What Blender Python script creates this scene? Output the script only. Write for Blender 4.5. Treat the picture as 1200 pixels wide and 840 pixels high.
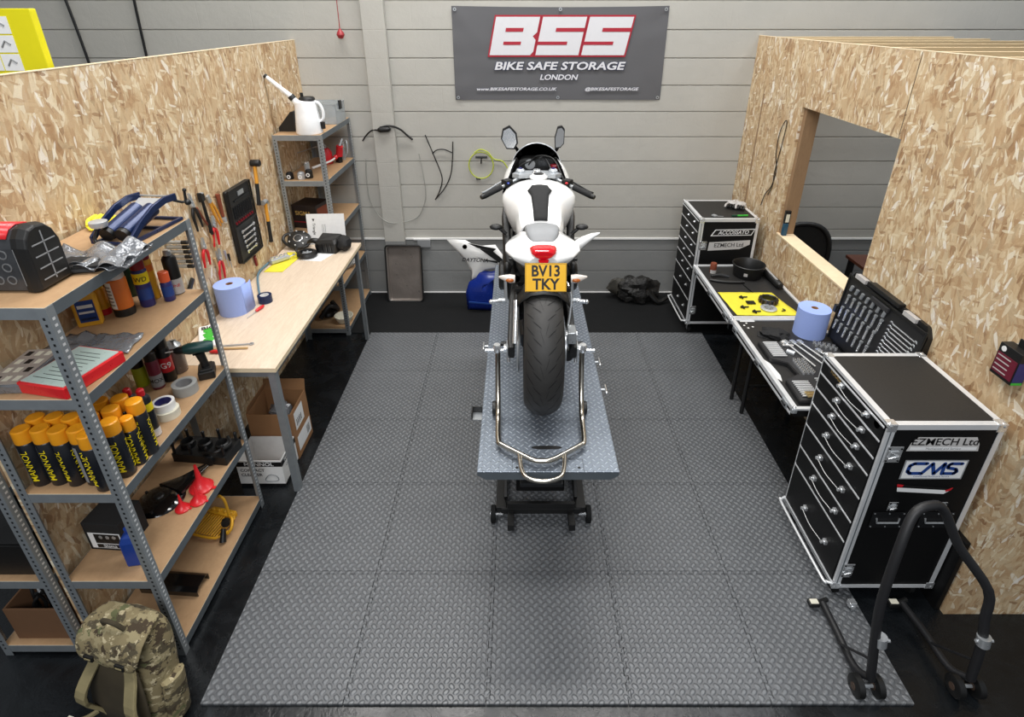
import bpy, math, random
from mathutils import Vector, Matrix, Euler
random.seed(7)
R = math.radians
scene = bpy.context.scene
col = scene.collection
for o in list(bpy.data.objects): bpy.data.objects.remove(o)

# ---------------- camera, light, exposure ----------------
cd = bpy.data.cameras.new('camera'); cam = bpy.data.objects.new('camera', cd); col.objects.link(cam)
cd.sensor_fit = 'HORIZONTAL'; cd.sensor_width = 36; cd.lens = 36*662/1200
cd.shift_x = -7/1200; cd.shift_y = -90/1200; cd.clip_start = .05
cam.location = (0, 0, 2.63); cam.rotation_euler = (R(90)-math.atan(315/662), 0, 0)
scene.camera = cam
vs = scene.view_settings
vs.view_transform = 'Standard'; vs.look = 'None'; vs.gamma = 1; vs.use_curve_mapping = False
vs.exposure = 0.0
w = bpy.data.worlds.new('world'); scene.world = w; w.use_nodes = True
w.node_tree.nodes['Background'].inputs[0].default_value = (.86, .93, 1, 1)
w.node_tree.nodes['Background'].inputs[1].default_value = .26
def area(name, loc, sx, sy, power, colr=(1, 1, 1), rot=(0, 0, 0)):
    l = bpy.data.lights.new(name, 'AREA'); l.shape = 'RECTANGLE'; l.size = sx; l.size_y = sy
    l.energy = power; l.color = colr
    o = bpy.data.objects.new(name, l); o.location = loc; o.rotation_euler = rot; col.objects.link(o)
area('roof_light_back', (-0.2, 4.1, 5.4), 4.2, .7, 190, (1, .98, .95))
area('roof_light_middle', (-0.5, 1.4, 5.2), 3.0, .6, 105, (1, .98, .95))
area('roof_light_front', (-0.3, -2.0, 4.3), 3.4, 1.2, 150, (.97, .98, 1), (R(38), 0, 0))
area('booth_fill_light', (3.3, 4.3, 5.0), 1.2, .6, 60, (.93, .96, 1))  # added lamp to brighten the booth interior, no fitting known there

# ---------------- mesh builder ----------------
def catmull(pts, n=6, closed=False):
    P = [Vector(p) for p in pts]; out = []; L = len(P)
    rng = range(L if closed else L-1)
    for i in rng:
        p1, p2 = P[i], P[(i+1) % L]
        p0 = P[i-1] if (i > 0 or closed) else p1*2-p2
        p3 = P[(i+2) % L] if (i+2 < L or closed) else p2*2-p1
        for k in range(n):
            t = k/n
            out.append(.5*((2*p1)+(p2-p0)*t+(2*p0-5*p1+4*p2-p3)*t*t+(3*p1-p0-3*p2+p3)*t**3))
    if not closed: out.append(P[-1])
    return out
class MB:
    def __init__(self): self.v = []; self.f = []; self.mi = []; self.sm = []; self.mats = []; self.M = Matrix.Identity(4)
    def add(self, vs_, fs, m, smooth=False):
        if m not in self.mats: self.mats.append(m)
        k = self.mats.index(m); b = len(self.v)
        self.v += [tuple(self.M @ Vector(p)) for p in vs_]
        for f in fs: self.f.append(tuple(b+i for i in f)); self.mi.append(k); self.sm.append(smooth)
        return self
    def box(self, c, s, m, rot=None):
        a = [Vector((x*s[0]/2, y*s[1]/2, z*s[2]/2)) for x in (-1, 1) for y in (-1, 1) for z in (-1, 1)]
        if rot is not None:
            Q = Euler(rot).to_matrix() if not isinstance(rot, Matrix) else rot
            a = [Q @ p for p in a]
        a = [p+Vector(c) for p in a]
        return self.add(a, [(0,1,3,2),(4,6,7,5),(0,4,5,1),(2,3,7,6),(0,2,6,4),(1,5,7,3)], m)
    def bb(self, x0, x1, y0, y1, z0, z1, m):
        return self.box(((x0+x1)/2, (y0+y1)/2, (z0+z1)/2), (abs(x1-x0), abs(y1-y0), abs(z1-z0)), m)
    def bar(self, p0, p1, w_, h, m, up=(0, 0, 1)):
        p0, p1 = Vector(p0), Vector(p1); d = (p1-p0).normalized(); u = Vector(up)
        if abs(d.dot(u)) > .98: u = Vector((0, 1, 0))
        s = d.cross(u).normalized(); u = s.cross(d)
        vv = [p+s*a*w_/2+u*b*h/2 for p in (p0, p1) for a, b in ((-1,-1),(1,-1),(1,1),(-1,1))]
        return self.add(vv, [(0,3,2,1),(4,5,6,7),(0,1,5,4),(1,2,6,5),(2,3,7,6),(3,0,4,7)], m)
    def tube(self, pts, r, m, n=8, sm=0, closed=False, cap=True):
        P = catmull(pts, sm, closed) if sm else [Vector(p) for p in pts]
        rr = r if isinstance(r, (list, tuple)) else None
        L = len(P); rings = []; u = None
        for i, p in enumerate(P):
            if closed: d = P[(i+1) % L]-P[i-1]
            else: d = P[min(i+1, L-1)]-P[max(i-1, 0)]
            if d.length < 1e-9: d = Vector((0, 0, 1))
            d.normalize()
            if u is None:
                a = Vector((0, 0, 1)) if abs(d.z) < .9 else Vector((1, 0, 0)); u = (a-d*a.dot(d)).normalized()
            else:
                u = u-d*u.dot(d); u = u.normalized() if u.length > 1e-6 else d.orthogonal().normalized()
            w_ = d.cross(u)
            if rr: t = i/(L-1)*(len(rr)-1); k = min(int(t), len(rr)-2); q = rr[k]+(rr[k+1]-rr[k])*(t-k)
            else: q = r
            rings.append([p+(u*math.cos(6.28318*j/n)+w_*math.sin(6.28318*j/n))*q for j in range(n)])
        if closed: rings.append(rings[0]); cap = False
        return self.loft(rings, m, cap=cap)
    def loft(self, rings, m, cap=True, smooth=True, closed=True):
        n = len(rings[0]); vv = [p for r in rings for p in r]; ff = []
        for i in range(len(rings)-1):
            for j in range(n if closed else n-1):
                k = (j+1) % n; ff.append((i*n+j, i*n+k, (i+1)*n+k, (i+1)*n+j))
        self.add(vv, ff, m, smooth)
        if cap:
            self.add(rings[0], [tuple(range(n))[::-1]], m); self.add(rings[-1], [tuple(range(n))], m)
        return self
    def cyl(self, p0, p1, r, m, r1=None, n=16):
        return self.tube([p0, p1], [r, r if r1 is None else r1], m, n)
    def lathe(self, prof, m, c=(0, 0, 0), ax='Z', n=24, cap=True, rot=None):
        rings = []
        for (r, z) in prof:
            ring = []
            for j in range(n):
                a = 2*math.pi*j/n; x, y = r*math.cos(a), r*math.sin(a)
                p = Vector((x, y, z)) if ax == 'Z' else Vector((z, x, y)) if ax == 'X' else Vector((y, z, x))
                if rot is not None: p = rot @ p
                ring.append(p+Vector(c))
            rings.append(ring)
        return self.loft(rings, m, cap=cap)
    def prism(self, poly, a, b, m, plane='XY', smooth=False):
        g = {'XY': lambda p, t: (p[0], p[1], t), 'XZ': lambda p, t: (p[0], t, p[1]), 'YZ': lambda p, t: (t, p[0], p[1])}[plane]
        return self.loft([[g(p, a) for p in poly], [g(p, b) for p in poly]], m, smooth=smooth)
    def ball(self, c, r, m, s=(1, 1, 1), n=12, rot=None):
        rings = []
        for i in range(n//2+1):
            t = math.pi*i/(n//2); z = -math.cos(t); q = max(math.sin(t), 1e-3); ring = []
            for j in range(n):
                a = 2*math.pi*j/n; p = Vector((q*math.cos(a)*r*s[0], q*math.sin(a)*r*s[1], z*r*s[2]))
                if rot is not None: p = Euler(rot).to_matrix() @ p
                ring.append(p+Vector(c))
            rings.append(ring)
        return self.loft(rings, m, cap=False)
    def text(self, s, size, o, xd, yd, m, depth=.0008, bold=0.0, shear=0, align='CENTER', sx=1):
        cu = bpy.data.curves.new('t', 'FONT'); cu.body = s; cu.size = size; cu.extrude = 0; cu.offset = bold*size; cu.shear = shear
        cu.align_x = align; cu.align_y = 'CENTER'; cu.resolution_u = 3
        ob = bpy.data.objects.new('t', cu); me = bpy.data.meshes.new_from_object(ob)
        xd, yd = Vector(xd).normalized(), Vector(yd).normalized(); zd = xd.cross(yd)
        self.add([Vector(o)+xd*(v.co.x*sx)+yd*v.co.y+zd*depth for v in me.vertices], [tuple(p.vertices) for p in me.polygons], m)
        bpy.data.objects.remove(ob); bpy.data.curves.remove(cu); bpy.data.meshes.remove(me)
        return self
    def build(self, name, parent=None, bevel=0, seg=2, sub=0, solid=0, auto=False):
        me = bpy.data.meshes.new(name); me.from_pydata(self.v, [], self.f)
        for m in self.mats: me.materials.append(M[m] if isinstance(m, str) else m)
        me.polygons.foreach_set('material_index', self.mi)
        me.polygons.foreach_set('use_smooth', self.sm)
        me.update()
        if any(self.sm): me.set_sharp_from_angle(angle=R(38))
        ob = bpy.data.objects.new(name, me); col.objects.link(ob)
        if parent is not None: ob.parent = parent
        if solid: mo = ob.modifiers.new('solid', 'SOLIDIFY'); mo.thickness = solid; mo.offset = 0
        if bevel:
            mo = ob.modifiers.new('bevel', 'BEVEL'); mo.width = bevel; mo.segments = seg; mo.limit_method = 'ANGLE'; mo.angle_limit = R(40)
        if sub: mo = ob.modifiers.new('sub', 'SUBSURF'); mo.levels = sub; mo.render_levels = sub
        return ob
def tag(o, label=None, cat=None, group=None, kind=None):
    if label: o['label'] = label
    if cat: o['category'] = cat
    if group: o['group'] = group
    if kind: o['kind'] = kind
    return o
def thing(name, loc, label, cat, rz=0, group=None, rot=None):
    o = bpy.data.objects.new(name, None); col.objects.link(o); o.empty_display_size = .05
    o.location = loc; o.rotation_euler = rot if rot else (0, 0, rz)
    return tag(o, label, cat, group)
def kids(o): return [c for c in bpy.data.objects if c.parent == o]
KC = {}
def dup(o, loc, rz=None, label=None, rot=None, parent=None):
    c = o.copy(); col.objects.link(c)
    if parent is not None: c.parent = parent
    else:
        c.location = loc
        if rz is not None: c.rotation_euler = (0, 0, rz)
        if rot is not None: c.rotation_euler = rot
        if label: c['label'] = label
    if o.name not in KC: KC[o.name] = kids(o)
    for ch in KC[o.name]: dup(ch, None, parent=c)
    return c
def struct(o): o['kind'] = 'structure'; return o

# ---------------- materials ----------------
M = {}
def lin(c):
    if isinstance(c, str): c = tuple(int(c[i:i+2], 16)/255 for i in (0, 2, 4))
    return tuple(x/12.92 if x <= .04045 else ((x+.055)/1.055)**2.4 for x in c)+(1,)
class NT:
    def __init__(s, name):
        m = bpy.data.materials.new(name); m.use_nodes = True; s.m = m; s.t = m.node_tree; s.b = s.t.nodes['Principled BSDF']; M[name] = m
    def n(s, typ, **kw):
        nd = s.t.nodes.new(typ)
        for k, v_ in kw.items(): setattr(nd, k, v_)
        return nd
    def put(s, sock, val):
        if isinstance(val, bpy.types.NodeSocket): s.t.links.new(val, sock)
        elif val is not None: sock.default_value = val
    def ma(s, op, a, b=None, c=None):
        nd = s.n('ShaderNodeMath', operation=op)
        for i, x in enumerate((a, b, c)):
            if x is not None: s.put(nd.inputs[i], x)
        return nd.outputs[0]
    def mix(s, f, a, b, typ='MIX'):
        nd = s.n('ShaderNodeMix', data_type='RGBA', blend_type=typ)
        s.put(nd.inputs[0], f); s.put(nd.inputs[6], a); s.put(nd.inputs[7], b); return nd.outputs[2]
    def coord(s): return s.n('ShaderNodeTexCoord').outputs['Object']
    def map(s, v_, loc=(0,0,0), rot=(0,0,0), sc=(1,1,1)):
        nd = s.n('ShaderNodeMapping'); s.put(nd.inputs[0], v_); nd.inputs[1].default_value = loc; nd.inputs[2].default_value = rot; nd.inputs[3].default_value = sc
        return nd.outputs[0]
    def noise(s, v_, sc, det=3, rough=.5, dist=0):
        nd = s.n('ShaderNodeTexNoise'); s.put(nd.inputs['Vector'], v_); nd.inputs['Scale'].default_value = sc; nd.inputs['Detail'].default_value = det
        nd.inputs['Roughness'].default_value = rough; nd.inputs['Distortion'].default_value = dist; return nd.outputs['Fac']
    def ramp(s, f, stops, interp='LINEAR'):
        nd = s.n('ShaderNodeValToRGB'); s.put(nd.inputs[0], f); cr = nd.color_ramp; cr.interpolation = interp
        while len(cr.elements) < len(stops): cr.elements.new(.5)
        for e, (p, c) in zip(cr.elements, stops): e.position = p; e.color = c if len(c) == 4 else tuple(c)+(1,)
        return nd.outputs[0]
    def bump(s, h, strength=.3, dist=.01):
        nd = s.n('ShaderNodeBump'); s.put(nd.inputs['Height'], h); nd.inputs['Strength'].default_value = strength; nd.inputs['Distance'].default_value = dist
        s.t.links.new(nd.outputs[0], s.b.inputs['Normal'])
    def set(s, **kw):
        for k, v_ in kw.items(): s.put(s.b.inputs[k.replace('_', ' ')], v_)
        return s
    def sep(s, v_):
        nd = s.n('ShaderNodeSeparateXYZ'); s.put(nd.inputs[0], v_); return nd.outputs
G = lambda x: (x, x, x, 1)
def mat(name, c, rough=.5, metal=0, var=.08, vs_=30, bump=0, bs=200, bd=.001, spec=None, trans=0, coat=0, emit=0):
    s = NT(name); c = lin(c); v_ = s.coord()
    if var:
        nz = s.noise(v_, vs_, 4); f = s.ma('MULTIPLY_ADD', nz, 2*var, 1-var)
        comb = s.n('ShaderNodeCombineColor'); [s.put(comb.inputs[i], f) for i in range(3)]
        s.set(Base_Color=s.mix(1.0, c, comb.outputs[0], 'MULTIPLY'))
    else: s.set(Base_Color=c)
    s.set(Metallic=float(metal))
    s.set(Roughness=s.ma('MULTIPLY_ADD', s.noise(v_, vs_*2, 3), .15, max(rough-.075, 0.02)) if rough < .95 and var else float(rough))
    if bump: s.bump(s.noise(v_, bs, 4), bump, bd)
    if spec is not None: s.set(Specular_IOR_Level=float(spec))
    if trans: s.set(Transmission_Weight=float(trans))
    if coat: s.set(Coat_Weight=float(coat), Coat_Roughness=.08)
    if emit: s.set(Emission_Color=c, Emission_Strength=float(emit))
    return s.m
def osb_mat(name, plane):
    s = NT(name); v0 = s.coord(); x, y, z = s.sep(v0)
    cb = s.n('ShaderNodeCombineXYZ')
    a, b = (y, z) if plane == 'YZ' else (x, z)
    s.put(cb.inputs[0], a); s.put(cb.inputs[1], b); v_ = cb.outputs[0]
    warp = s.n('ShaderNodeTexNoise'); s.put(warp.inputs['Vector'], v_); warp.inputs['Scale'].default_value = 5; warp.inputs['Detail'].default_value = 2
    wm = s.n('ShaderNodeVectorMath', operation='MULTIPLY_ADD'); s.put(wm.inputs[0], warp.outputs['Color']); wm.inputs[1].default_value = (.03, .03, 0); s.put(wm.inputs[2], v_)
    base = s.ramp(s.noise(v_, 7, 5, .7), [(.3, lin('b09470')), (.5, lin('c8ae8a')), (.7, lin('dac4a0'))])
    pal = [(0, lin('8a6240')), (.09, lin('b08a62')), (.3, lin('c6a47c')), (.55, lin('d4b890')), (.8, lin('e4cfaa')), (.92, lin('f4e8cc')), (1, lin('fffaf0'))]
    c = base; hs = []
    for i, (ang, sx, sy, sh) in enumerate([(70, 5, 15, .3), (110, 6, 19, .45), (20, 9, 26, .62), (84, 7, 26, .5), (-55, 10, 34, .66), (60, 13, 55, .62), (100, 12, 60, .6), (-15, 17, 70, .8), (80, 20, 95, .72)]):
        vo = s.n('ShaderNodeTexVoronoi'); vo.inputs['Scale'].default_value = 1
        mp = s.n('ShaderNodeMapping', vector_type='TEXTURE'); s.put(mp.inputs[0], wm.outputs[0]); mp.inputs[1].default_value = (i*3.1, i*1.7, 0); mp.inputs[2].default_value = (0, 0, R(ang)); mp.inputs[3].default_value = (1/sx, 1/sy, 1)
        s.put(vo.inputs['Vector'], mp.outputs[0]); vo.inputs['Randomness'].default_value = 1
        sc_ = s.n('ShaderNodeSeparateColor'); s.put(sc_.inputs[0], vo.outputs['Color'])
        mask = s.ma('MULTIPLY', s.ma('GREATER_THAN', sc_.outputs[0], sh), s.ma('LESS_THAN', vo.outputs['Distance'], .55))
        k = s.ramp(sc_.outputs[1], pal)
        c = s.mix(s.ma('MULTIPLY', mask, .7), c, k); hs.append(s.ma('MULTIPLY', mask, sc_.outputs[2]))
    gr = s.noise(s.map(v_, sc=(1, 1, 1)), 160, 3, .6)
    c = s.mix(.22, c, s.ramp(gr, [(.3, G(.55)), (.7, G(1.0))]), 'MULTIPLY')
    s.set(Base_Color=c, Roughness=.62)
    h = hs[0]
    for q in hs[1:]: h = s.ma('ADD', h, q)
    s.bump(h, .35, .004)
    return s.m
def plate_mat(name, pitch, c_lo, c_hi, rough, metal, strength, dist, ell=(.43, .17)):
    s = NT(name); v_ = s.coord(); x, y, z = s.sep(v_); k = 1/pitch
    u = s.ma('MULTIPLY', s.ma('ADD', x, y), k*.7071); w_ = s.ma('MULTIPLY', s.ma('SUBTRACT', x, y), k*.7071)
    fu, fw = s.ma('FLOOR', u), s.ma('FLOOR', w_)
    par = s.ma('ABSOLUTE', s.ma('MODULO', s.ma('ADD', fu, fw), 2))
    a = s.ma('SUBTRACT', s.ma('SUBTRACT', u, fu), .5); b = s.ma('SUBTRACT', s.ma('SUBTRACT', w_, fw), .5)
    def ellip(p, q): return s.ma('SQRT', s.ma('ADD', s.ma('POWER', s.ma('DIVIDE', s.ma('ABSOLUTE', p), ell[0]), 2), s.ma('POWER', s.ma('DIVIDE', s.ma('ABSOLUTE', q), ell[1]), 2)))
    d = s.ma('ADD', s.ma('MULTIPLY', ellip(a, b), par), s.ma('MULTIPLY', ellip(b, a), s.ma('SUBTRACT', 1, par)))
    mr = s.n('ShaderNodeMapRange', interpolation_type='SMOOTHSTEP'); s.put(mr.inputs[0], d); mr.inputs[1].default_value = 1.15; mr.inputs[2].default_value = .5; mr.inputs[3].default_value = 0; mr.inputs[4].default_value = 1
    h = mr.outputs[0]
    nz = s.noise(v_, 3, 5, .6)
    cc = s.mix(s.ma('MULTIPLY', h, .8), lin(c_lo), lin(c_hi))
    cc = s.mix(.35, cc, s.ramp(nz, [(.3, G(.6)), (.7, G(1.0))]), 'MULTIPLY')
    s.set(Base_Color=cc, Metallic=float(metal), Roughness=s.ma('MULTIPLY_ADD', s.noise(v_, 9, 4), .2, rough-.1))
    s.bump(h, strength, dist); return s.m
osb_mat('osb_side', 'YZ'); osb_mat('osb_front', 'XZ')
plate_mat('foam_mat', .031, '5f6164', '787b7e', .36, 0, .85, .005, (.54, .34))
plate_mat('tread_plate', .026, '87909c', 'c6d0dc', .38, .6, .8, .003, (.46, .15))
def wall_mat():
    s = NT('block_paint'); v_ = s.coord(); x, y, z = s.sep(v_)
    hi = s.ma('GREATER_THAN', z, .6)
    c = s.mix(hi, lin('868786'), lin('b4b2ab'))
    c = s.mix(.25, c, s.ramp(s.noise(v_, 1.6, 5, .65), [(.3, G(.72)), (.7, G(1))]), 'MULTIPLY')
    s.set(Base_Color=c, Roughness=.6)
    cb = s.n('ShaderNodeCombineXYZ'); s.put(cb.inputs[0], x); s.put(cb.inputs[1], s.ma('SUBTRACT', z, .025))
    br = s.n('ShaderNodeTexBrick'); s.put(br.inputs[0], cb.outputs[0]); br.inputs['Scale'].default_value = 1
    br.inputs['Color1'].default_value = G(1); br.inputs['Color2'].default_value = G(.92); br.inputs['Mortar'].default_value = G(.4)
    br.inputs['Mortar Size'].default_value = .004; br.inputs['Mortar Smooth'].default_value = .6
    br.inputs['Brick Width'].default_value = .45; br.inputs['Row Height'].default_value = .225
    h = s.ma('ADD', s.ma('MULTIPLY', br.outputs[0], .35), s.ma('ADD', s.ma('MULTIPLY', s.noise(v_, 14, 6, .7), .7), s.ma('MULTIPLY', s.noise(v_, 3, 2), .6)))
    s.bump(h, .28, .02)
wall_mat()
def floor_mat():
    s = NT('floor_paint'); v_ = s.coord()
    n1 = s.noise(v_, 5, 6, .7, .6); n2 = s.noise(v_, 60, 3)
    c = s.ramp(n1, [(.3, lin('0c0e10')), (.62, lin('16191c')), (.8, lin('2c3136'))])
    spots = s.ramp(s.noise(v_, 130, 2, .5), [(.76, G(0)), (.8, G(1))])
    c = s.mix(s.ma('MULTIPLY', spots, .35), c, lin('b8b8b4'))
    s.set(Base_Color=c, Roughness=s.ma('MULTIPLY_ADD', n1, .45, .04), Specular_IOR_Level=.45)
    s.bump(s.ma('ADD', n1, s.ma('MULTIPLY', n2, .2)), .35, .012)
floor_mat()
def wood(name, a, b, sc=(1, 6, 6), rough=.5, plane=0):
    s = NT(name); v_ = s.map(s.coord(), sc=sc)
    n1 = s.noise(v_, 4, 6, .65, 1.2); n2 = s.noise(v_, 22, 4, .6, .4)
    c = s.mix(s.ma('MULTIPLY_ADD', n2, .4, s.ma('MULTIPLY', n1, .6)), lin(a), lin(b))
    s.set(Base_Color=c, Roughness=rough); s.bump(n2, .08, .002)
wood('bench_oak', 'b39a80', 'f7e8d4', (9, 1.2, 9), .42)
wood('shelf_board', '9a7856', 'c2a07a', (3, 2, 3), .55)
wood('pine', 'd2b48a', 'fbeaca', (3, 12, 12), .55)
wood('pine_x', 'c2a070', 'f0dcb4', (1, 12, 12), .55)
wood('old_timber', '7d6246', 'ab8a68', (12, 12, 1.5), .6)
mat('board_edge', 'ead6b4', .6)
mat('galv', '92989c', .4, .45, .16, 22, .05)
mat('galv_dark', '6a7278', .42, .45, .12, 14)  # darker galv, on the shelf side beams it serves as painted-in shade
mat('rubber_black', '121314', .8, 0, .2, 6, .15, 60, spec=.25)
mat('black', '141414', .45); mat('screen_black', '040405', .95, spec=0, var=0); mat('black_gloss', '0c0c0d', .12, coat=.5); mat('black_matt', '1a1a1b', .8, bump=.2)
mat('case_ply', '0a0a0b', .55, 0, .15, 60, .15, 700, .0005, spec=.3); mat('case_top', '201f1e', .55, 0, .15, 50, .2, 500, .0005)
mat('alu', 'e6e8ea', .32, .35, .06, 14); mat('chrome', 'eceef0', .18, .75, .05); mat('steel', 'b9bdc0', .3, .6, .08)
mat('stainless', 'c9c3b8', .22, 1, .08, 12); mat('dark_steel', '3a3b3d', .4, .8)
mat('white', 'ececea', .4); mat('white_gloss', 'f2f2f0', .18, coat=.6, var=.03); mat('paper', 'eceded', .7)
mat('red', 'c8202a', .35); mat('red_plastic', 'd6252b', .3); mat('orange_cap', 'f0a020', .35); mat('orange', 'e0762a', .4)
mat('yellow', 'f0d814', .5); mat('yellow_cloth', 'e6d93a', .7, bump=.1); mat('yellow_metal', 'e2a82a', .4)
mat('blue', '16308c', .25, coat=.4); mat('navy', '1c2c52', .3, .3); mat('blue_jug', '1a3c8c', .35)
mat('tissue', '9db2ee', .9, 0, .04, 90, .3, 300); mat('card', '9a704a', .75, 0, .1, 20); mat('card_dark', '6e4e34', .8)
mat('green', '3fb43c', .4); mat('green_dark', '0d3c2c', .4); mat('clear', 'dfe6ea', .12, trans=.75, var=0); mat('pack', '9a9da2', .14, .2, .3, 12, .8, 14, .03, trans=.45)
mat('tyre', '2d2c2b', .6, 0, .15, 40); mat('tyre_groove', '060606', .8)
mat('banner', '5c5c5f', .5, 0, .05, 3, .1, 3, .03); mat('logo_white', 'd6d6da', .5, var=.03); mat('logo_red', 'a81c30', .5); mat('navy_print', '20284a', .5)
mat('plate_yellow', 'f2b81c', .35, var=.03); mat('ink', '0e0e10', .5, var=0); mat('red_lens', 'c8101e', .12, coat=1, emit=.15)
mat('amber', 'd87a3a', .15, trans=.3); mat('lens_white', 'e8ddd2', .12, coat=1)
mat('camo_dark', '3c3424', .9, 0, .3, 14, .3, 80); mat('strap_tan', '857a58', .8, 0, .3, 12, .2, 120)
mat('lime', 'b5c22c', .4); mat('hose_grey', 'a9aba8', .4); mat('grey_plastic', '8a8c8e', .5); mat('burgundy', '6a1a2e', .4)
mat('wood_handle', 'c9a878', .5); mat('mesh_black', '161616', .8, bump=.6, bs=500); mat('brown_desk', '5a3428', .4)
mat('tape_grey', '9a9c9a', .5); mat('cream', 'dcd8c6', .5); mat('label_blue', '1b3f86', .5); mat('maroon', '7a1420', .35); mat('purple', '2c2c6a', .35)
mat('silver_paint', 'c4c8cc', .35, .5); mat('foil', 'cfcdcb', .4, .1); mat('rust', '7a3a22', .7)
def camo():
    s = NT('camo'); v_ = s.coord(); c = lin('7a6e50')
    for i, (sc, th, cc) in enumerate(((9, .52, '4a4230'), (13, .56, '8d8262'), (16, .58, '3c3020'), (22, .61, 'b0a484'), (11, .60, '5a5c3c'))):
        n_ = s.noise(s.map(v_, (i*3, i, 0), sc=(1, 1, 1.6)), sc, 4, .6); c = s.mix(s.ramp(n_, [(th-.01, G(0)), (th+.01, G(1))]), c, lin(cc))
    s.set(Base_Color=c, Roughness=.85); s.bump(s.noise(v_, 60, 4), .3, .004)
camo()
def cable(name, pts, r, m, label, cat, group=None, sm=6, n=6):
    o = MB().tube(pts, r, m, n, sm).build(name); return tag(o, label, cat, group)
# ---------------- the setting ----------------
BW = 5.26
struct(MB().bb(-6.5, 6.5, -2.5, BW+.2, -.1, 0, 'floor_paint').build('floor'))
def wall_back():
    mb = MB(); prof = [(.0, 0)]; z = .25; pr = []
    zz = [0]+[.25+.225*k for k in range(21)]
    pr = [(BW-.0, 0)]
    for k in zz[1:]:
        pr += [(BW, k-.007), (BW+.010, k-.001), (BW+.010, k+.001), (BW-.001, k+.006)]
    pr += [(BW, 5.2), (BW+.2, 5.2), (BW+.2, 0)]
    for x0, x1 in ((-6.5, 6.5),): mb.loft([[(x0, a, b) for a, b in pr], [(x1, a, b) for a, b in pr]], 'block_paint', smooth=False)
    return mb.build('wall_back')
struct(wall_back())
struct(MB().bb(-6.5, 6.5, BW-.014, BW-.001, .597, .612, 'white').build('trim_1'))
struct(MB().bb(-6.5, 6.5, BW-.012, BW-.001, 0, .014, 'white').build('baseboard_back'))
# painted pier on the back wall
struct(MB().bb(-1.31, -1.115, BW-.07, BW-.0005, 0, 4.3, 'block_paint').build('trim_2', bevel=.006))
# black rubber strip in front of the back wall
struct(MB().bb(-1.9, 2.05, 4.435, BW-.015, .0005, .008, 'rubber_black').build('floor_runner'))
# left partition
lw = MB().bb(-1.945, -1.915, 1.62, BW-.002, 0, 2.42, 'osb_side'); lw.bb(-1.947, -1.913, 1.62, BW-.002, 2.4201, 2.423, 'board_edge')
struct(lw.build('wall_left'))
# right booth: boards with a hatch opening, stud lining, sill
OY0, OY1, OZ0, OZ1 = 3.07, 4.235, 1.04, 2.015; X0, X1 = 2.06, 2.078
r = MB()
r.bb(X0, X1, 1.78, 3.095-.0015, 0, 1.0, 'osb_side') if 0 else None
for (ya, yb, za, zb) in ((1.78, OY0, 0, 2.455), (OY1, BW-.002, 0, 2.455), (OY0, OY1, 0, OZ0-.002), (OY0, OY1, OZ1, 2.455)):
    r.bb(X0, X1, ya, yb, za, zb, 'osb_side')
struct(MB().bb(X1+.0005, 3.4, 1.78, 1.798, 0, 2.455, 'osb_front').build('wall_front'))
r.bb(X0-.001, X1+.004, 1.779, BW-.002, 2.4551, 2.458, 'board_edge')
r.bb(X0-.0012, X0, 3.094, 3.097, OZ1, 2.45, 'ink')
r.bb(X0-.0014, X0, 4.93, 4.955, .9, 2.02, 'old_timber')
struct(r.build('wall_right'))
fr = MB(); fr.bb(X1+.0005, X1+.095, OY1-.045+.0, OY1+.0, OZ0, OZ1+.0, 'old_timber'); fr.bb(X1+.0005, X1+.095, OY0-.05, OY0-.003, OZ0, OZ1, 'pine_x')
fr.bb(X1+.0005, X1+.095, OY0-.05, OY1, OZ1+.001, OZ1+.05, 'pine'); struct(fr.build('trim_3'))
struct(MB().bb(X0-.002, X1+.10, OY0-.0, OY1-.0, OZ0-.001, OZ0+.012, 'pine').build('trim_4', bevel=.002))
struct(MB().bb(2.0, 2.058, 4.96, 5.05, 0.0, 2.3, 'old_timber').build('trim_5')) if 0 else None
# booth roof joists
for i, y in enumerate([5.1, 4.7, 4.3, 3.9, 3.5, 3.1, 2.7]):
    struct(MB().bb(X1+.001, 3.6, y-.0225, y+.0225, 2.36, 2.452, 'pine_x').build('trim_%d' % (6+i)))
# ---- foam tiles with jigsaw edges
TX, TY, TS, TL = -1.335, 1.378, .6, .61
def edge(n, sgn):
    pts = []; k = 10; h = .016
    if sgn == 0: return [(0, 0)]
    for i in range(k):
        a = i/k; pts += [(a+.042, 0), (a+.032, h*sgn), (a+.088, h*sgn), (a+.078, 0)]
    return [(0, 0)]+pts
def tile_poly(i, j):
    g = .0016; P = []
    L, W_ = TS, TL
    for t, d in edge(10, 0 if j == 0 else 1)+[(1, 0)]: P.append((g+t*(L-2*g), g+(d)))
    for t, d in edge(10, 0 if i == 4 else 1)+[(1, 0)]: P.append((L-g+d if i < 4 else L-g, g+t*(W_-2*g)))
    for t, d in reversed(edge(10, 0 if j == 4 else 1)+[(1, 0)]): P.append((g+t*(L-2*g), W_-g+(d if j < 4 else 0)))
    for t, d in reversed(edge(10, 0 if i == 0 else 1)+[(1, 0)]): P.append((g+d, g+t*(W_-2*g)))
    out = []
    for p in P:
        if not out or (abs(p[0]-out[-1][0])+abs(p[1]-out[-1][1])) > 1e-5: out.append(p)
    if abs(out[0][0]-out[-1][0])+abs(out[0][1]-out[-1][1]) < 1e-5: out.pop()
    return [(TX+i*TS+p[0], TY+j*TL+p[1]) for p in out]
rows = ['front', 'second', 'middle', 'fourth', 'rearmost']; cols_ = ['leftmost', 'second from left', 'middle', 'second from right', 'rightmost']
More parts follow.
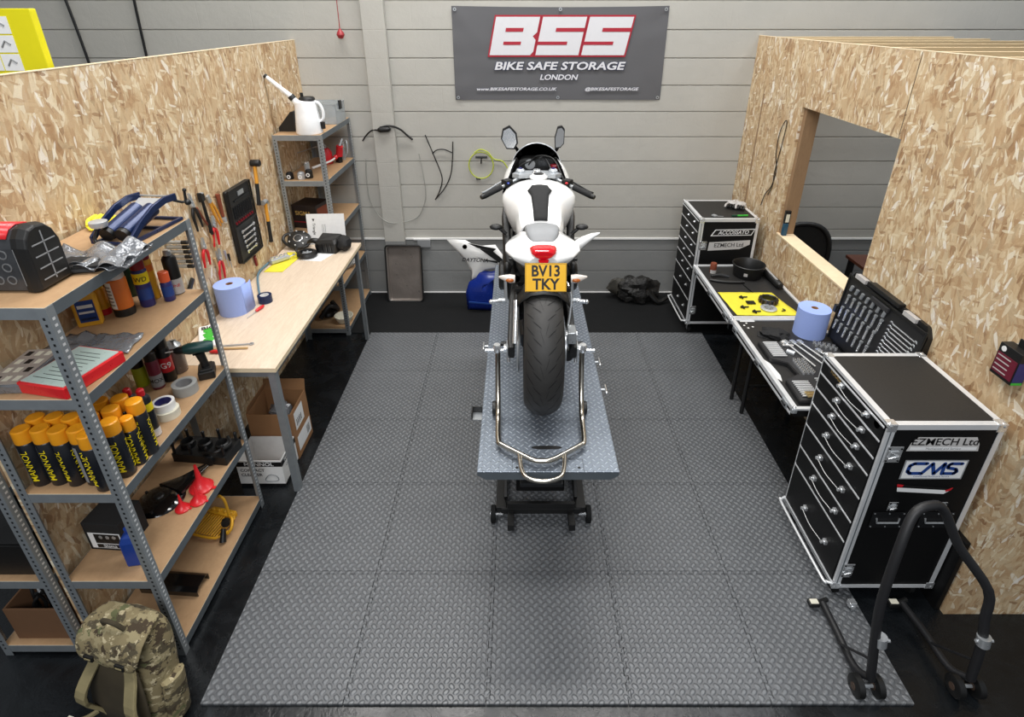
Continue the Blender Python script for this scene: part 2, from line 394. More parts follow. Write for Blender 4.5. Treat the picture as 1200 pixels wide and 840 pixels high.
for i in range(5):
    for j in range(5):
        o = MB().prism(tile_poly(i, j), .001, .013, 'foam_mat').build('floor_mat_tile')
        tag(o, 'grey raised-pattern foam mat tile, %s row from the camera, %s' % (rows[j], cols_[i]), 'floor mat', 'interlocking foam floor tiles')
# ---------------- motorcycle lift ----------------
DZ = .85
L = thing('motorcycle_lift', (.13, 1.84, 0), 'raised scissor lift table with silver tread plate deck under the motorcycle', 'lift table')
W2 = .306; LEN = 2.2
deck = MB(); deck.bb(-W2, W2, 0, LEN, DZ-.006, DZ, 'tread_plate'); deck.build('deck_plate', L, bevel=.002)
sk = MB()
sk.loft([[(-W2, -.0005, DZ-.007), (W2, -.0005, DZ-.007), (W2, .03, DZ-.007), (-W2, .03, DZ-.007)], [(-W2, 0, DZ-.02), (W2, 0, DZ-.02), (W2, .03, DZ-.02), (-W2, .03, DZ-.02)], [(-W2+.035, .0, DZ-.045), (W2-.035, .0, DZ-.045), (W2-.035, .03, DZ-.045), (-W2+.035, .03, DZ-.045)]], 'galv_dark', smooth=False)
for s_ in (-1, 1): sk.bb(s_*W2-(.004 if s_ > 0 else 0), s_*W2+(.004 if s_ < 0 else 0), .03, LEN, DZ-.05, DZ-.0065, 'black')
sk.build('deck_skirt', L)
sl = MB(); sl.bb(-.155, .155, .075, .0765, DZ, DZ+.0008, 'ink'); sl.bb(-.155, -.1535, 0.002, .075, DZ, DZ+.0008, 'ink'); sl.bb(.1535, .155, .002, .075, DZ, DZ+.0008, 'ink'); sl.build('hatch_seam', L)
MB().prism([(.05*math.cos(a)*1.0+(.02 if math.cos(a) > 0 else -.02), .012*math.sin(a)+.15) for a in [i*math.pi/8 for i in range(16)]], DZ+.0002, DZ+.0012, 'ink').build('hand_slot', L)
for x in (-.135, .135): MB().cyl((x, .025, DZ-.001), (x, .025, DZ+.0015), .006, 'ink', n=10).build('bolt_hole', L)
for s_ in (-1, 1):
    for k, (ya, za, yb, zb) in enumerate([(.55, .12, 1.65, DZ-.07), (1.65, .12, .55, DZ-.07)]):
        x = s_*(.20-.035*k)
        MB().bar((x, ya, za), (x, yb, zb), .02, .06, 'black').build('scissor_arm', L, bevel=.003)
MB().cyl((-.21, 1.1, (.12+DZ-.07)/2), (.21, 1.1, (.12+DZ-.07)/2), .014, 'dark_steel').build('pivot_shaft', L)
b = MB()
for x in (-.225, .225): b.bb(x-.03, x+.03, .50, 1.95, .055, .10, 'black')
for y in (.52, 1.9): b.bb(-.225, .225, y-.025, y+.025, .055, .095, 'black')
b.build('base_frame', L, bevel=.003)
b = MB()
for x in (-.17, .17): b.bb(x-.018, x+.018, .40, .56, .03, .075, 'black')
b.bb(-.19, .19, .49, .51, .10, .14, 'black'); b.build('foot_bracket', L, bevel=.002)
b = MB(); b.bb(-.14, .14, .62, 1.0, .10, .22, 'black'); b.bb(-.12, .12, .50, .60, .25, .28, 'dark_steel'); b.build('foot_pump', L, bevel=.006)
for x, y in ((-.27, .5), (.27, .5), (-.27, 1.9), (.27, 1.9)):
    wh = MB(); wh.lathe([(.02, -.014), (.045, -.014), (.05, -.010), (.05, .010), (.045, .014), (.02, .014)], 'rubber_black', (x, y, .0505), 'X', 20); wh.lathe([(.018, -.016), (.018, .016)], 'steel', (x, y, .0505), 'X', 12)
    wh.cyl((x*.8, y, .0505), (x*1.07, y, .0505), .007, 'chrome', n=8); wh.build('wheel', L)
for (x, y, s_) in ((W2, .88, 1), (W2, .62, 1), (-W2, 1.05, -1)):
    k = MB(); k.cyl((x-.004*s_, y, DZ-.025), (x+.03*s_, y, DZ-.025), .008, 'steel', n=10); k.tube([(x+.028*s_, y-.035, DZ-.02), (x+.028*s_, y+.035, DZ-.02)], .006, 'chrome', 8); k.ball((x+.028*s_, y-.035, DZ-.02), .010, 'chrome'); k.build('clamp_screw', L)
k = MB(); k.bb(-W2-.055, -W2-.004, .40, .46, DZ-.05, DZ-.045, 'steel'); k.bb(-W2-.055, -W2-.05, .40, .46, DZ-.05, DZ-.005, 'black'); k.bb(-W2-.055, -W2-.004, .455, .46, DZ-.05, DZ-.01, 'black'); k.build('side_bracket', L)
k = MB()
for s_ in (-1, 1): k.bb(s_*.075-.006, s_*.075+.006, 1.72, 2.02, DZ+.001, DZ+.16, 'black')
k.bb(-.075, .075, 2.01, 2.02, DZ+.001, DZ+.18, 'black'); k.build('wheel_chock', L, bevel=.002)

# ---------------- motorcycle ----------------
BX, BY, BZ = .115, 2.30, DZ+.022
B = thing('motorcycle', (BX, BY, BZ), 'white sports motorcycle seen from behind with yellow number plate, on the lift', 'motorcycle')
def wheel(name, c, rad, wid, rim):
    prof = []; h = .62*wid
    for i in range(21):
        t = -1+2*i/20; a = t*1.5
        prof.append((rad-(wid*.42)*(1-math.cos(a))*.95, wid/2*math.sin(a)/math.sin(1.5)))
    full = [(rim-.012, -wid*.36)]+prof+[(rim-.012, wid*.36)]
    mb = MB(); mb.lathe(full+[full[0]], 'tyre', c, 'X', 72, cap=False)
    W = mb.build(name, B)
    g = MB(); C_ = Vector(c)
    def pt(th, t):
        a = t*1.5; r = rad-(wid*.42)*(1-math.cos(a))*.95+.0012; x = wid/2*math.sin(a)/math.sin(1.5)
        return C_+Vector((x, r*math.cos(th), r*math.sin(th)))
    N = 26
    for k in range(N):
        for s_, off in ((1, 0), (-1, .5)):
            for (t0, t1, da, ww) in ((.10, .42, .13, .010), (.36, .74, .17, .011), (.02, .16, .20, .008)):
                if t0 == .02 and k % 2: continue
                th0 = 2*math.pi*(k+off)/N+t0*.35; n = 5; vv = []
                for i in range(n+1):
                    u = i/n; t = s_*(t0+(t1-t0)*u); th = th0-da*u; w_ = 1.7*ww*(1-abs(2*u-1)**3*.8)
                    vv += [pt(th-w_*.5, t), pt(th+w_*.5, t)]
                g.add(vv, [(2*i, 2*i+1, 2*i+3, 2*i+2) if s_ > 0 else (2*i, 2*i+2, 2*i+3, 2*i+1) for i in range(n)], 'tyre_groove')
    g.build('tread_groove', W)
    r = MB(); hw = wid*.36
    r.lathe([(rim, -hw), (rim-.02, -hw+.01), (rim-.03, 0), (rim-.02, hw-.01), (rim, hw), (rim+.006, hw), (rim-.012, 0), (rim+.006, -hw), (rim, -hw)], 'black', c, 'X', 48, cap=False)
    r.lathe([(.03, -hw*.9), (.045, -hw*.8), (.045, hw*.8), (.03, hw*.9)], 'dark_steel', c, 'X', 20)
    for k in range(5):
        a = k*2*math.pi/5+.3; d = Vector((0, math.cos(a), math.sin(a)))
        for q in (-.12, .12):
            d2 = Vector((0, math.cos(a+q), math.sin(a+q)))
            r.bar(C_+d*.04, C_+d2*(rim-.02), .03, .018, 'black', up=(1, 0, 0))
    r.build('rim', W)
    return W
RW = wheel('rear_wheel', (0, 0, .315), .315, .176, .215)
FW = wheel('front_wheel', (0, 1.375, .30), .30, .12, .215)
for x in (-.075, .075):
    d = MB(); d.lathe([(.10, -.0025), (.155, -.0025), (.155, .0025), (.10, .0025), (.10, -.0025)], 'steel', (x, 1.375, .30), 'X', 36, cap=False)
    for k in range(6):
        a = k*math.pi/3; d.bar((x, 1.375+.04*math.cos(a), .3+.04*math.sin(a)), (x, 1.375+.11*math.cos(a+.2), .3+.11*math.sin(a+.2)), .004, .014, 'black', up=(1, 0, 0))
    d.build('brake_disc', B)
d = MB(); d.lathe([(.06, -.0025), (.11, -.0025), (.11, .0025), (.06, .0025), (.06, -.0025)], 'steel', (.105, 0, .315), 'X', 32, cap=False); d.lathe([(.04, -.004), (.065, -.004), (.065, .004), (.04, .004)], 'black', (.105, 0, .315), 'X', 20)
d.build('rear_brake_disc', B)
d = MB(); d.lathe([(.05, -.004), (.10, -.004), (.105, 0), (.10, .004), (.05, .004), (.05, -.004)], 'dark_steel', (-.115, 0, .315), 'X', 36, cap=False); d.build('sprocket', B)
ch = []
for i in range(12): a = math.pi/2+math.pi*i/11; ch.append((-.115, .105*math.cos(a)*1.0, .315+.105*math.sin(a)))
ch += [(-.115, .62, .34)]; ch += [(-.115, .66, .38), (-.115, .62, .42)]
MB().tube(ch, .0065, 'steel', 6, 0, closed=True).build('chain', B)
# swing arm
def ring(cx, cy, cz, w_, h, p=4, n=16, tilt=0):
    out = []
    for j in range(n):
        a = 2*math.pi*j/n; c_, s_ = math.cos(a), math.sin(a)
        out.append((cx+w_/2*math.copysign(abs(c_)**(2/p), c_), cy+tilt*h/2*math.copysign(abs(s_)**(2/p), s_), cz+h/2*math.copysign(abs(s_)**(2/p), s_)))
    return out
s = MB()
for q in (-1, 1):
    s.loft([ring(q*.145, -.045, .315, .03, .06), ring(q*.148, 0, .315, .036, .085), ring(q*.146, .10, .33, .036, .10), ring(q*.142, .28, .38, .04, .13), ring(q*.12, .50, .42, .05, .11), ring(q*.08, .60, .42, .06, .09)], 'black')
s.loft([[(-.11, .42, .36), (-.11, .58, .38), (-.11, .58, .46), (-.11, .42, .46)], [(.11, .42, .36), (.11, .58, .38), (.11, .58, .46), (.11, .42, .46)]], 'black', smooth=False)
SA = s.build('swingarm', B)
s = MB()
for q in (-1, 1):
    s = MB(); s.bb(q*.166-.004, q*.166+.004, -.05, .03, .29, .34, 'steel'); s.lathe([(.001, 0), (.018, 0), (.018, .012), (.010, .014), (.001, .014)] if q > 0 else [(.001, -.014), (.010, -.014), (.018, -.012), (.018, 0), (.001, 0)], 'chrome', (q*.17, 0, .315), 'X', 6, cap=False)
    s.cyl((q*.16, -.02, .25), (q*.16, -.02, .29), .008, 'chrome', n=8); s.build('axle_adjuster', SA, bevel=.001)
for q in (-1, 1):
    s = MB(); s.cyl((q*.165, .06, .30), (q*.20, .06, .30), .012, 'black', n=12); s.lathe([(.018, 0), (.018, .006), (.010, .012), (.010, .024), (.018, .03), (.018, .036)], 'black', (q*.165 if q > 0 else q*.201, .0, .30), 'X', 14) if 0 else None; s.build('stand_bobbin', SA)
# rear caliper and bright brake hose, chain guard
s = MB(); s.bb(.115, .155, -.06, .02, .37, .43, 'steel'); s.cyl((.11, -.02, .40), (.16, -.02, .40), .02, 'chrome', n=12); s.build('rear_caliper', B, bevel=.004)
s = MB(); s.tube([(.118, .02, .40), (.135, .08, .47), (.14, .13, .53), (.12, .22, .57), (.09, .35, .55)], .006, 'chrome', 8, 5); s.build('brake_hose', B)
s = MB(); s.tube([(-.125, .10, .40), (-.122, .02, .52), (-.118, .09, .60)], .012, 'black', 8, 4); s.build('chain_guard', B)
s = MB(); s.tube([(-.128, -.075, .385), (-.122, .02, .56)], .013, 'chrome', 12); s.build('chrome_rail', B)
# hugger mudguard
rg = []
for i in range(13):
    a = R(76+i*8.8); r_ = .335; yy, zz = r_*math.cos(a)*-1, .315+r_*math.sin(a)
    rr = []
    for t in (-1, -.85, -.5, 0, .5, .85, 1):
        dr = -.075*abs(t)**3; x = .118*t
        rr.append((x, -(r_+dr)*math.cos(a), .315+(r_+dr)*math.sin(a)))
    rg.append(rr)
s = MB(); s.loft(rg, 'black', cap=False, closed=False); s.build('rear_hugger', B, solid=.004)
# engine, frame, radiator, exhaust
e = MB(); e.loft([ring(0, .55, .42, .34, .34, 5), ring(0, .62, .42, .40, .38, 5), ring(0, .82, .40, .42, .36, 5), ring(0, .95, .44, .36, .30, 5)], 'dark_steel', smooth=False)
e.loft([ring(0, .70, .55, .30, .2, 5), ring(0, .85, .66, .30, .2, 5), ring(0, .98, .72, .28, .16, 5)], 'black')
for q in (-1, 1): e.lathe([(.001, 0), (.07, 0), (.085, .01), (.085, .03)] if q < 0 else [(.085, -.03), (.085, -.01), (.07, 0), (.001, 0)], 'black', (q*.225, .68, .38), 'X', 20, cap=False)
e.build('engine', B)
s = MB(); s.bb(-.17, .17, 1.05, 1.09, .36, .66, 'dark_steel'); s.build('radiator', B, bevel=.005)
f = MB()
for q in (-1, 1):
    f.loft([ring(q*.10, 1.12, .80, .04, .10), ring(q*.17, .95, .76, .045, .12), ring(q*.185, .75, .68, .045, .12), ring(q*.17, .55, .52, .045, .12), ring(q*.14, .48, .38, .05, .12)], 'black')
    f.tube([(q*.16, .58, .58), (q*.11, .35, .66), (q*.09, .12, .72)], .014, 'black', 8, 4)
f.build('frame', B)
s = MB()
for q in (-1, 1):
    s.cyl((q*.10, 1.375, .30), (q*.10, 1.20, .66), .028, 'steel', n=16); s.cyl((q*.10, 1.20, .66), (q*.10, 1.10, .885), .024, 'black', n=16); s.cyl((q*.10, 1.10, .885), (q*.10, 1.096, .90), .018, 'purple', n=12)
s.cyl((-.12, 1.375, .30), (.12, 1.375, .30), .012, 'steel'); s.build('front_fork', B)
s = MB(); r2 = []
for i in range(11):
    a = R(30+i*13); r2.append([(x, 1.375+(.315-.05*abs(x/.07)**2)*math.cos(a), .30+(.315-.05*abs(x/.07)**2)*math.sin(a)) for x in (-.07, -.04, 0, .04, .07)])
s.loft(r2, 'white_gloss', cap=False, closed=False); s.build('front_mudguard', B, solid=.003)
s = MB(); s.loft([ring(-.02, .35, .14, .16, .10, 4), ring(0, .5, .16, .24, .12, 4), ring(0, .8, .17, .26, .14, 4), ring(0, 1.0, .24, .22, .10, 4)], 'dark_steel'); s.tube([(.04, .36, .14), (.12, .2, .17), (.14, .12, .19)], .028, 'dark_steel', 12, 4); s.build('exhaust', B)
# tank
def xsec(y, pts):           # half outline (x,z) from bottom to top centre, mirrored
    full = [(x, y+(yo if len(p_) > 2 else 0), z) for p_ in pts for (x, z, yo) in [(p_[0], p_[1], p_[2] if len(p_) > 2 else 0)]]
    return full+[(-x, yy, z) for (x, yy, z) in full[::-1] if x > 1e-6]
T = MB()
secs = [xsec(.40, [(.0, .66), (.06, .66), (.10, .68), (.112, .73), (.10, .775), (.055, .80), (0, .805)]),
        xsec(.46, [(.0, .64), (.08, .65), (.12, .68), (.130, .74), (.118, .80), (.066, .835), (0, .845)]),
        xsec(.54, [(.0, .62), (.10, .63), (.122, .68), (.130, .76), (.112, .835), (.076, .872), (0, .885)]),
        xsec(.62, [(.0, .62), (.12, .63), (.142, .69), (.158, .79), (.138, .862), (.09, .90), (0, .915)]),
        xsec(.68, [(.0, .62), (.13, .63), (.172, .70), (.208, .825), (.192, .862), (.11, .915), (0, .93)]),
        xsec(.73, [(.0, .62), (.13, .64), (.178, .72), (.214, .838), (.198, .868), (.12, .92), (0, .936)]),
        xsec(.80, [(.0, .64), (.12, .66), (.170, .74), (.196, .83), (.185, .862), (.12, .91), (0, .93)]),
        xsec(.88, [(.0, .68), (.10, .69), (.15, .75), (.175, .81), (.165, .84), (.11, .88), (0, .90)]),
        xsec(.95, [(.0, .72), (.08, .73), (.11, .76), (.125, .79), (.115, .81), (.07, .84), (0, .85)])]
TK = T.loft(secs, 'white_gloss').build('fuel_tank', B, sub=1)
def tank_z(x, y):            # rough height of the tank's top face
    ys = [.40, .46, .54, .62, .68, .73, .80, .88, .95]; zc = [.805, .845, .885, .915, .93, .936, .93, .90, .85]; z1 = [.80, .835, .872, .90, .915, .92, .91, .88, .84]; xw = [.055, .066, .076, .09, .11, .12, .12, .11, .07]
    i = max(0, min(len(ys)-2, sum(1 for q in ys if q <= y)-1)); t = (y-ys[i])/(ys[i+1]-ys[i]); a = zc[i]+(zc[i+1]-zc[i])*t; b_ = z1[i]+(z1[i+1]-z1[i])*t; w_ = xw[i]+(xw[i+1]-xw[i])*t
    return a+(b_-a)*(min(abs(x)/w_, 1.2)**1.3)
p = MB(); rows_ = []
for i in range(13):
    y = .405+.245*i/12; t = i/12
    hw = .034+.016*min(1, t*1.2) if t < .72 else .05+(.016*math.sin((t-.72)/.28*math.pi)) if t < .9 else .052-.10*(t-.9)
    rows_.append([(hw*u, y, tank_z(hw*u, y)+.006) for u in (-1, -.6, -.2, .2, .6, 1)])
p.loft(rows_, 'black_matt', cap=False, closed=False); p.build('tank_pad', TK, solid=.004)
c = MB(); c.lathe([(.001, .012), (.035, .012), (.04, .006), (.05, 0), (.05, -.01)], 'white_gloss', (0, .80, .936), 'Z', 28, cap=False); c.lathe([(.001, .014), (.028, .014), (.031, .010)], 'ink', (0, .80, .936), 'Z', 24, cap=False); c.build('fuel_cap', TK)
# seats and tail
S = MB(); S.loft([ring(0, .12, .80, .10, .03, 2.5), ring(0, .17, .822, .155, .05, 2.5), ring(0, .22, .832, .165, .05, 2.5), ring(0, .28, .815, .17, .06, 2.5)], 'grey_plastic'); S.build('pillion_pad', B, sub=1)
S = MB(); S.loft([ring(0, .26, .76, .20, .06, 3), ring(0, .33, .755, .22, .06, 3), ring(0, .40, .77, .17, .06, 3)], 'black_matt'); S.build('rider_seat', B, sub=1)
T = MB()
def ts(y, tw, tz, mw, mz, bw, bz): return xsec(y, [(0, bz), (bw, bz), (mw, mz-.012), (mw+.004, mz), (mw-.008, mz+.012), (tw, tz-.006), (0, tz)])
T.loft([ts(.035, .035, .775, .060, .745, .04, .715), ts(.07, .06, .795, .135, .755, .06, .69), ts(.12, .075, .812, .170, .765, .08, .67), ts(.18, .085, .822, .172, .77, .10, .665), ts(.26, .09, .805, .165, .75, .11, .66), ts(.36, .09, .78, .150, .73, .10, .66)], 'white_gloss')
TL_ = T.build('tail_fairing', B, bevel=.004, seg=3)
for q in (-1, 1):
    s = MB(); s.prism([(q*.055, .0), (q*.14, .012), (q*.16, .0)], 0, .002, 'purple'); me = s.build('stripe_decal', TL_); me.location = (0, .125, .800); me.rotation_euler = (R(20), R(q*24), 0)
    s = MB(); s.bb(q*.145-.012, q*.145+.012, .07, .10, .733, .748, 'black'); s.build('tail_vent', TL_, bevel=.003)
s = MB(); s.loft([xsec(y, [(0, a), (w1, a+.006), (w2, b_), (w2-.006, c_-.004), (0, c_)]) for y, w1, w2, a, b_, c_ in ((.012, .03, .045, .735, .755, .772), (.022, .04, .060, .728, .76, .785), (.06, .045, .066, .726, .762, .79))], 'red_lens'); tl = s.build('tail_light', B, sub=1); tl.location = (0, .012, .026)
s = MB(); s.loft([[(-.014, .005, .70), (.014, .005, .70), (.024, .01, .722), (-.024, .01, .722)], [(-.014, .02, .70), (.014, .02, .70), (.024, .03, .722), (-.024, .03, .722)]], 'red_lens', smooth=False); rf = s.build('reflector', B, bevel=.002); rf.location = (0, .012, .036)
s = MB(); s.loft([xsec(y, [(0, a), (w_, a), (w_+.01, b_), (0, b_+.01)]) for y, w_, a, b_ in ((.03, .05, .685, .70), (.12, .10, .64, .67), (.3, .12, .60, .66))], 'black'); s.tube([(0, .10, .66), (0, .05, .60), (0, .04, .54)], .03, 'black', 8, 3)
s.bar((-.13, .055, .60), (.13, .055, .60), .03, .016, 'black'); s.tube([(0, .06, .68), (0, -.005, .70), (0, -.02, .69)], .02, 'black', 8); s.build('tail_bracket', B)
# number plate
P_ = MB(); tilt = R(-28)
P_.box((0, 0, 0), (.204, .003, .138), 'plate_yellow'); P_.box((0, .004, 0), (.208, .003, .142), 'black')
pl = P_.build('number_plate', B, bevel=.0012)
t = MB(); t.text('BV13', .074, (.0, -.0018, .030), (1, 0, 0), (0, 0, 1), 'ink', .0004, .028, sx=.9); t.text('TKY', .074, (0, -.0018, -.034), (1, 0, 0), (0, 0, 1), 'ink', .0004, .028, sx=.94)
for a in ((-.099, .099, .0655, .067), (-.099, .099, -.067, -.0655)): t.bb(a[0], a[1], -.0020, -.0016, a[2], a[3], 'ink')
for x in (-.0985, .0985): t.bb(x-.0006, x+.0006, -.0020, -.0016, -.066, .066, 'ink')
tt = t.build('plate_lettering', pl); pl.location = (.008, -.035, .700); pl.scale = (.9, 1, .92); pl.rotation_euler = (tilt*.7, 0, 0)
for q in (-1, 1):
    s = MB(); s.loft([ring(q*x, .055  , .652+dz, .03 if 0 else .022, h, 2.2, 12) for x, h, dz in ((.118, .03, 0), (.13, .045, 0))], 'black')
    RR = []
    for x, h, dz, dp in ((.128, .040, 0, .03), (.15, .044, .001, .034), (.175, .032, .004, .026), (.20, .012, .009, .010), (.205, .002, .010, .002)):
        RR.append([(q*x, .055+dp/2*math.cos(a)  , .652+dz+h/2*math.sin(a)) for a in [k*math.pi/6 for k in range(12)]])
    I = MB().loft(RR, 'lens_white').build('indicator', B); s.build('indicator_mount', I)
    MB().ball((q*.152, .044, .650), .016, 'amber', (1.3, .7, .7)).build('amber_lens', I)
# right-hand spare tail panel tip seen behind the tail
# footrests
for q in (-1, 1):
    s = MB(); s.cyl((q*.18, .47, .325), (q*.262, .455, .325), .011, 'chrome', n=12); s.ball((q*.262, .455, .325), .013, 'chrome'); s.cyl((q*.185, .47, .325), (q*.22, .47, .325), .015, 'steel', n=10)
    s.bar((q*.18, .47, .32), (q*.185, .50, .44), .012, .03, 'silver_paint'); s.build('footrest', B)
    s = MB(); s.tube([(q*.185, .50, .44), (q*.17, .45, .52), (q*.15, .40, .58)], .013, 'black', 8, 3); s.ball((q*.17, .38, .56), .028, 'black', (.8, 1, 1.3)); s.build('footrest_hanger', B)
    s = MB(); s.ball((q*.235, .62, .70), .028, 'black', (1.3, .8, .6)); s.tube([(q*.18, .62, .66), (q*.225, .62, .70)], .010, 'black'); s.build('side_bobbin', B)
# top yoke, bars, controls
s = MB(); s.prism([(-.15, 1.07), (-.12, 1.13), (-.04, 1.145), (.04, 1.145), (.12, 1.13), (.15, 1.07), (.11, 1.045), (.05, 1.055), (0, 1.03), (-.05, 1.055), (-.11, 1.045)], .855, .88, 'silver_paint'); s.lathe([(.001, .018), (.022, .018), (.026, .0)], 'chrome', (0, 1.10, .88), 'Z', 20, cap=False)
for q in (-1, 1): s.lathe([(.001, .022), (.02, .022), (.028, .012), (.028, 0)], 'silver_paint', (q*.10, 1.10, .88), 'Z', 20, cap=False); s.lathe([(.001, .028), (.009, .028), (.009, .02)], 'purple', (q*.10, 1.10, .88), 'Z', 10, cap=False)
s.bar((0, 1.03, .875), (0, .955, .868), .05, .018, 'silver_paint'); s.tube([(.03*math.cos(a), 1.0+.03*math.sin(a), .90) for a in [k*math.pi/8 for k in range(16)]], .004, 'chrome', 6, closed=True)
s.build('top_yoke', B, bevel=.003)
for q in (-1, 1):
    s = MB(); s.tube([(q*.10, 1.085, .85), (q*.19, .985, .83), (q*.315, .875, .795)], .011, 'steel', 10); H_ = s.build('handlebar', B)
    s = MB(); s.tube([(q*.215, .962, .825), (q*.312, .878, .797)], .0175, 'black_matt', 12); s.tube([(q*.309, .880, .797), (q*.328, .864, .792)], [.017, .013], 'black', 12); s.build('grip', H_)
    s = MB(); s.box((q*.18, 1.0, .838), (.055, .05, .05), 'black', (0, 0, q*-.7)); s.box((q*.172, .965, .848), (.018, .02, .012), 'blue' if q < 0 else 'red'); s.build('switchgear', H_, bevel=.006)
    s = MB(); s.tube([(q*.17, 1.055, .84), (q*.22, 1.05, .83), (q*.30, .975, .80), (q*.33, .945, .795)], .006, 'steel' if q < 0 else 'black', 8, 4); s.build('lever', H_)
s = MB(); s.lathe([(.024, 0), (.028, .01), (.028, .045), (.022, .05), (.001, .05)], 'maroon', (.11, 1.17, .86), 'Z', 16); s.cyl((.11, 1.17, .85), (.11, 1.17, .862), .02, 'black'); s.build('brake_reservoir', B)
s = MB(); s.tube([(-.12, 1.1, .84), (-.10, 1.18, .90), (-.02, 1.2, .93), (.02, 1.16, .955), (.06, 1.18, .94), (.10, 1.1, .86)], .006, 'black', 8, 5); s.tube([(.16, 1.05, .85), (.10, 1.15, .95), (.0, 1.18, .96), (-.05, 1.2, .90)], .005, 'black', 8, 5); s.build('cable_loom', B)
s = MB(); s.loft([ring(0, 1.20, .90, .22, .085, 4), ring(0, 1.23, .915, .20, .08, 4)], 'black'); D_ = s.build('instrument_panel', B, bevel=.003)
s = MB(); s.cyl((-.04, 1.197, .905), (-.04, 1.1985, .905), .032, 'grey_plastic', n=24); s.bb(.01, .08, 1.197, 1.199, .89, .93, 'dark_steel'); s.build('dial', D_)
# windscreen and upper fairing
def arch(y, hw, zb, zt, n=16, p=2.3):
    out = []
    for i in range(n+1):
        a = math.pi*i/n; c_, s_ = math.cos(a), math.sin(a)
        out.append((-hw*math.copysign(abs(c_)**(2/p), c_), y, zb+(zt-zb)*abs(s_)**(2/p)))
    return out
def ar2(y0, hw, zb, zt, lean, n=16, p=2.2):
    return [(x, y0+(z-zb)*lean, z) for (x, y, z) in arch(0, hw, zb, zt, n, p)]
s = MB(); s.loft([ar2(1.20, .150, .90, 1.04, -.2, p=1.9), ar2(1.30, .150, .895, 1.02, -.1, p=1.9), ar2(1.42, .14, .87, .965, 0, p=2), ar2(1.52, .12, .82, .88, 0, p=2)], 'screen_black', cap=False, closed=False); s.build('windscreen', B, solid=.003, sub=1)
s = MB(); a_ = ar2(1.198, .152, .90, 1.043, -.2, p=1.9); s.tube([(p0[0], p0[1], p0[2]) for p0 in a_], .0035, 'silver_paint', 6); s.build('screen_edge', B)
s = MB()
def fs(y, hw, zb, zm, hi, zt): return [(-hw*.86, y, zb), (-hw, y, (zb+zm)/2), (-hw*.99, y, zm), (-hw*.80, y, zt-.03), (-hi, y, zt)]
for q in (-1, 1):
    rr = []
    for y, hw, zb, zm, hi, zt in ((1.06, .212, .66, .80, .165, .885), (1.10, .216, .64, .82, .150, .92), (1.18, .214, .62, .83, .125, .945), (1.32, .195, .62, .80, .125, .93), (1.46, .15, .64, .78, .12, .88), (1.56, .09, .68, .76, .08, .80), (1.60, .03, .70, .74, .03, .75)):
        rr.append([(q*-x, yy, z) for x, yy, z in fs(y, hw, zb, zm, hi, zt)])
    s.loft(rr, 'white_gloss', cap=False, closed=False)
UF = s.build('upper_fairing', B, solid=.004, sub=1)
s = MB()
for q in (-1, 1):
    rr = []
    for y, hw, zb, zm, hi, zt in ((1.075, .204, .67, .80, .160, .875), (1.12, .207, .66, .81, .142, .91), (1.20, .204, .65, .82, .118, .935), (1.32, .185, .65, .79, .118, .92), (1.46, .14, .66, .77, .11, .87), (1.54, .08, .69, .75, .07, .79)):
        rr.append([(q*-x, yy, z) for x, yy, z in fs(y, hw, zb, zm, hi, zt)])
    s.loft(rr, 'black_matt', cap=False, closed=False)
s.loft([ring(0, 1.25, .74, .38, .16, 4), ring(0, 1.5, .74, .16, .10, 3)], 'black_matt'); s.build('inner_liner', UF)
for q, ox in ((-1, -.005), (1, .012)):
    st = MB(); mx = q*.122+ox; st.tube([(q*.10, 1.30, .945), (mx-q*.005, 1.26, .985), (mx-(.02 if q < 0 else 0), 1.225, 1.02)], [.012, .010, .011], 'black', 10, 4); st_ = st.build('mirror_stem', B)
    hp = [(-.030, .055), (.005, .072), (.040, .035), (.048, -.018), (.030, -.05), (-.012, -.048), (-.040, .005)] if q < 0 else [(-.012, .066), (.010, .072), (.026, .052), (.024, -.02), (.006, -.042), (-.022, -.046), (-.026, .01)]
    sc = 1.0; sc = 1.22; cx, cy, cz = mx-(.045 if q < 0 else -.006), 1.20, 1.055
    h = MB(); h.loft([[(cx+x*.96*sc, cy, cz+z*.96*sc) for x, z in hp], [(cx+x*sc, cy+.012, cz+z*sc) for x, z in hp], [(cx+x*.8, cy+.045, cz+z*.8) for x, z in hp]], 'black', smooth=False)
    mr_ = h.build('mirror', B, bevel=.003)
    g = MB(); g.prism([(cx+x*1.0, cz+z*1.0) for x, z in hp], cy-.002, cy-.0005, 'chrome' if q < 0 else 'grey_plastic', 'XZ'); g.build('mirror_glass', mr_)

# ---------------- paddock stand under the swingarm ----------------
PS = thing('paddock_stand', (.105, 2.30, DZ), 'polished steel rear paddock stand lifting the motorcycle wheel', 'paddock stand')
t = MB(); r_ = .0125
path = [(-.235, .01, .345), (-.235, -.02, .20), (-.232, -.13, .05), (-.225, -.30, .035), (-.20, -.335, .035), (-.12, -.385, .035), (-.05, -.425, .035), (0, -.432, .035), (.05, -.425, .035), (.12, -.385, .035), (.20, -.335, .035), (.225, -.30, .035), (.232, -.13, .05), (.235, -.02, .20), (.235, .01, .345)]
t.tube([(x*.86, y, z) for x, y, z in path], r_, 'stainless', 12, 5); t.build('tube_frame', PS)
t = MB(); t.tube([(-.10, -.39, .035), (-.088, -.49, .036), (-.06, -.535, .036), (0, -.55, .036), (.06, -.535, .036), (.088, -.49, .036), (.10, -.39, .035)], .0095, 'stainless', 12, 5); t.build('handle_loop', PS)
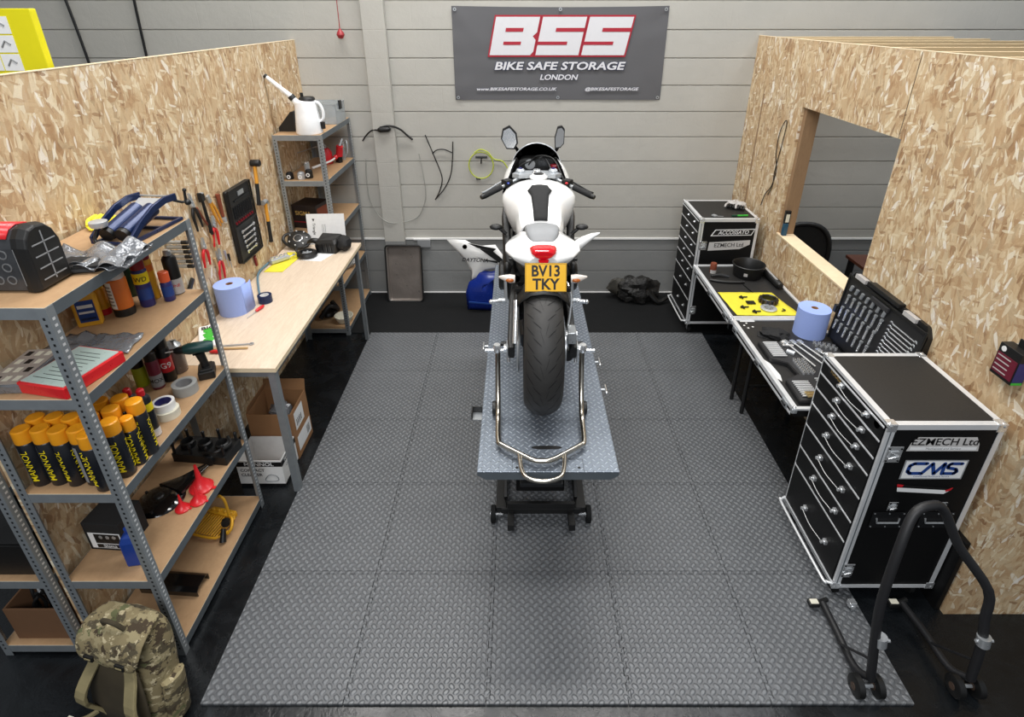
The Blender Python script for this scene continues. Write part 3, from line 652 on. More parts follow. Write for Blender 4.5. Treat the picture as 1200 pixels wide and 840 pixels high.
for q in (-1, 1):
    t = MB(); t.cyl((q*.165, .0, .322), (q*.262, .0, .322), .008, 'chrome', n=10); t.lathe([(.001, -.02), (.016, -.02), (.02, 0), (.016, .02), (.001, .02)], 'chrome', (q*.205, 0, .335), 'Z', 14, cap=False); t.build('support_pin', PS)
    t = MB(); t.lathe([(.008, -.012), (.032, -.012), (.035, 0), (.032, .012), (.008, .012)], 'black', (q*.218, -.07, .036), 'X', 18); t.build('wheel', PS)

# ---------------- helpers for small things ----------------
from mathutils import noise as mnoise
def blob(mb, c, s, m, seed=0, amp=.25, fr=2.2, n=20, flat=0, rot=None):
    rings = []
    for i in range(n//2+1):
        t = math.pi*i/(n//2); ring = []
        for j in range(n):
            a = 2*math.pi*j/n; d = Vector((math.sin(t)*math.cos(a), math.sin(t)*math.sin(a), -math.cos(t)))
            k = 1+amp*mnoise.noise(d*fr+Vector((seed, seed*.7, 0)))+amp*.5*mnoise.noise(d*fr*2.7+Vector((0, seed, 5)))
            p = Vector((d.x*s[0]*k, d.y*s[1]*k, d.z*s[2]*k))
            if flat and p.z < -s[2]*flat: p.z = -s[2]*flat
            if rot: p = Euler(rot).to_matrix() @ p
            ring.append(p+Vector(c))
        rings.append(ring)
    return mb.loft(rings, m, cap=False)
def sheet(mb, poly4, m, nx=10, ny=10, amp=.01, seed=0, fr=12):
    a, b, c, d = [Vector(p) for p in poly4]; rows_ = []
    for i in range(ny+1):
        v_ = i/ny; r_ = []
        for j in range(nx+1):
            u = j/nx; p = (a*(1-u)+b*u)*(1-v_)+(d*(1-u)+c*u)*v_
            p.z += abs(mnoise.noise(p*fr+Vector((seed, 0, seed))))*amp*2; p.x += mnoise.noise(p*fr+Vector((3, seed, 0)))*amp*.4
            r_.append(p)
        rows_.append(r_)
    return mb.loft(rows_, m, cap=False, closed=False)
def cyl_text(mb, s, size, r, zc, m, ang=0, vertical=False, bold=.01, c=(0, 0)):
    t = MB(); t.text(s, size, (0, 0, 0), (1, 0, 0), (0, 1, 0), m, 0, bold)
    import bmesh
    bm = bmesh.new(); [bm.verts.new(q) for q in t.v]; bm.verts.ensure_lookup_table()
    for f_ in t.f:
        try: bm.faces.new([bm.verts[i] for i in f_])
        except ValueError: pass
    bmesh.ops.triangulate(bm, faces=bm.faces[:])
    for _ in range(4):
        lg = [e_ for e_ in bm.edges if e_.calc_length() > r*.16]
        if not lg: break
        bmesh.ops.subdivide_edges(bm, edges=lg, cuts=1); bmesh.ops.triangulate(bm, faces=[f_ for f_ in bm.faces if len(f_.verts) > 3])
    t.v = [tuple(q.co) for q in bm.verts]; bm.verts.index_update(); t.f = [tuple(q.index for q in f_.verts) for f_ in bm.faces]; bm.free()
    vv = []
    for x, y, z in t.v:
        u, v_ = (-y, x) if vertical else (x, y)
        a = ang+u/r; vv.append((c[0]+r*math.sin(a), c[1]-r*math.cos(a), zc+v_))
    return mb.add(vv, t.f, m)
def arc_patch(mb, r, z0, z1, a0, a1, m, n=8, c=(0, 0)):
    return mb.loft([[(c[0]+r*math.sin(a0+(a1-a0)*i/n), c[1]-r*math.cos(a0+(a1-a0)*i/n), z) for i in range(n+1)] for z in (z0, z1)], m, cap=False, closed=False)

# ---------------- galvanised shelving ----------------
def shelving(name, x0, x1, y0, y1, levels, label, H=1.78):
    S_ = thing(name, (x0, y0, 0), label, 'shelving unit', group=None); W_, L_ = x1-x0, y1-y0
    for px_, py_, sx, sy in ((0, 0, 1, 1), (W_, 0, -1, 1), (0, L_, 1, -1), (W_, L_, -1, -1)):
        p = MB(); fl, th = .034, .0022; Hh = H
        xa, xb = sorted((px_, px_+sx*fl)); ya, yb = sorted((py_, py_+sy*th)); p.bb(xa, xb, ya, yb, 0, Hh, 'galv')
        xa, xb = sorted((px_, px_+sx*th)); ya, yb = sorted((py_+sy*th, py_+sy*fl)); p.bb(xa, xb, ya, yb, 0, Hh, 'galv')
        P_ = p.build('post', S_)
        q = MB(); z = .04
        while z < Hh-.03:
            xo = px_-sx*.0004; q.add([(xo, py_+sy*.012, z), (xo, py_+sy*.024, z), (xo, py_+sy*.024, z+.010), (xo, py_+sy*.012, z+.010)], [(0, 1, 2, 3)], 'alu' if sx < 0 else 'ink')
            yo = py_-sy*.0004; q.add([(px_+sx*.012, yo, z+.006), (px_+sx*.020, yo, z+.006), (px_+sx*.020, yo, z+.016), (px_+sx*.012, yo, z+.016)], [(0, 1, 2, 3)], 'dark_steel')
            z += .0245
        q.build('slot', P_)
    for z in levels:
        b = MB(); th = .0018; bh = .042
        b.bb(.003, W_-.003, .0025, .0045, z-bh, z, 'galv'); b.bb(.003, W_-.003, L_-.0045, L_-.0025, z-bh, z, 'galv')
        b.bb(.0025, .0045, .003, L_-.003, z-bh, z, 'galv_dark'); b.bb(W_-.0045, W_-.0025, .003, L_-.003, z-bh, z, 'galv_dark')  # same steel as the end beams, their shade is put into the colour
        b.build('shelf_beam', S_)
        b = MB(); b.bb(.005, W_-.005, .005, L_-.005, z-.012, z+.0005, 'shelf_board')
        b.bb(W_-.0052, W_-.0046, .006, L_-.006, z-.010, z+.0012, 'board_edge'); b.bb(.006, W_-.006, .0046, .0052, z-.01, z+.0012, 'board_edge'); b.build('shelf', S_)
    return S_
LV = [.065, .49, .98, 1.42, 1.78]
shelving('shelving_unit', -1.893, -1.505, 1.585, 2.462, LV, 'galvanised shelving unit nearest the camera, loaded with spray cans')
shelving('shelving_unit', -2.32, -1.955, 1.585, 2.80, LV, 'galvanised shelving unit beyond the partition at the left edge, holding dark crates')
shelving('shelving_unit', -1.893, -1.515, 4.40, 5.225, LV, 'galvanised corner shelving unit against the painted block wall')
e = .001
Z1, Z2, Z3, Z4, Z5 = 1.7812, 1.4212, .9812, .4912, .0662
# --- orange-capped spray cans
def big_can(h=.26, r=.0325, name='spray_can'):
    c = thing(name, (0, 0, 0), 'x', 'spray can'); hb = h-.062
    b = MB(); b.lathe([(.001, .0), (r-.003, .0), (r, .004), (r, hb), (r-.003, hb+.004), (r-.006, hb+.008), (.001, hb+.01)], 'ink_navy', (0, 0, 0), 'Z', 24, cap=False); B_ = b.build('can_body', c)
    l = MB(); arc_patch(l, r+.0004, .02, hb-.01, -1.15, -.45, 'grey_plastic'); cyl_text(l, 'MANNOL', .034, r+.0007, hb*.52, 'yellow', .15, True, .004)
    cyl_text(l, 'MANNOL', .034, r+.0007, hb*.52, 'yellow', 1.9, True, .004); l.build('can_label', B_)
    l = MB(); l.lathe([(r-.004, hb+.004), (r-.001, hb+.006), (r, hb+.010), (r-.001, hb+.058), (r-.006, hb+.062), (.001, hb+.061)], 'orange_cap', (0, 0, 0), 'Z', 28, cap=False); l.build('cap', c)
    return c
mat('ink_navy', '17191f', .3, var=.05)
spots = [(-1.845, 1.655, 'front row, far left by the rear post'), (-1.777, 1.66, 'front row, second from left'), (-1.709, 1.655, 'front row, third from left'), (-1.641, 1.66, 'front row, just left of the perforated post'),
         (-1.583, 1.629, 'half hidden behind the perforated post'), (-1.548, 1.70, 'first one right of the perforated post'), (-1.530, 1.823, 'rightmost one, at the front rail'),
         (-1.845, 1.725, 'back row, far left against the board'), (-1.777, 1.73, 'back row, second from left'), (-1.709, 1.725, 'back row, third from left'), (-1.641, 1.73, 'back row, left of the post'),
         (-1.59, 1.775, 'middle of the cluster right of the post'), (-1.668, 1.825, 'rear of the cluster, farthest left'), (-1.600, 1.844, 'rear of the cluster, next to the red-capped can')]
proto = None
for i, (x, y, w_) in enumerate(spots):
    lb = 'orange-capped black spray can, '+w_
    if i == 0: proto = big_can(); proto.location = (x, y, Z3); proto['label'] = lb; proto['group'] = 'orange-capped spray cans on the middle shelf'; o = proto
    else: o = dup(proto, (x, y, Z3), random.uniform(-.6, .9), lb)
o = big_can(.225, .0255); o.location = (-1.532, 1.762, Z3); o['label'] = 'slim orange-capped spray can, the narrow one between two wide ones'
# --- generic aerosol
def aerosol(x, y, z, label, h, r, body, cap, ch=.03, caph=None, txt=None, tcol='white', band=None, rz=0, dome=True):
    c = thing('aerosol_can', (x, y, z), label, 'spray can', rz); hb = h-ch
    b = MB(); b.lathe([(.001, 0), (r-.002, 0), (r, .003), (r, hb-.012), (r-.006, hb-.002), (r*.62, hb+.004), (.001, hb+.005)], body, (0, 0, 0), 'Z', 24, cap=False); B_ = b.build('can_body', c)
    l = MB()
    for (z0, z1, mm) in (band or []): arc_patch(l, r+.0004, z0*hb, z1*hb, -math.pi, math.pi, mm, 24)
    if txt: 
        for t_, sz, zf, vert in txt: cyl_text(l, t_, sz, r+.0008, zf*hb, tcol, .5, vert, .012)
    if l.v: l.build('can_label', B_)
    rc = r*.93 if dome else r*.55
    l = MB(); l.lathe([(rc*.96, hb-.004), (rc, hb), (rc, h-.006), (rc-.005, h), (.001, h)], cap, (0, 0, 0), 'Z', 24, cap=False); l.build('cap', c)
    return c
aerosol(-1.635, 1.935, Z3, 'blue and yellow spray can with small red cap, left of its twin', .235, .0275, 'ink_navy', 'red', .035, dome=False, band=[(.62, .82, 'yellow')])
aerosol(-1.572, 1.925, Z3, 'spray can with small red cap, yellow band and silver foot at the shelf front', .24, .0275, 'ink_navy', 'red', .035, dome=False, band=[(.66, .84, 'yellow'), (.02, .2, 'alu')])
aerosol(-1.752, 2.272, Z3, 'maroon spray can on middle shelf with pale lettering', .20, .028, 'burgundy', 'black', .04, band=[(.08, .5, 'grey_plastic')], txt=[('MOX', .03, .3, False)], tcol='ink')
aerosol(-1.73, 2.335, Z3, 'black spray can with red label reading G9 on middle shelf', .24, .030, 'black', 'black', .05, band=[(.3, .72, 'red')], txt=[('G9', .042, .5, False)])
aerosol(-1.79, 2.35, Z3, 'dark spray can standing behind the red-labelled one', .24, .030, 'black', 'white', .03, band=[(.2, .6, 'maroon')])
aerosol(-1.84, 2.29, Z3, 'olive yellow tin at the back of the middle shelf', .16, .03, 'lime', 'black', .05)
o = thing('storage_jar', (-1.728, 2.412, Z3), 'clear brown jar of small hardware with silver lid beside the cordless drill', 'jar')
MB().lathe([(.001, 0), (.038, 0), (.041, .005), (.041, .13), (.035, .145)], 'brown_glass', (0, 0, 0), 'Z', 24, cap=False).build('jar_body', o) if 'brown_glass' in M else (mat('brown_glass', '6e6058', .25), MB().lathe([(.001, 0), (.038, 0), (.041, .005), (.041, .13), (.035, .145)], 'brown_glass', (0, 0, 0), 'Z', 24, cap=False).build('jar_body', o))
l = MB(); l.lathe([(.037, .145), (.038, .15), (.02, .17), (.008, .178), (.001, .178)], 'steel', (0, 0, 0), 'Z', 20, cap=False); l.tube([(-.02, 0, .168), (.03, -.01, .185)], .006, 'steel'); l.build('lid', o)
def tape(x, y, z, R_, r, h, m, mc, label, cat='tape roll'):
    b = MB(); b.lathe([(r, 0), (R_, 0), (R_, h), (r, h), (r, 0)], m, (0, 0, 0), 'Z', 32, cap=False); o = thing('tape_roll', (x, y, z), label, cat); b.build('tape', o)
    MB().lathe([(r-.003, .001), (r-.0005, .001), (r-.0005, h-.001), (r-.003, h-.001), (r-.003, .001)], mc, (0, 0, 0), 'Z', 28, cap=False).build('core', o); return o
tape(-1.60, 2.235, Z3, .055, .038, .05, 'tape_grey', 'grey_plastic', 'wide grey tape roll on the middle shelf in front of the drill')
tape(-1.585, 2.055, Z3, .050, .036, .038, 'cream', 'white', 'cream masking tape roll, lower of the two stacked')
tape(-1.595, 2.06, Z3+.0385, .046, .034, .035, 'white', 'purple', 'white tape roll with blue lining, upper of the two stacked')
tape(-1.70, 1.975, Z3, .05, .036, .05, 'cream', 'card', 'buff tape roll behind the red-capped spray cans')
o = MB().lathe([(.001, 0), (.034, 0), (.034, .05), (.028, .08), (.001, .085)], 'red', (-1.80, 1.84, Z3), 'Z', 20, cap=False).build('red_tub'); tag(o, 'round red tub half hidden behind the orange caps', 'tub')
# --- cordless drill
D = thing('cordless_drill', (-1.565, 2.375, Z3), 'dark teal cordless drill standing upright on its battery on the middle shelf', 'drill', R(25))
b = MB(); b.box((0, 0, .022), (.075, .10, .044), 'black'); b.box((0, 0, .048), (.06, .08, .012), 'black'); b.build('battery', D, bevel=.006)
b = MB(); b.loft([ring(0, 0, 0, .04, .05, 3)], 'black', cap=False) if 0 else None; b.tube([(0, 0, .05), (-.004, 0, .09), (-.012, 0, .135)], [.020, .019, .023], 'black', 12); b.build('grip', D)
b = MB(); b.tube([(.055, 0, .158), (.035, 0, .160), (-.05, 0, .165), (-.075, 0, .166)], [.022, .029, .029, .022], 'teal', 16) if 'teal' in M else (mat('teal', '12403f', .4), b.tube([(.055, 0, .158), (.035, 0, .160), (-.05, 0, .165), (-.075, 0, .166)], [.022, .029, .029, .022], 'teal', 16)); b.build('motor_housing', D)
b = MB(); b.tube([(-.075, 0, .166), (-.10, 0, .167), (-.115, 0, .168)], [.020, .018, .010], 'dark_steel', 12); b.tube([(-.115, 0, .168), (-.15, 0, .170)], .004, 'chrome', 8); b.build('chuck', D)
b = MB(); b.box((-.035, 0, .138), (.012, .014, .025), 'black'); b.build('trigger', D)
# --- upper shelf two: bottles
o = thing('oil_bottle', (-1.835, 2.12, Z2), 'yellow rectangular bottle with blue label, leftmost on the fourth shelf up', 'bottle', R(25))
b = MB(); b.loft([[(x*k, y*k2, z) for x, y in ((-.045, -.022), (.045, -.022), (.045, .022), (-.045, .022))] for z, k, k2 in ((0, .95, .9), (.005, 1, 1), (.125, 1, 1), (.15, .8, .9), (.16, .3, .5))], 'yellow_metal', smooth=False); b.build('bottle_body', o, bevel=.006)
b = MB(); b.bb(-.03, .036, -.0228, -.0222, .02, .12, 'label_blue'); b.bb(-.025, .03, -.0234, -.023, .085, .10, 'white'); b.bb(-.025, .03, -.0234, -.023, .06, .07, 'white'); b.bb(-.025, .03, -.0234, -.023, .03, .04, 'navy'); b.build('bottle_label', o)
b = MB(); b.cyl((0, 0, .16), (0, 0, .185), .014, 'yellow'); b.build('cap', o)
aerosol(-1.84, 2.215, Z2, 'yellow can with red foot standing behind the blue-labelled bottle', .16, .027, 'yellow_metal', 'yellow', .03, band=[(.0, .22, 'red')])
o = thing('oil_bottle', (-1.866, 2.30, Z2), 'large plain yellow jug behind the orange and white can', 'bottle', R(15))
b = MB(); b.loft([[(x*k, y*k, z) for x, y in ((-.04, -.05), (.04, -.05), (.04, .05), (-.04, .05))] for z, k in ((0, .95), (.005, 1), (.18, 1), (.215, .6), (.22, .4))], 'yellow_metal', smooth=False); b.build('bottle_body', o, bevel=.006); MB().cyl((0, 0, .22), (0, 0, .25), .016, 'yellow').build('cap', o)
aerosol(-1.748, 2.215, Z2, 'stout orange and white can with a black foot on the fourth shelf', .20, .041, 'orange', 'silver_paint', .022, band=[(.0, .2, 'black')], dome=True)
_o = MB(); arc_patch(_o, .0418, .04, .165, -1.0, .1, 'white')
for k in range(6): arc_patch(_o, .0422, .055+k*.017, .062+k*.017, -.9, -.05, 'grey_plastic')
_o.build('white_label', [q for q in bpy.data.objects if q.get('label', '').startswith('stout orange')][0])
aerosol(-1.835, 2.405, Z2, 'tall dark green tin at the back of the fourth shelf', .24, .04, 'green_dark', 'green_dark', .01)
aerosol(-1.693, 2.295, Z2, 'blue spray can with maroon cap and yellow shield label', .235, .031, 'purple', 'maroon', .05, band=[(.62, .9, 'yellow'), (.2, .5, 'label_blue')], txt=[('WD', .03, .74, False)], tcol='ink')
aerosol(-1.708, 2.37, Z2, 'yellow spray can with maroon top behind the maroon-capped blue can', .25, .027, 'yellow_metal', 'maroon', .05, band=[(.7, .86, 'orange')])
aerosol(-1.622, 2.345, Z2, 'small purple spray can with bright orange cap', .145, .024, 'purple', 'orange_red', .045, band=[(.25, .75, 'label_blue')]) if 'orange_red' in M else (mat('orange_red', 'f0683a', .4), aerosol(-1.622, 2.345, Z2, 'small purple spray can with bright orange cap', .145, .024, 'purple', 'orange_red', .045, band=[(.25, .75, 'label_blue')]))
aerosol(-1.627, 2.42, Z2, 'black spray can with silver shoulder and white lower label, last before the post', .22, .031, 'black', 'steel', .03, dome=False, band=[(.02, .42, 'pale_label')], txt=[('ONE', .02, .25, False)], tcol='red') if 'pale_label' in M else (mat('pale_label', 'b9b6b4', .5), aerosol(-1.627, 2.42, Z2, 'black spray can with silver shoulder and white lower label, last before the post', .22, .031, 'black', 'steel', .03, dome=False, band=[(.02, .42, 'pale_label')], txt=[('ONE', .02, .25, False)], tcol='red'))
# --- organiser boxes
o = thing('organiser_box', (-1.635, 1.70, Z2), 'red organiser box with pale printed lid on the fourth shelf', 'organiser box', R(-12))
b = MB(); b.box((0, .03, .0225), (.20, .25, .045), 'red_plastic'); b.build('box_base', o, bevel=.004)
b = MB(); b.box((0, .03, .0465), (.18, .23, .003), 'lid_pale') if 'lid_pale' in M else (mat('lid_pale', 'b9ccc6', .3), b.box((0, .03, .0465), (.18, .23, .003), 'lid_pale'))
for k in range(9): b.box((-.005+.01*(k % 2), -.055+k*.021, .0484), (.13-.02*(k % 3), .0025, .0004), 'ink')
b.build('lid', o)
o = thing('organiser_box', (-1.815, 1.72, Z2), 'clear plastic organiser box left of the red one', 'organiser box', R(4))
b = MB(); b.box((0, .02, .018), (.13, .24, .036), 'pack'); b.build('box_base', o, bevel=.004)
b = MB(); b.box((0, .02, .0375), (.12, .23, .002), 'grey_clear') if 'grey_clear' in M else (mat('grey_clear', 'a49a92', .3), b.box((0, .02, .0375), (.12, .23, .002), 'grey_clear'))
for i in range(3):
    for k in range(4): b.box((-.035+i*.035, -.06+k*.055, .0388), (.02, .03, .0006), 'cream' if (i+k) % 3 else 'ink')
b.build('lid', o)
b = MB(); sheet(b, [(-1.88, 1.89, Z2+.004), (-1.53, 1.88, Z2+.004), (-1.55, 2.02, Z2+.003), (-1.86, 2.02, Z2+.003)], 'pack', 16, 8, .018, 2, 16); o = b.build('plastic_wrap', solid=.002); tag(o, 'crumpled clear plastic wrap behind the red organiser box', 'plastic bag')
# --- top shelf
o = thing('tool_organiser', (-1.735, 1.695, Z1+.0075), 'transparent hardware organiser with black ribbed ends and red handle, top shelf corner', 'tool case')
prof = [(0, .0), (.14, .0), (.14, .14), (.125, .18), (.10, .205), (.06, .212), (.03, .205), (.008, .18), (0, .15)]
b = MB(); b.loft([[(x, p[0], p[1]) for p in prof] for x in (-.145, .105)], 'organiser_grey', smooth=False) if 'organiser_grey' in M else (mat('organiser_ring', '6e7072', .3), mat('organiser_grey', '3a3c3f', .15, var=.5, vs_=22), b.loft([[(x, p[0], p[1]) for p in prof] for x in (-.145, .105)], 'organiser_grey', smooth=False)); b.build('clear_body', o, bevel=.004)
b = MB(); b.loft([[(x, .07+(p[0]-.07)*k, .106+(p[1]-.106)*k) for p in prof] for x, k in ((.098, 1.04), (.118, 1.06), (.142, 1.0), (.146, .93))], 'black', smooth=False)
b.build('ribbed_end', o, bevel=.003)
b = MB()
for z in (.03, .07, .11, .15): b.bb(.1465, .1485, .02, .12, z, z+.004, 'grey_plastic')
b.bb(.1465, .1485, .068, .072, .02, .19, 'grey_plastic'); b.bb(.100, .102, -.004, -.003, .02, .15, 'grey_plastic')
b.build('rib', o)
b = MB()
for k in range(5):
    for j in range(3): b.lathe([(.012, 0), (.016, 0), (.016, .002), (.012, .002), (.012, 0)], 'organiser_ring', (-.11+k*.042, -.002, .04+j*.045), 'Y', 14, cap=False)
b.build('insert', o)
b = MB(); b.loft([[(x, .07+(p[0]-.07)*1.03, .106+(p[1]-.106)*1.03) for p in prof[2:8]] for x in (-.145, .085)], 'red_plastic', cap=False, closed=False); b.build('red_handle', o, solid=.004)
b = MB(); sheet(b, [(-1.74, 1.88, Z1+.004), (-1.43, 1.84, Z1+.004), (-1.42, 2.03, Z1+.02), (-1.77, 2.05, Z1+.004)], 'pack', 30, 22, .04, 5, 9); sheet(b, [(-1.60, 1.85, Z1+.012), (-1.44, 1.84, Z1+.012), (-1.41, 2.04, Z1+.035), (-1.58, 2.02, Z1+.02)], 'pack', 20, 16, .035, 8, 11)
o = b.build('plastic_bag', solid=.0015); tag(o, 'silvery crumpled plastic bag spilling over the top shelf edge', 'plastic bag')
b = MB(); blob(b, (-1.60, 1.90, Z1+.014), (.12, .06, .02), 'black_matt', 3, .4, flat=.7); b.build('cloth_fold', o)
o = thing('gloves', (-1.835, 2.37, Z1), 'yellow folded work gloves lying behind the blue foot pump', 'gloves', R(20))
b = MB(); blob(b, (0, 0, .012), (.06, .10, .016), 'yellow_cloth', 1, .3, flat=.7); b.build('palm', o)
b = MB()
for k in range(4): b.tube([(-.04+k*.022, -.06, .018), (-.045+k*.024, -.02, .032), (-.035+k*.02, .05, .03)], .009, 'yellow_cloth', 8, 3)
b.build('finger', o)
# foot pump
FP = thing('foot_pump', (-1.635, 2.12, Z1), 'blue steel double-barrel foot pump on the top shelf', 'foot pump', R(-6))
b = MB()
for s_ in (-1, 1): b.bar((s_*.075, .0, .008), (s_*.075, .33, .008), .014, .014, 'navy')
for y in (.005, .20, .325): b.bar((-.075, y, .008), (.075, y, .008), .014, .012, 'navy')
b.build('base_frame', FP, bevel=.002)
b = MB()
for s_ in (-1, 1): b.loft([[(s_*.085-.006, y, z), (s_*.085+.006, y, z), (s_*.085+.006, y, z+.03), (s_*.085-.006, y, z+.03)] for y, z in ((.0, .005), (.08, .055), (.16, .09), (.24, .105), (.31, .10))], 'navy', smooth=False)
b.cyl((-.09, .31, .115), (.09, .31, .115), .005, 'steel'); b.build('lever_frame', FP, bevel=.002)
b = MB(); b.box((0, .25, .10), (.13, .07, .006), 'silver_paint', (R(20), 0, 0)); b.build('pedal', FP, bevel=.002)
for s_ in (-1, 1):
    b = MB(); b.tube([(s_*.034, .04, .04), (s_*.034, .22, .085)], .031, 'navy', 18); b.tube([(s_*.034, .02, .036), (s_*.034, .045, .042)], .028, 'black', 16); b.build('barrel', FP)
b = MB(); b.lathe([(.001, -.01), (.03, -.01), (.033, 0), (.033, .012), (.028, .014), (.001, .014)], 'silver_paint', (-.045, .015, .085), 'Z', 22, cap=False); b.build('pressure_gauge', FP)
b = MB(); b.tube([(-.045, .0, .07), (-.05, -.02, .03), (-.03, -.03, .01), (-.05, .0, .008)], .007, 'black', 8, 5); b.build('air_hose', FP)
b = MB(); b.tube([(.08, .30, .10), (.11, .33, .085), (.115, .335, .12), (.118, .335, .135)], .006, 'black', 8, 3); b.ball((.12, .335, .082), .014, 'black'); b.ball((.118, .335, .138), .009, 'black'); b.build('hose_clip', FP)
# --- shelf four (z .49)
o = thing('cylinder_head', (-1.665, 2.345, Z4), 'black engine cylinder head with rows of studs on the second shelf up', 'engine part', R(-4))
b = MB(); b.loft([[(x, y, z) for x, y in ((-.15, -.07), (.15, -.08), (.155, .07), (-.15, .075))] for z in (0, .05)], 'black', smooth=False); b.build('casting', o, bevel=.006)
for k in range(3):
    b = MB(); b.lathe([(.03, 0), (.036, .0), (.036, .035), (.028, .042), (.024, .03), (.022, 0)], 'black', (-.095+k*.095, .0, .045), 'Z', 20, cap=False); b.build('throttle_body', o)
for k in range(8):
    b = MB(); x, y = -.135+.09*(k//2), -.06 if k % 2 else .06; b.cyl((x, y, .04), (x, y, .10+.012*math.sin(k*2)), .007, 'black', n=8); b.ball((x, y, .10+.012*math.sin(k*2)), .010, 'dark_steel', n=8); b.build('stud', o)
b = MB(); b.cyl((.06, -.09, .03), (.06, -.072, .03), .028, 'dark_steel', n=20); b.tube([(.02, -.06, .06), (.10, -.07, .08), (.14, 0, .075), (.10, .05, .08)], .008, 'black', 8, 4); b.build('port', o)
o = thing('engine_cover', (-1.735, 2.02, Z4), 'glossy black round engine cover with a long pointed bracket on the second shelf', 'engine part', R(-22))
b = MB(); b.lathe([(.001, .028), (.03, .03), (.07, .024), (.10, .01), (.11, 0)], 'black_gloss', (0, 0, .002), 'Z', 32, cap=False); b.loft([ring(.0, .06, .018, .16, .03, 3), ring(.02, .14, .02, .08, .025, 3), ring(.04, .24, .03, .03, .012, 3)], 'black_gloss'); b.build('cover_shell', o)
b = MB(); b.lathe([(.001, .038), (.018, .036), (.024, .03)], 'black', (0, 0, .002), 'Z', 20, cap=False)
for k in range(6): a = k*math.pi/3; b.cyl((.09*math.cos(a), .09*math.sin(a), .005), (.09*math.cos(a), .09*math.sin(a), .024), .007, 'dark_steel', n=8)
b.build('cover_boss', o)
def funnel(x, y, z, k, label, rz=0):
    o = thing('funnel', (x, y, z), label, 'funnel', rz, 'upturned red funnels')
    b = MB(); b.lathe([(.055*k, 0), (.056*k, .012*k), (.053*k, .013*k), (.014*k, .07*k), (.006*k, .15*k), (.005*k, .15*k), (.010*k, .07*k), (.050*k, .008*k), (.05*k, 0)], 'red_plastic', (0, 0, 0), 'Z', 24, cap=False); b.build('cone', o)
    b = MB(); b.box((.062*k, 0, .006*k), (.018*k, .016*k, .003), 'red_plastic'); b.build('hanging_tab', o)
funnel(-1.575, 2.10, Z4, 1.0, 'tall upturned red funnel at the back of the trio')
funnel(-1.548, 2.015, Z4, .66, 'small upturned red funnel nearest the shelf front'); funnel(-1.60, 1.97, Z4, .6, 'small upturned red funnel on the left of the trio')
o = thing('blue_jug', (-1.64, 1.695, Z4), 'blue plastic bottle with white and yellow labels behind the perforated post', 'bottle', R(10))
b = MB(); b.loft([[(x*k, y*k, z) for x, y in ((-.035, -.035), (.035, -.035), (.035, .035), (-.035, .035))] for z, k in ((0, .92), (.006, 1), (.13, 1), (.155, .75), (.165, .35), (.17, .3))], 'blue_jug', smooth=False); b.build('bottle_body', o, bevel=.007)
b = MB(); b.bb(.0355, .036, -.02, .022, .03, .075, 'cream'); b.bb(.0355, .036, -.02, .022, .10, .125, 'white'); b.build('bottle_label', o); MB().cyl((0, 0, .168), (0, 0, .19), .014, 'blue_jug').build('cap', o)
o = thing('parts_box', (-1.795, 1.79, Z4), 'black parts box with a picture label on the second shelf', 'box', R(-4))
b = MB(); b.bb(-.085, .085, -.05, .09, 0, .16, 'black_matt'); b.build('box_body', o, bevel=.003)
b = MB(); b.bb(-.07, .075, -.0515, -.0505, .015, .105, 'paper'); b.bb(-.045, .07, -.0522, -.0516, .045, .10, 'dark_steel'); b.bb(-.045, .075, -.0522, -.0516, .018, .04, 'ink'); b.text('Shima', .026, (.015, -.0526, .029), (1, 0, 0), (0, 0, 1), 'paper', .0003, .01)
for k in range(7): blob(b, (-.03+k*.015, -.0525, .062+.02*(k % 2)), (.009, .001, .010), 'steel' if k % 2 else 'black', k, .3, n=10)
b.build('picture_label', o)
# --- bottom shelf
o = thing('yellow_stand', (-1.675, 2.215, Z5), 'yellow ribbed metal foot rest with bent handle on the bottom shelf', 'metal stand', R(-14))
b = MB()
for k in range(11): b.tube([(-.09+k*.0155, -.05, .02), (-.09+k*.0155, .075, .022)], .0045, 'yellow_metal', 8)
b.tube([(-.10, -.055, .02), (.07, -.055, .02), (.075, .02, .02), (.07, .09, .03), (-.09, .09, .03), (-.10, .02, .02)], .007, 'yellow_metal', 8, 4, closed=True); b.build('ribbed_plate', o)
b = MB(); b.bb(-.085, .065, .075, .12, .0, .035, 'yellow_metal')
for k in range(4): b.ball((-.07+k*.04, .097, .036), .012, 'yellow_metal', n=8)
b.build('rear_block', o, bevel=.003)
b = MB(); b.tube([(.085, .05, .0), (.085, .05, .10), (.083, .05, .19), (.06, .05, .215), (.045, .055, .205)], .0075, 'yellow_metal', 10, 4); b.tube([(.085, .05, .07), (.12, .03, .085), (.135, .0, .06), (.12, -.02, .03), (.105, -.01, .03)], .0075, 'yellow_metal', 10, 4); b.build('bent_handle', o)
b = MB(); b.cyl((.085, .02, .07), (.10, .0, .075), .022, 'black', n=14); b.tube([(.10, -.02, .06), (.115, -.06, .008)], [.012, .017], 'black', 10); b.build('black_clamp', o)
o = thing('black_channel', (-1.66, 1.88, Z5), 'black folded plastic channel lying across the bottom shelf', 'plastic strip', R(-4))
b = MB(); pr = [(-.05, .0), (-.052, .03), (-.03, .045), (.03, .048), (.05, .035), (.048, .004), (.044, .004), (.044, .033), (.028, .044), (-.028, .041), (-.047, .028), (-.046, .0)]
b.loft([[(x, a, z) for a, z in pr] for x in (-.20+.02, .11)], 'black_gloss', smooth=False); b.build('channel', o)
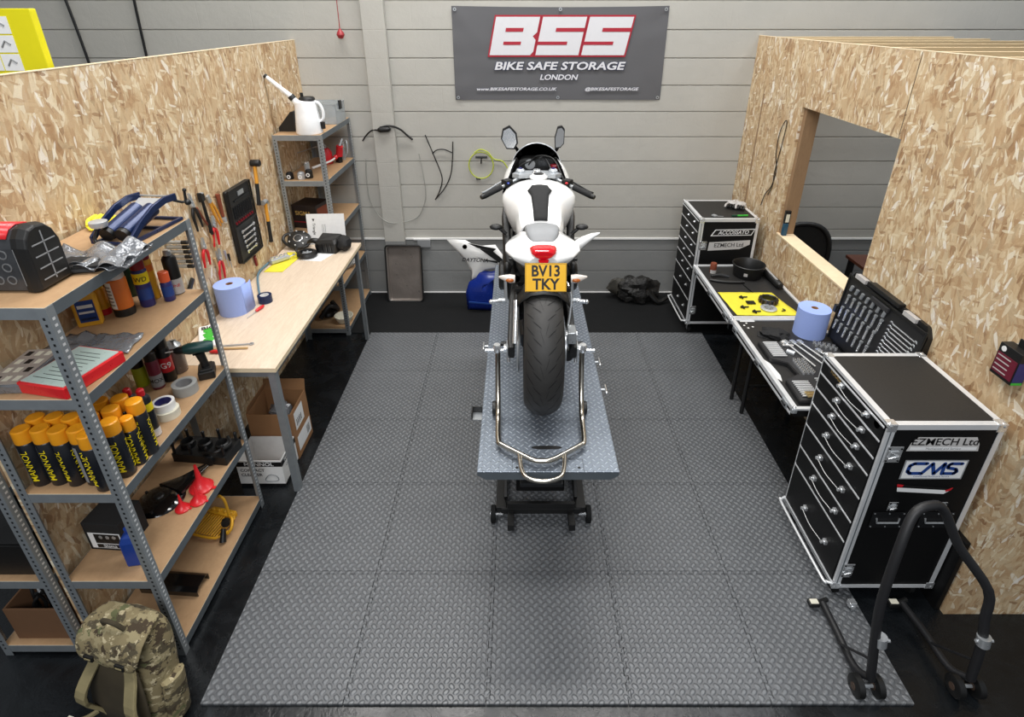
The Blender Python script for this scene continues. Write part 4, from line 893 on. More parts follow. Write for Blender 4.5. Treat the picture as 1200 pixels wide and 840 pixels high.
# --- second unit behind the partition
o = thing('parts_crate', (-2.14, 1.72, Z5), 'brown crate full of tangled black parts on the lowest shelf at far left', 'crate')
b = MB(); W_ = .125
for x0, x1, y0, y1 in ((-W_, W_, -.10, -.092), (-W_, W_, .152, .16), (-W_, -W_+.008, -.092, .152), (W_-.008, W_, -.092, .152)): b.bb(x0, x1, y0, y1, 0, .20, 'card_dark')
b.bb(-W_+.008, W_-.008, -.092, .152, 0, .006, 'card_dark'); b.build('crate_body', o, bevel=.002)
for k in range(14):
    b = MB(); x, y = random.uniform(-.09, .09), random.uniform(-.06, .12); b.tube([(x, y, .09), (x+random.uniform(-.03, .03), y+random.uniform(-.03, .03), .17), (x+random.uniform(-.04, .04), y, .225+random.uniform(0, .02))], .007, 'black' if k % 3 else 'steel', 8, 3); b.build('rod', o)
o = thing('black_box', (-2.14, 1.75, Z4), 'open black box with raised flaps on the second shelf at far left', 'box')
b = MB()
for x0, x1, y0, y1, h in ((-.155, .155, -.13, -.122, .17), (-.155, .155, .172, .18, .24), (-.155, -.147, -.122, .172, .22), (.147, .155, -.122, .172, .22)): b.bb(x0, x1, y0, y1, 0, h, 'black')
b.bb(-.147, .147, -.122, .172, 0, .004, 'black'); b.build('box_body', o, bevel=.002)
b = MB(); b.add([(-.14, -.12, .17), (.14, -.12, .17), (.13, .0, .235), (-.12, .02, .225)], [(0, 1, 2, 3)], 'black'); b.build('flap', o, solid=.003)
# --- tall yellow carton seen over the partition
o = thing('yellow_carton', (-2.32, 2.56, 1.7812), 'bright yellow carton with picture panels standing above the partition', 'carton')
b = MB(); b.bb(-.45, .325, 0, .035, .0, .865, 'carton_yellow') if 'carton_yellow' in M else (mat('carton_yellow', 'e6dc10', .4, var=.03), b.bb(-.45, .325, 0, .035, 0, .865, 'carton_yellow')); b.build('carton_body', o, bevel=.004)
b = MB(); b.bb(-.42, .02, -.002, -.0005, .62, .84, 'paper')
for i in range(2):
    for j in range(3):
        x, z = +.055+i*.085, .77-j*.072; b.bb(x, x+.08, -.002, -.0005, z, z+.066, 'paper'); b.tube([(x+.02, -.0025, z+.02), (x+.04, -.0025, z+.045), (x+.06, -.0025, z+.03)], .004, 'grey_plastic', 6)
b.bb(.034, .042, -.003, -.0022, .615, .845, 'ink'); b.bb(-.20, -.16, -.003, -.0022, .66, .69, 'ink'); b.build('printed_panel', o)
# ---------------- workbench ----------------
WB = thing('workbench', (-1.905, 2.55, 0), 'oak-topped workbench on galvanised legs along the left partition', 'workbench')
b = MB(); b.bb(0, .595, 0, 1.845, .872, .899, 'bench_oak'); b.bb(0, .5955, -.0006, 0, .873, .898, 'board_edge'); b.bb(.595, .5956, 0, 1.845, .873, .898, 'board_edge'); b.build('worktop', WB)
for x, y, sx, sy in ((.585, .005, -1, 1), (.585, 1.78, -1, -1), (.03, .02, 1, 1), (.03, 1.78, 1, -1)):
    b = MB(); xa, xb = sorted((x, x+sx*.04)); ya, yb = sorted((y, y+sy*.003)); b.bb(xa, xb, ya, yb, 0, .871, 'galv'); xa, xb = sorted((x, x+sx*.003)); ya, yb = sorted((y+sy*.003, y+sy*.04)); b.bb(xa, xb, ya, yb, 0, .871, 'galv'); b.build('leg', WB)
b = MB(); b.bb(.03, .57, .02, .023, .83, .871, 'galv'); b.bb(.03, .57, 1.76, 1.763, .83, .871, 'galv'); b.bb(.575, .578, .05, 1.75, .835, .871, 'galv_dark'); b.build('apron_beam', WB)
# boxes under the bench
def open_box(nm, x0, x1, y0, y1, h, m, label, mi_=None, fl=None):
    o = thing(nm, ((x0+x1)/2, (y0+y1)/2, .001), label, 'cardboard box'); w_, d = (x1-x0)/2, (y1-y0)/2; t = .004; b = MB()
    b.bb(-w_, w_, -d, -d+t, 0, h, m); b.bb(-w_, w_, d-t, d, 0, h, m); b.bb(-w_, -w_+t, -d+t, d-t, 0, h, m); b.bb(w_-t, w_, -d+t, d-t, 0, h, m); b.bb(-w_+t, w_-t, -d+t, d-t, 0, t, 'card_dark'); b.build('box_body', o)
    return o, w_, d
o, w_, d = open_box('cardboard_box', -1.70, -1.425, 2.60, 2.82, .20, 'white', 'open white cardboard box printed with black bands under the bench')
b = MB(); b.bb(-w_, w_, -d-.001, -d-.0002, .155, .19, 'ink'); b.text('MANNOL', .036, (0, -d-.0012, .172), (1, 0, 0), (0, 0, 1), 'paper', .0003, .02, sx=1.15)
b.text('CONTACT', .03, (-.12, -d-.0008, .125), (1, 0, 0), (0, 0, 1), 'ink', .0003, .02, align='LEFT'); b.text('CLEANER', .03, (-.12, -d-.0008, .09), (1, 0, 0), (0, 0, 1), 'ink', .0003, .02, align='LEFT')
b.bb(-w_, w_, -d-.001, -d-.0002, .0, .02, 'ink')
b.bb(w_+.0002, w_+.001, -d, d, .155, .19, 'ink'); b.text('MANNOL', .034, (w_+.0012, 0, .172), (0, 1, 0), (0, 0, 1), 'paper', .0003, .02); b.text('CONTACT', .024, (w_+.0008, 0, .12), (0, 1, 0), (0, 0, 1), 'ink', .0003, .01); b.bb(w_+.0002, w_+.001, -d, d, .0, .02, 'ink')
b.tube([(.02, -d-.001, .05), (.05, -d-.001, .09), (.09, -d-.001, .085), (.10, -d-.001, .05), (.06, -d-.001, .04)], .003, 'grey_plastic', 6, 4, closed=True); b.build('printing', o)
o, w_, d = open_box('cardboard_box', -1.70, -1.425, 2.83, 3.10, .36, 'card', 'tall open brown cardboard box behind the white one')
b = MB(); b.add([(-w_, -d, .36), (-w_, d, .36), (-w_+.02, d, .42), (-w_+.02, -d, .42)], [(0, 1, 2, 3)], 'card'); b.build('flap', o, solid=.004)
b = MB(); b.add([(-w_, d, .36), (w_, d, .36), (w_, d+.02, .43), (-w_, d+.02, .43)], [(0, 1, 2, 3)], 'card'); b.build('flap', o, solid=.004)
b = MB(); b.bb(w_+.0002, w_+.001, -.09, .05, .20, .33, 'paper'); b.bb(w_+.0002, w_+.001, -.10, .12, .04, .15, 'paper')
for k in range(5): b.bb(w_+.0012, w_+.0016, -.07+k*.018, -.062+k*.018, .22, .27, 'ink'); b.bb(w_+.0012, w_+.0016, .05+k*.01, .054+k*.01, .06, .12, 'ink')
b.build('shipping_label', o)
b = MB(); blob(b, (-1.55, 2.97, .28), (.07, .07, .06), 'pack', 4, .35); o = b.build('wrapped_part'); tag(o, 'plastic-wrapped part lying inside the tall brown box', 'wrapped part')

# ---------------- things on the bench ----------------
ZB = .8995
def paper_roll(x, y, z, R_, h, label, flap=False):
    o = thing('paper_roll', (x, y, z), label, 'paper roll'); b = MB(); b.lathe([(.022, 0), (R_, 0), (R_, h), (.022, h), (.022, 0)], 'tissue', (0, 0, 0), 'Z', 40, cap=False); b.build('tissue_roll', o)
    MB().lathe([(.018, .0), (.0215, .0), (.0215, h-.001), (.018, h-.001), (.018, 0)], 'card', (0, 0, 0), 'Z', 20, cap=False).build('core', o)
    if flap: f = MB(); f.loft([[(R_*math.sin(a), -R_*math.cos(a), z_) for a in (1.2, 1.35, 1.5)]+[(R_+.012, .03, z_), (R_+.006, .07, z_)] for z_ in (0.002, h-.002)], 'tissue', cap=False, closed=False); f.build('loose_end', o, solid=.001)
    return o
paper_roll(-1.815, 3.20, ZB, .093, .195, 'blue paper roll standing on the oak bench by the board wall', True)
tape(-1.675, 3.33, ZB, .045, .028, .05, 'navy', 'white', 'dark blue tape roll just right of the blue paper roll on the bench')
def screwdriver(x, y, z, rz, label, hm='red_plastic', L_=.16):
    o = thing('screwdriver', (x, y, z+.011), label, 'screwdriver', rz); MB().tube([(0, 0, 0), (.02, 0, 0), (.06, 0, 0), (.075, 0, 0)], [.008, .011, .0105, .006], hm, 10).build('handle', o); MB().tube([(.075, 0, -.003), (L_, 0, -.006)], .0028, 'chrome', 8).build('shaft', o)
screwdriver(-1.655, 3.25, ZB, R(-105), 'short red-handled screwdriver beside the blue paper roll on the bench')
screwdriver(-1.66, 2.70, ZB, R(180), 'red-handled screwdriver lying near the bench front corner', L_=.19)
o = thing('pack_of_wipes', (-1.815, 2.86, ZB), 'flat white and green packet lying on the bench behind the drill', 'packet', R(-62)); b = MB(); b.box((0, 0, .012), (.27, .11, .024), 'white'); b.build('packet_body', o, bevel=.008)
b = MB()
for x, s_ in ((-.06, .03), (.0, .036), (.06, .028)): blob(b, (x, 0, .0245), (s_, .03, .0015), 'green', x*50, .3, n=14)
b.text('BIG', .05, (-.09, 0, .0265), (0, 1, 0), (-1, 0, 0), 'ink', .0003, .02); b.build('printing', o)
def spanner(x, y, z, rz, L_, label, cat='spanner', m='steel', dx=0, rot=None, parent=None):
    b = MB(); b.box((0, 0, .004), (L_-.03, .010, .005), m)
    for s_ in (-1, 1):
        ring_ = []
        for k in range(14):
            a = .6+k*(2*math.pi-1.2)/13; ring_.append((math.cos(a), math.sin(a)))
        P_ = [(s_*(L_/2-.008+.013*-c_), .013*s2) for c_, s2 in ring_]+[(s_*(L_/2-.008+.006*-c_), .006*s2) for c_, s2 in ring_[::-1]]
        b.prism(P_, .0015, .0075, m)
    o = b.build('spanner'); o.location = (x, y, z); o.rotation_euler = rot if rot else (0, 0, rz)
    if parent is not None: o.parent = parent; return o
    return tag(o, label, cat)
spanner(-1.63, 2.78, ZB, R(8), .20, 'long steel spanner lying across the near end of the bench')
o = MB().box((0, 0, .006), (.20, .012, .012), 'wood_handle').build('wooden_stick', bevel=.003); o.location = (-1.64, 2.74, ZB); o.rotation_euler = (0, 0, R(4)); tag(o, 'thin pale wooden stick between the spanner and the screwdriver', 'stick')
def cloth(nm, pts, m, label, cat='cloth'):
    b = MB(); sheet(b, pts, m, 14, 14, .003, len(label), 14); o = b.build(nm, solid=.0012); return tag(o, label, cat)
cloth('yellow_cloth', [(-1.88, 3.80, ZB+.001), (-1.74, 3.80, ZB+.001), (-1.70, 4.18, ZB+.001), (-1.85, 4.18, ZB+.001)], 'yellow_cloth', 'yellow cloth under carburettor parts on the far half of the oak bench')
o = thing('brake_caliper', (-1.83, 3.99, ZB+.006), 'silver machined casting lying on the yellow cloth', 'engine part', R(50))
b = MB(); b.box((0, 0, .018), (.15, .05, .03), 'silver_paint'); b.box((-.02, .03, .02), (.05, .05, .025), 'silver_paint'); b.build('casting', o, bevel=.006)
for k in range(4): b = MB(); b.lathe([(.008, 0), (.014, 0), (.014, .012), (.008, .012), (.008, 0)], 'chrome', (-.055+k*.037, .005, .034), 'Z', 14, cap=False); b.build('bore', o)
b = MB(); b.tube([(.07, -.02, .02), (.11, -.03, .03), (.12, .01, .02)], .006, 'steel', 8, 4); b.build('spigot', o)
cable('hose', [(-1.895, 3.70, ZB+.009), (-1.87, 3.55, ZB+.009), (-1.80, 3.46, ZB+.009), (-1.76, 3.42, ZB+.009)], .008, 'hose_blue', 'blue-grey hose lying on the bench beside the wall', 'hose') if 'hose_blue' in M else (mat('hose_blue', '5f8092', .5), cable('hose', [(-1.90, 3.95, ZB+.012), (-1.895, 3.75, ZB+.012), (-1.80, 3.52, ZB+.009), (-1.74, 3.40, ZB+.009)], .008, 'hose_blue', 'blue-grey hose lying on the bench beside the wall', 'hose'))
o = thing('clutch_cover', (-1.80, 4.285, ZB+.065), 'black engine casing with silver bolts leaning at the back of the bench', 'engine part', R(10), rot=(R(35), 0, R(8)))
b = MB(); b.lathe([(.001, .03), (.06, .03), (.085, .015), (.09, 0)], 'black', (0.02, 0, 0), 'Z', 28, cap=False); b.tube([(-.10, 0, 0), (-.02, -.07, 0), (.09, -.06, 0), (.10, .03, 0), (.03, .07, 0), (-.08, .06, 0)], .012, 'black', 8, 4, closed=True); b.build('casing', o)
b = MB()
for k in range(7): a = k*.9; b.cyl((.02+.07*math.cos(a), .07*math.sin(a), .01), (.02+.07*math.cos(a), .07*math.sin(a), .034), .006, 'steel', n=8)
b.lathe([(.03, .032), (.035, .03), (.03, .028)], 'chrome', (.02, 0, 0), 'Z', 20, cap=False); b.build('bolt', o)
b = MB(); sheet(b, [(-1.68, 4.02, ZB+.0005), (-1.52, 4.0, ZB+.0005), (-1.46, 4.16, ZB+.0005), (-1.64, 4.19, ZB+.0005)], 'paper', 6, 6, .001); o = b.build('paper_sheet', solid=.0006); tag(o, 'white and blue sheet of paper under the stator cover on the bench', 'paper')
o = thing('stator_cover', (-1.655, 4.10, ZB+.010), 'round black and silver stator cover on a sheet of paper', 'engine part', R(-20))
b = MB(); b.lathe([(.045, .002), (.075, .0), (.08, .012), (.07, .03), (.05, .035), (.045, .015), (.045, .002)], 'black', (0, 0, 0), 'Z', 28, cap=False); b.tube([(-.08, -.01, .01), (-.105, .0, .03), (-.11, .02, .035)], .01, 'black', 8, 3); b.build('rim', o)
b = MB(); b.lathe([(.001, .018), (.04, .018), (.044, .01), (.044, .002)], 'steel', (0, 0, 0), 'Z', 24, cap=False)
for k in range(6): a = k*math.pi/3; b.box((.028*math.cos(a), .028*math.sin(a), .022), (.02, .008, .008), 'silver_paint', (0, 0, a))
b.build('spider', o)
o = thing('black_fairing_duct', (-1.50, 4.24, ZB), 'bulky black plastic airbox at the far end of the oak bench', 'plastic part', R(-5))
b = MB(); b.loft([ring(-.08+.0, 0, .06, .12, .10, 4)] and [[(x, y, z) for x, y, z in ((-.10, -.08, 0), (.06, -.085, 0), (.08, .06, 0), (-.10, .07, 0))], [(-.11, -.085, .07), (.07, -.09, .08), (.09, .07, .10), (-.11, .08, .09)], [(-.09, -.06, .10), (.05, -.06, .11), (.07, .05, .12), (-.09, .06, .12)]], 'black', smooth=False); b.build('airbox_body', o, bevel=.012)
b = MB(); b.tube([(-.09, -.02, .07), (-.13, -.04, .09), (-.18, -.03, .07)], [.03, .022, .012], 'black', 10, 4); b.build('duct_arm', o)
b = MB(); blob(b, (.105, .0, .062), (.055, .07, .06), 'black_matt', 2, .2, flat=.95); b.build('foam_filter', o)
for k in range(4): b = MB(); b.bb(-.08+k*.035, -.075+k*.035, -.094, -.086, .01, .085, 'black_gloss'); b.build('rib', o)
o = thing('printed_sheet', (-1.575, 4.368, ZB+.10), 'white sheet with a small black triangle logo propped at the bench end', 'paper', rot=(R(-8), 0, R(3)))
b = MB(); b.bb(-.15, .155, 0, .002, -.10, .155, 'paper'); b.build('sheet', o)
b = MB(); b.prism([(-.105, .115), (-.085, .115), (-.095, .092)], -.0012, -.0004, 'ink', 'XZ'); b.text('Triangle', .03, (-.095, -.0006, .03), (0, 0, -1), (1, 0, 0), 'ink', .0004, .01)
for k in range(3): b.bb(-.03+k*.012, -.027+k*.012, -.001, -.0004, -.04, .07, 'grey_plastic')
b.build('printing', o)
# ---------------- tools on the partition ----------------
XW = -1.9135
def wall_thing(nm, y, z, ang, label, cat, group=None):
    return thing(nm, (XW, y, z), label, cat, rot=(ang, 0, 0), group=group)      # local: +z up the wall, +y along it, +x out of it
def pliers(y, z, L_, ang, hm, label, cat='pliers', jaw='steel', open_=.2):
    o = wall_thing('pliers', y, z, ang, label, cat)
    b = MB()
    for s_ in (-1, 1): b.loft([[(x, s_*a, q) for x, a in ((.008, .001), (.020, .001), (.020, w_), (.008, w_))] for q, w_ in ((0, .014), (L_*.12, .014), (L_*.32, .004))], jaw, smooth=False)
    b.cyl((.006, 0, 0), (.024, 0, 0), .012, jaw, n=14); b.build('jaw', o)
    for s_ in (-1, 1):
        b = MB(); b.tube([(.014, s_*.006, -.012), (.014, s_*(.014+open_*.06), -L_*.25), (.014, s_*(.012+open_*.09), -L_*.64)], [.007, .010, .009, .006], hm, 10, 4); b.build('handle', o)
    b = MB(); b.cyl((-.001, 0, L_*.1), (.03, 0, L_*.1), .0025, 'steel', n=6); b.build('hook', o)
    return o
pliers(3.166, 1.615, .24, R(8), 'black', 'black-handled long pliers, leftmost tool on the board wall', jaw='steel')
o = wall_thing('mole_grips', 3.215, 1.56, R(28), 'rust brown slim pliers crossing behind the leftmost pair', 'pliers')
b = MB(); b.tube([(.012, 0, .03), (.012, .0, -.02), (.012, .006, -.12)], [.010, .008, .006], 'rust', 8); b.build('body', o)
def hammer(y, z, ang, label, hm, grip, head, Lh=.32, mallet=False):
    o = wall_thing('hammer', y, z, ang, label, 'hammer')
    b = MB()
    if mallet: b.lathe([(.001, -.032), (.022, -.032), (.025, -.027), (.025, .027), (.022, .032), (.001, .032)], head, (.036, 0, 0), 'X', 24, cap=False)
    else: b.tube([(.03, -.05, .0), (.03, -.03, .0), (.03, -.028, 0), (.03, .0, .002), (.03, .03, .0), (.03, .055, -.03)], [.019, .019, .014, .018, .012, .004], head, 10, 2)
    b.build('head', o)
    MB().tube([(.03, 0, -.01), (.03, 0, -Lh*.5)], [.012, .013], hm, 10).build('handle', o)
    MB().tube([(.03, 0, -Lh*.48), (.03, 0, -Lh*.75), (.028, 0, -Lh)], [.014, .013, .015], grip, 10).build('rubber_grip', o)
    return o
hammer(4.01, 1.66, R(-11), 'rubber mallet with black head and yellow handle, highest on the board wall', 'wood_yellow', 'black', 'black', .30, True) if 'wood_yellow' in M else (mat('wood_yellow', 'd9962c', .45), hammer(4.01, 1.66, R(-11), 'rubber mallet with black head and yellow handle, highest on the board wall', 'wood_yellow', 'black', 'black', .30, True))
hammer(4.055, 1.36, R(-5), 'claw hammer with steel head and yellow and black handle beneath the mallet', 'wood_yellow', 'black', 'steel', .31)
o = wall_thing('pipe_wrench', 3.27, 1.63, R(5), 'adjustable wrench with black head and dark handle left of the tool case', 'wrench'); b = MB(); b.loft([[(x, y, z) for x, y in ((.006, -.02), (.03, -.02), (.03, .02), (.006, .02))] for z in (-.02, .02)], 'black', smooth=False); b.bb(.006, .03, -.02, -.008, .02, .035, 'black'); b.bb(.006, .03, .004, .018, .02, .03, 'steel'); b.build('head', o, bevel=.003); MB().tube([(.018, 0, -.02), (.016, 0, -.24)], [.009, .012], 'black', 8).build('handle', o)
o = wall_thing('pump_pliers', 3.36, 1.575, R(22), 'steel pump pliers with amber handles left of the tool case', 'pliers'); b = MB(); b.loft([[(x, y, z) for x, y in ((.006, -.012), (.022, -.012), (.022, .012), (.006, .012))] for z in (0, .05)], 'steel', smooth=False); b.build('jaw', o, bevel=.003)
for s_ in (-1, 1): MB().tube([(.014, s_*.006, 0), (.014, s_*.018, -.08), (.014, s_*.014, -.18)], [.007, .009, .006], 'wood_yellow', 8, 3).build('handle', o)
o = wall_thing('mole_wrench', 3.462, 1.575, R(2), 'dark red slim wrench hanging right beside the tool case edge', 'wrench'); MB().tube([(.014, 0, .02), (.014, 0, -.13)], [.014, .010], 'rust', 10).build('handle', o); b = MB(); b.cyl((.006, 0, -.15), (.026, 0, -.15), .018, 'steel', n=16); b.build('jaw', o)
pliers(3.335, 1.43, .20, R(-8), 'red_plastic', 'red-handled pliers, highest of the three red pairs'); pliers(3.175, 1.35, .19, R(-4), 'red_plastic', 'red-handled pliers, leftmost of the three red pairs'); pliers(3.315, 1.215, .21, R(-10), 'red_plastic', 'red-handled pliers, lowest of the three red pairs')
for y, z, L_, m_, lb in ((3.285, 1.40, .24, 'wood_handle', 'pale wooden-handled file hanging between the red pliers'), (3.265, 1.24, .22, 'wood_handle', 'pale file hanging beneath the red pliers'), (3.43, 1.20, .10, 'black', 'thin black-handled scriber under the tool case corner'), (3.395, 1.24, .12, 'steel', 'thin steel scriber left of the black-handled one')):
    o = wall_thing('file', y, z, R(4), lb, 'hand tool'); MB().tube([(.010, 0, 0), (.010, 0, -L_*.5)], [.008, .006], m_, 8).build('handle', o); MB().tube([(.010, 0, -L_*.5), (.010, 0, -L_)], [.004, .003], 'steel', 6).build('blade', o)
o = wall_thing('pocket_knife', 3.765, 1.045, R(4), 'small maroon folding knife hanging low on the board wall', 'knife'); b = MB(); b.bb(.004, .018, -.012, .012, -.08, .0, 'maroon'); b.build('handle', o, bevel=.004); b = MB(); b.cyl((.003, 0, -.01), (.02, 0, -.01), .004, 'steel', n=8); b.build('pin', o)
# hanging open tool case
K = wall_thing('tool_case', 3.705, 1.33, R(0), 'open black tool case with sockets and spanners hung on the board wall', 'tool case')
b = MB(); b.bb(.0, .030, -.165, .165, -.255, .255, 'black'); b.build('case_shell', K, bevel=.01)
b = MB()
for q in (-1, 1):
    b.bb(.030, .040, q*.165-(.008 if q > 0 else 0), q*.165+(.008 if q < 0 else 0), -.25, .25, 'black')
b.bb(.030, .040, -.157, .157, .247, .255, 'black'); b.bb(.030, .040, -.157, .157, -.255, -.247, 'black'); b.bb(.030, .040, -.157, .157, -.006, .006, 'black'); b.build('case_rim', K)
for k in range(5):
    s_ = spanner(0, 0, 0, 0, .19-.012*k, '', parent=K, m='chrome'); s_.location = (.036, .0, -.045-k*.038); s_.rotation_euler = (R(90+12), 0, R(90))
for k in range(9):
    b = MB(); b.cyl((.032, -.12+k*.03, .05), (.032, -.12+k*.03, .135), .007, 'dark_steel', n=8); b.build('socket', K)
for k in range(8):
    b = MB(); b.cyl((.034, -.13+k*.035, .02), (.034, -.13+k*.035, .035), .007, 'maroon', n=8); b.build('bit', K)
b = MB(); b.bb(.031, .036, -.03, .05, .19, .22, 'steel'); b.bb(.031, .036, -.1, .12, .165, .175, 'dark_steel'); b.build('badge', K)
# rack of handles by the shelving
for k in range(6):
    b = MB(); z = 1.365+k*.028; b.lathe([(.001, 0), (.010, 0), (.012, .02), (.009, .04), (.012, .06), (.011, .085)], 'steel', (XW+.002, 2.86, z), 'X', 14); b.lathe([(.011, 0), (.012, .03), (.009, .034), (.001, .034)], 'black', (XW+.088, 2.86, z), 'X', 14)
    o = b.build('handle_tool'); tag(o, 'silver and black tool handle in the wall rack, '+['lowest', 'second lowest', 'third from below', 'third from the top', 'second from the top', 'topmost'][k], 'hand tool', 'tool handles in the wall rack')
o = wall_thing('folding_rule', 2.86, 1.12+.0, R(-50), 'yellow and black folding saw hanging behind the shelving post', 'hand tool'); b = MB(); b.bb(.004, .016, -.01, .01, -.09, .09, 'yellow'); b.build('blade_holder', o, bevel=.002); b = MB(); b.bb(.004, .02, -.013, .013, .09, .17, 'black'); b.build('handle', o, bevel=.004)
# ---------------- corner shelving contents ----------------
J = thing('measuring_jug', (-1.63, 4.50, Z1), 'white oil measuring jug with long flexible spout on the corner shelving', 'jug')
b = MB(); b.lathe([(.001, 0), (.098, 0), (.102, .01), (.092, .10), (.082, .20), (.075, .235), (.055, .25), (.001, .252)], 'jug_white', (0, 0, 0), 'Z', 36, cap=False) if 'jug_white' in M else (mat('jug_white', 'f4f6f8', .35), b.lathe([(.001, 0), (.098, 0), (.102, .01), (.092, .10), (.082, .20), (.075, .235), (.055, .25), (.001, .252)], 'jug_white', (0, 0, 0), 'Z', 36, cap=False)); b.build('jug_body', J)
MB().tube([(-.05, 0, .20), (-.10, 0, .27), (-.18, 0, .34), (-.27, .0, .42)], [.03, .022, .018, .016, .014], 'jug_white', 14, 5).build('spout', J)
MB().tube([(-.085, 0, .252), (-.105, 0, .276)], .026, 'black', 14).build('spout_collar', J); MB().tube([(-.262, 0, .414), (-.275, 0, .426)], .016, 'black', 12).build('spout_tip', J)
MB().lathe([(.001, .02), (.05, .018), (.06, .008), (.062, -.004)], 'black', (.015, 0, .252), 'Z', 24, cap=False).cyl((-.02, 0, .26), (-.02, 0, .30), .012, 'black').build('lid', J)
MB().tube([(.05, 0, .235), (.10, 0, .225), (.125, 0, .17), (.12, 0, .11), (.09, 0, .085)], .011, 'jug_white', 10, 4).build('handle', J)
MB().bb(.095, .125, -.015, .015, .03, .085, 'black').build('valve', J, bevel=.004)
o = thing('clear_bin', (-1.64, 4.98, Z1), 'clear plastic storage tub at the back of the corner shelving top', 'storage tub'); b = MB()
for x0, x1, y0, y1 in ((-.12, .12, -.12, -.117), (-.12, .12, .147, .15), (-.12, -.117, -.117, .147), (.117, .12, -.117, .147)): b.bb(x0, x1, y0, y1, 0, .16, 'clear')
b.bb(-.117, .117, -.117, .147, 0, .003, 'clear'); b.build('tub', o)
b = MB(); b.tube([(-.122, -.122, .16), (.122, -.122, .16), (.122, .152, .16), (-.122, .152, .16)], .004, 'clear', 6, closed=True); b.build('rim', o); b = MB(); b.bb(.118, .132, -.02, .03, .11, .18, 'black'); b.bb(.118, .13, .05, .09, .12, .17, 'steel'); b.build('clip', o)
o = thing('black_bracket', (-1.83, 4.60, Z1), 'black wedge-shaped bracket beside the measuring jug', 'bracket'); b = MB(); b.prism([(-.06, 0), (.07, 0), (.07, .15), (.05, .15), (-.06, .03)], -.05, .05, 'black', 'XZ'); b.build('wedge', o, bevel=.003)
o = thing('oil_can', (-1.70, 5.00, Z2), 'red metal oil can with thin spout on the corner shelving', 'oil can'); b = MB(); b.lathe([(.001, 0), (.052, 0), (.055, .006), (.052, .10), (.03, .13), (.001, .135)], 'red', (0, 0, 0), 'Z', 24, cap=False); b.build('can_body', o)
MB().tube([(0, 0, .13), (-.02, 0, .16), (-.22, -.10, .11)], [.012, .006, .004, .003], 'steel', 8, 4).build('spout', o)
o = thing('grease_gun', (-1.59, 5.02, Z2), 'red and steel grease gun with white nozzle lying on the corner shelving', 'grease gun', R(-30)); MB().tube([(0, 0, .06), (.02, .0, .15)], .03, 'red', 14).cyl((.02, 0, .15), (.03, .03, .21), .012, 'steel').build('barrel', o)
b = MB(); b.box((-.01, 0, .03), (.05, .04, .06), 'black'); b.build('grip', o, bevel=.006); b = MB(); b.tube([(-.01, -.04, .05), (.02, -.13, .04), (-.02, -.30, .012)], [.008, .008, .012], 'white', 8, 3); b.tube([(-.01, -.02, .06), (-.01, -.05, .048)], .02, 'red_plastic', 12); b.build('nozzle', o)
o = thing('pressure_tester', (-1.59, 5.14, Z2), 'steel pressure tester with coiled tube at the back of the corner shelving', 'tester'); b = MB(); b.cyl((0, 0, 0), (0, 0, .12), .02, 'steel'); b.cyl((0, 0, .12), (.0, -.03, .15), .025, 'chrome'); b.build('body', o); MB().tube([(0, 0, .14), (.04, .0, .17), (.05, -.03, .08), (.02, -.05, .02)], .006, 'steel', 8, 4).build('tube', o)
for x, y, m_, h, lb in ((-1.835, 4.47, 'dark_steel', .045, 'small dark bearing box with white markings on the corner shelving'), (-1.74, 4.46, 'silver_paint', .05, 'small silver round fitting in the middle of the corner shelving'), (-1.69, 4.50, 'black', .06, 'small black sensor beside the silver fitting on the corner shelving')):
    b = MB(); b.lathe([(.001, 0), (.028, 0), (.03, .004), (.028, h), (.016, h+.012), (.001, h+.012)], m_, (0, 0, 0), 'Z', 16, cap=False); o = thing('engine_fitting', (x, y, Z2), lb, 'engine part'); b.build('fitting_body', o)
    b = MB(); b.lathe([(.008, 0), (.016, 0), (.016, .004), (.008, .004), (.008, 0)], 'white', (0, -.031, h*.5), 'Y', 12, cap=False); b.build('ring', o)
o = thing('steel_cylinder', (-1.715, 4.55, Z2), 'upright polished steel cylinder behind the small fittings', 'engine part'); MB().cyl((0, 0, 0), (0, 0, .11), .022, 'steel').build('cylinder_body', o); MB().cyl((0, 0, .11), (0, 0, .12), .018, 'chrome').build('top_cap', o)
o = thing('black_carton', (-1.79, 4.62, Z3), 'black carton with gold lettering on the corner shelving', 'carton', R(-12)); b = MB(); b.bb(-.09, .13, -.10, .12, 0, .20, 'carton_black') if 'carton_black' in M else (mat('carton_black', '1c1210', .5), b.bb(-.09, .13, -.10, .12, 0, .20, 'carton_black')); b.build('carton_body', o, bevel=.002)
b = MB(); b.text('SIGMA', .05, (.01, -.1012, .13), (1, 0, 0), (0, 0, 1), 'gold', .0004, .02) if 'gold' in M else (mat('gold', 'a8884a', .5), b.text('SIGMA', .05, (.01, -.1012, .13), (1, 0, 0), (0, 0, 1), 'gold', .0004, .02)); b.bb(-.085, .125, -.1012, -.1006, .05, .06, 'maroon'); b.bb(.1305, .131, -.08, .10, .03, .17, 'rust'); b.build('printing', o)
o = thing('white_sack', (-1.66, 4.86, Z4), 'white plastic sack of parts on the corner shelving below bench height', 'sack'); b = MB(); blob(b, (0, 0, .085), (.15, .20, .11), 'sack_white', 6, .25, 3, 24, flat=.75) if 'sack_white' in M else (mat('sack_white', 'c9c9c6', .5, var=.1, bump=.3, bs=40, bd=.01), blob(b, (0, 0, .085), (.15, .20, .11), 'sack_white', 6, .25, 3, 24, flat=.75)); b.build('sack_body', o); b = MB(); blob(b, (.02, -.15, .13), (.05, .04, .03), 'sack_white', 9, .5); b.build('knot', o)
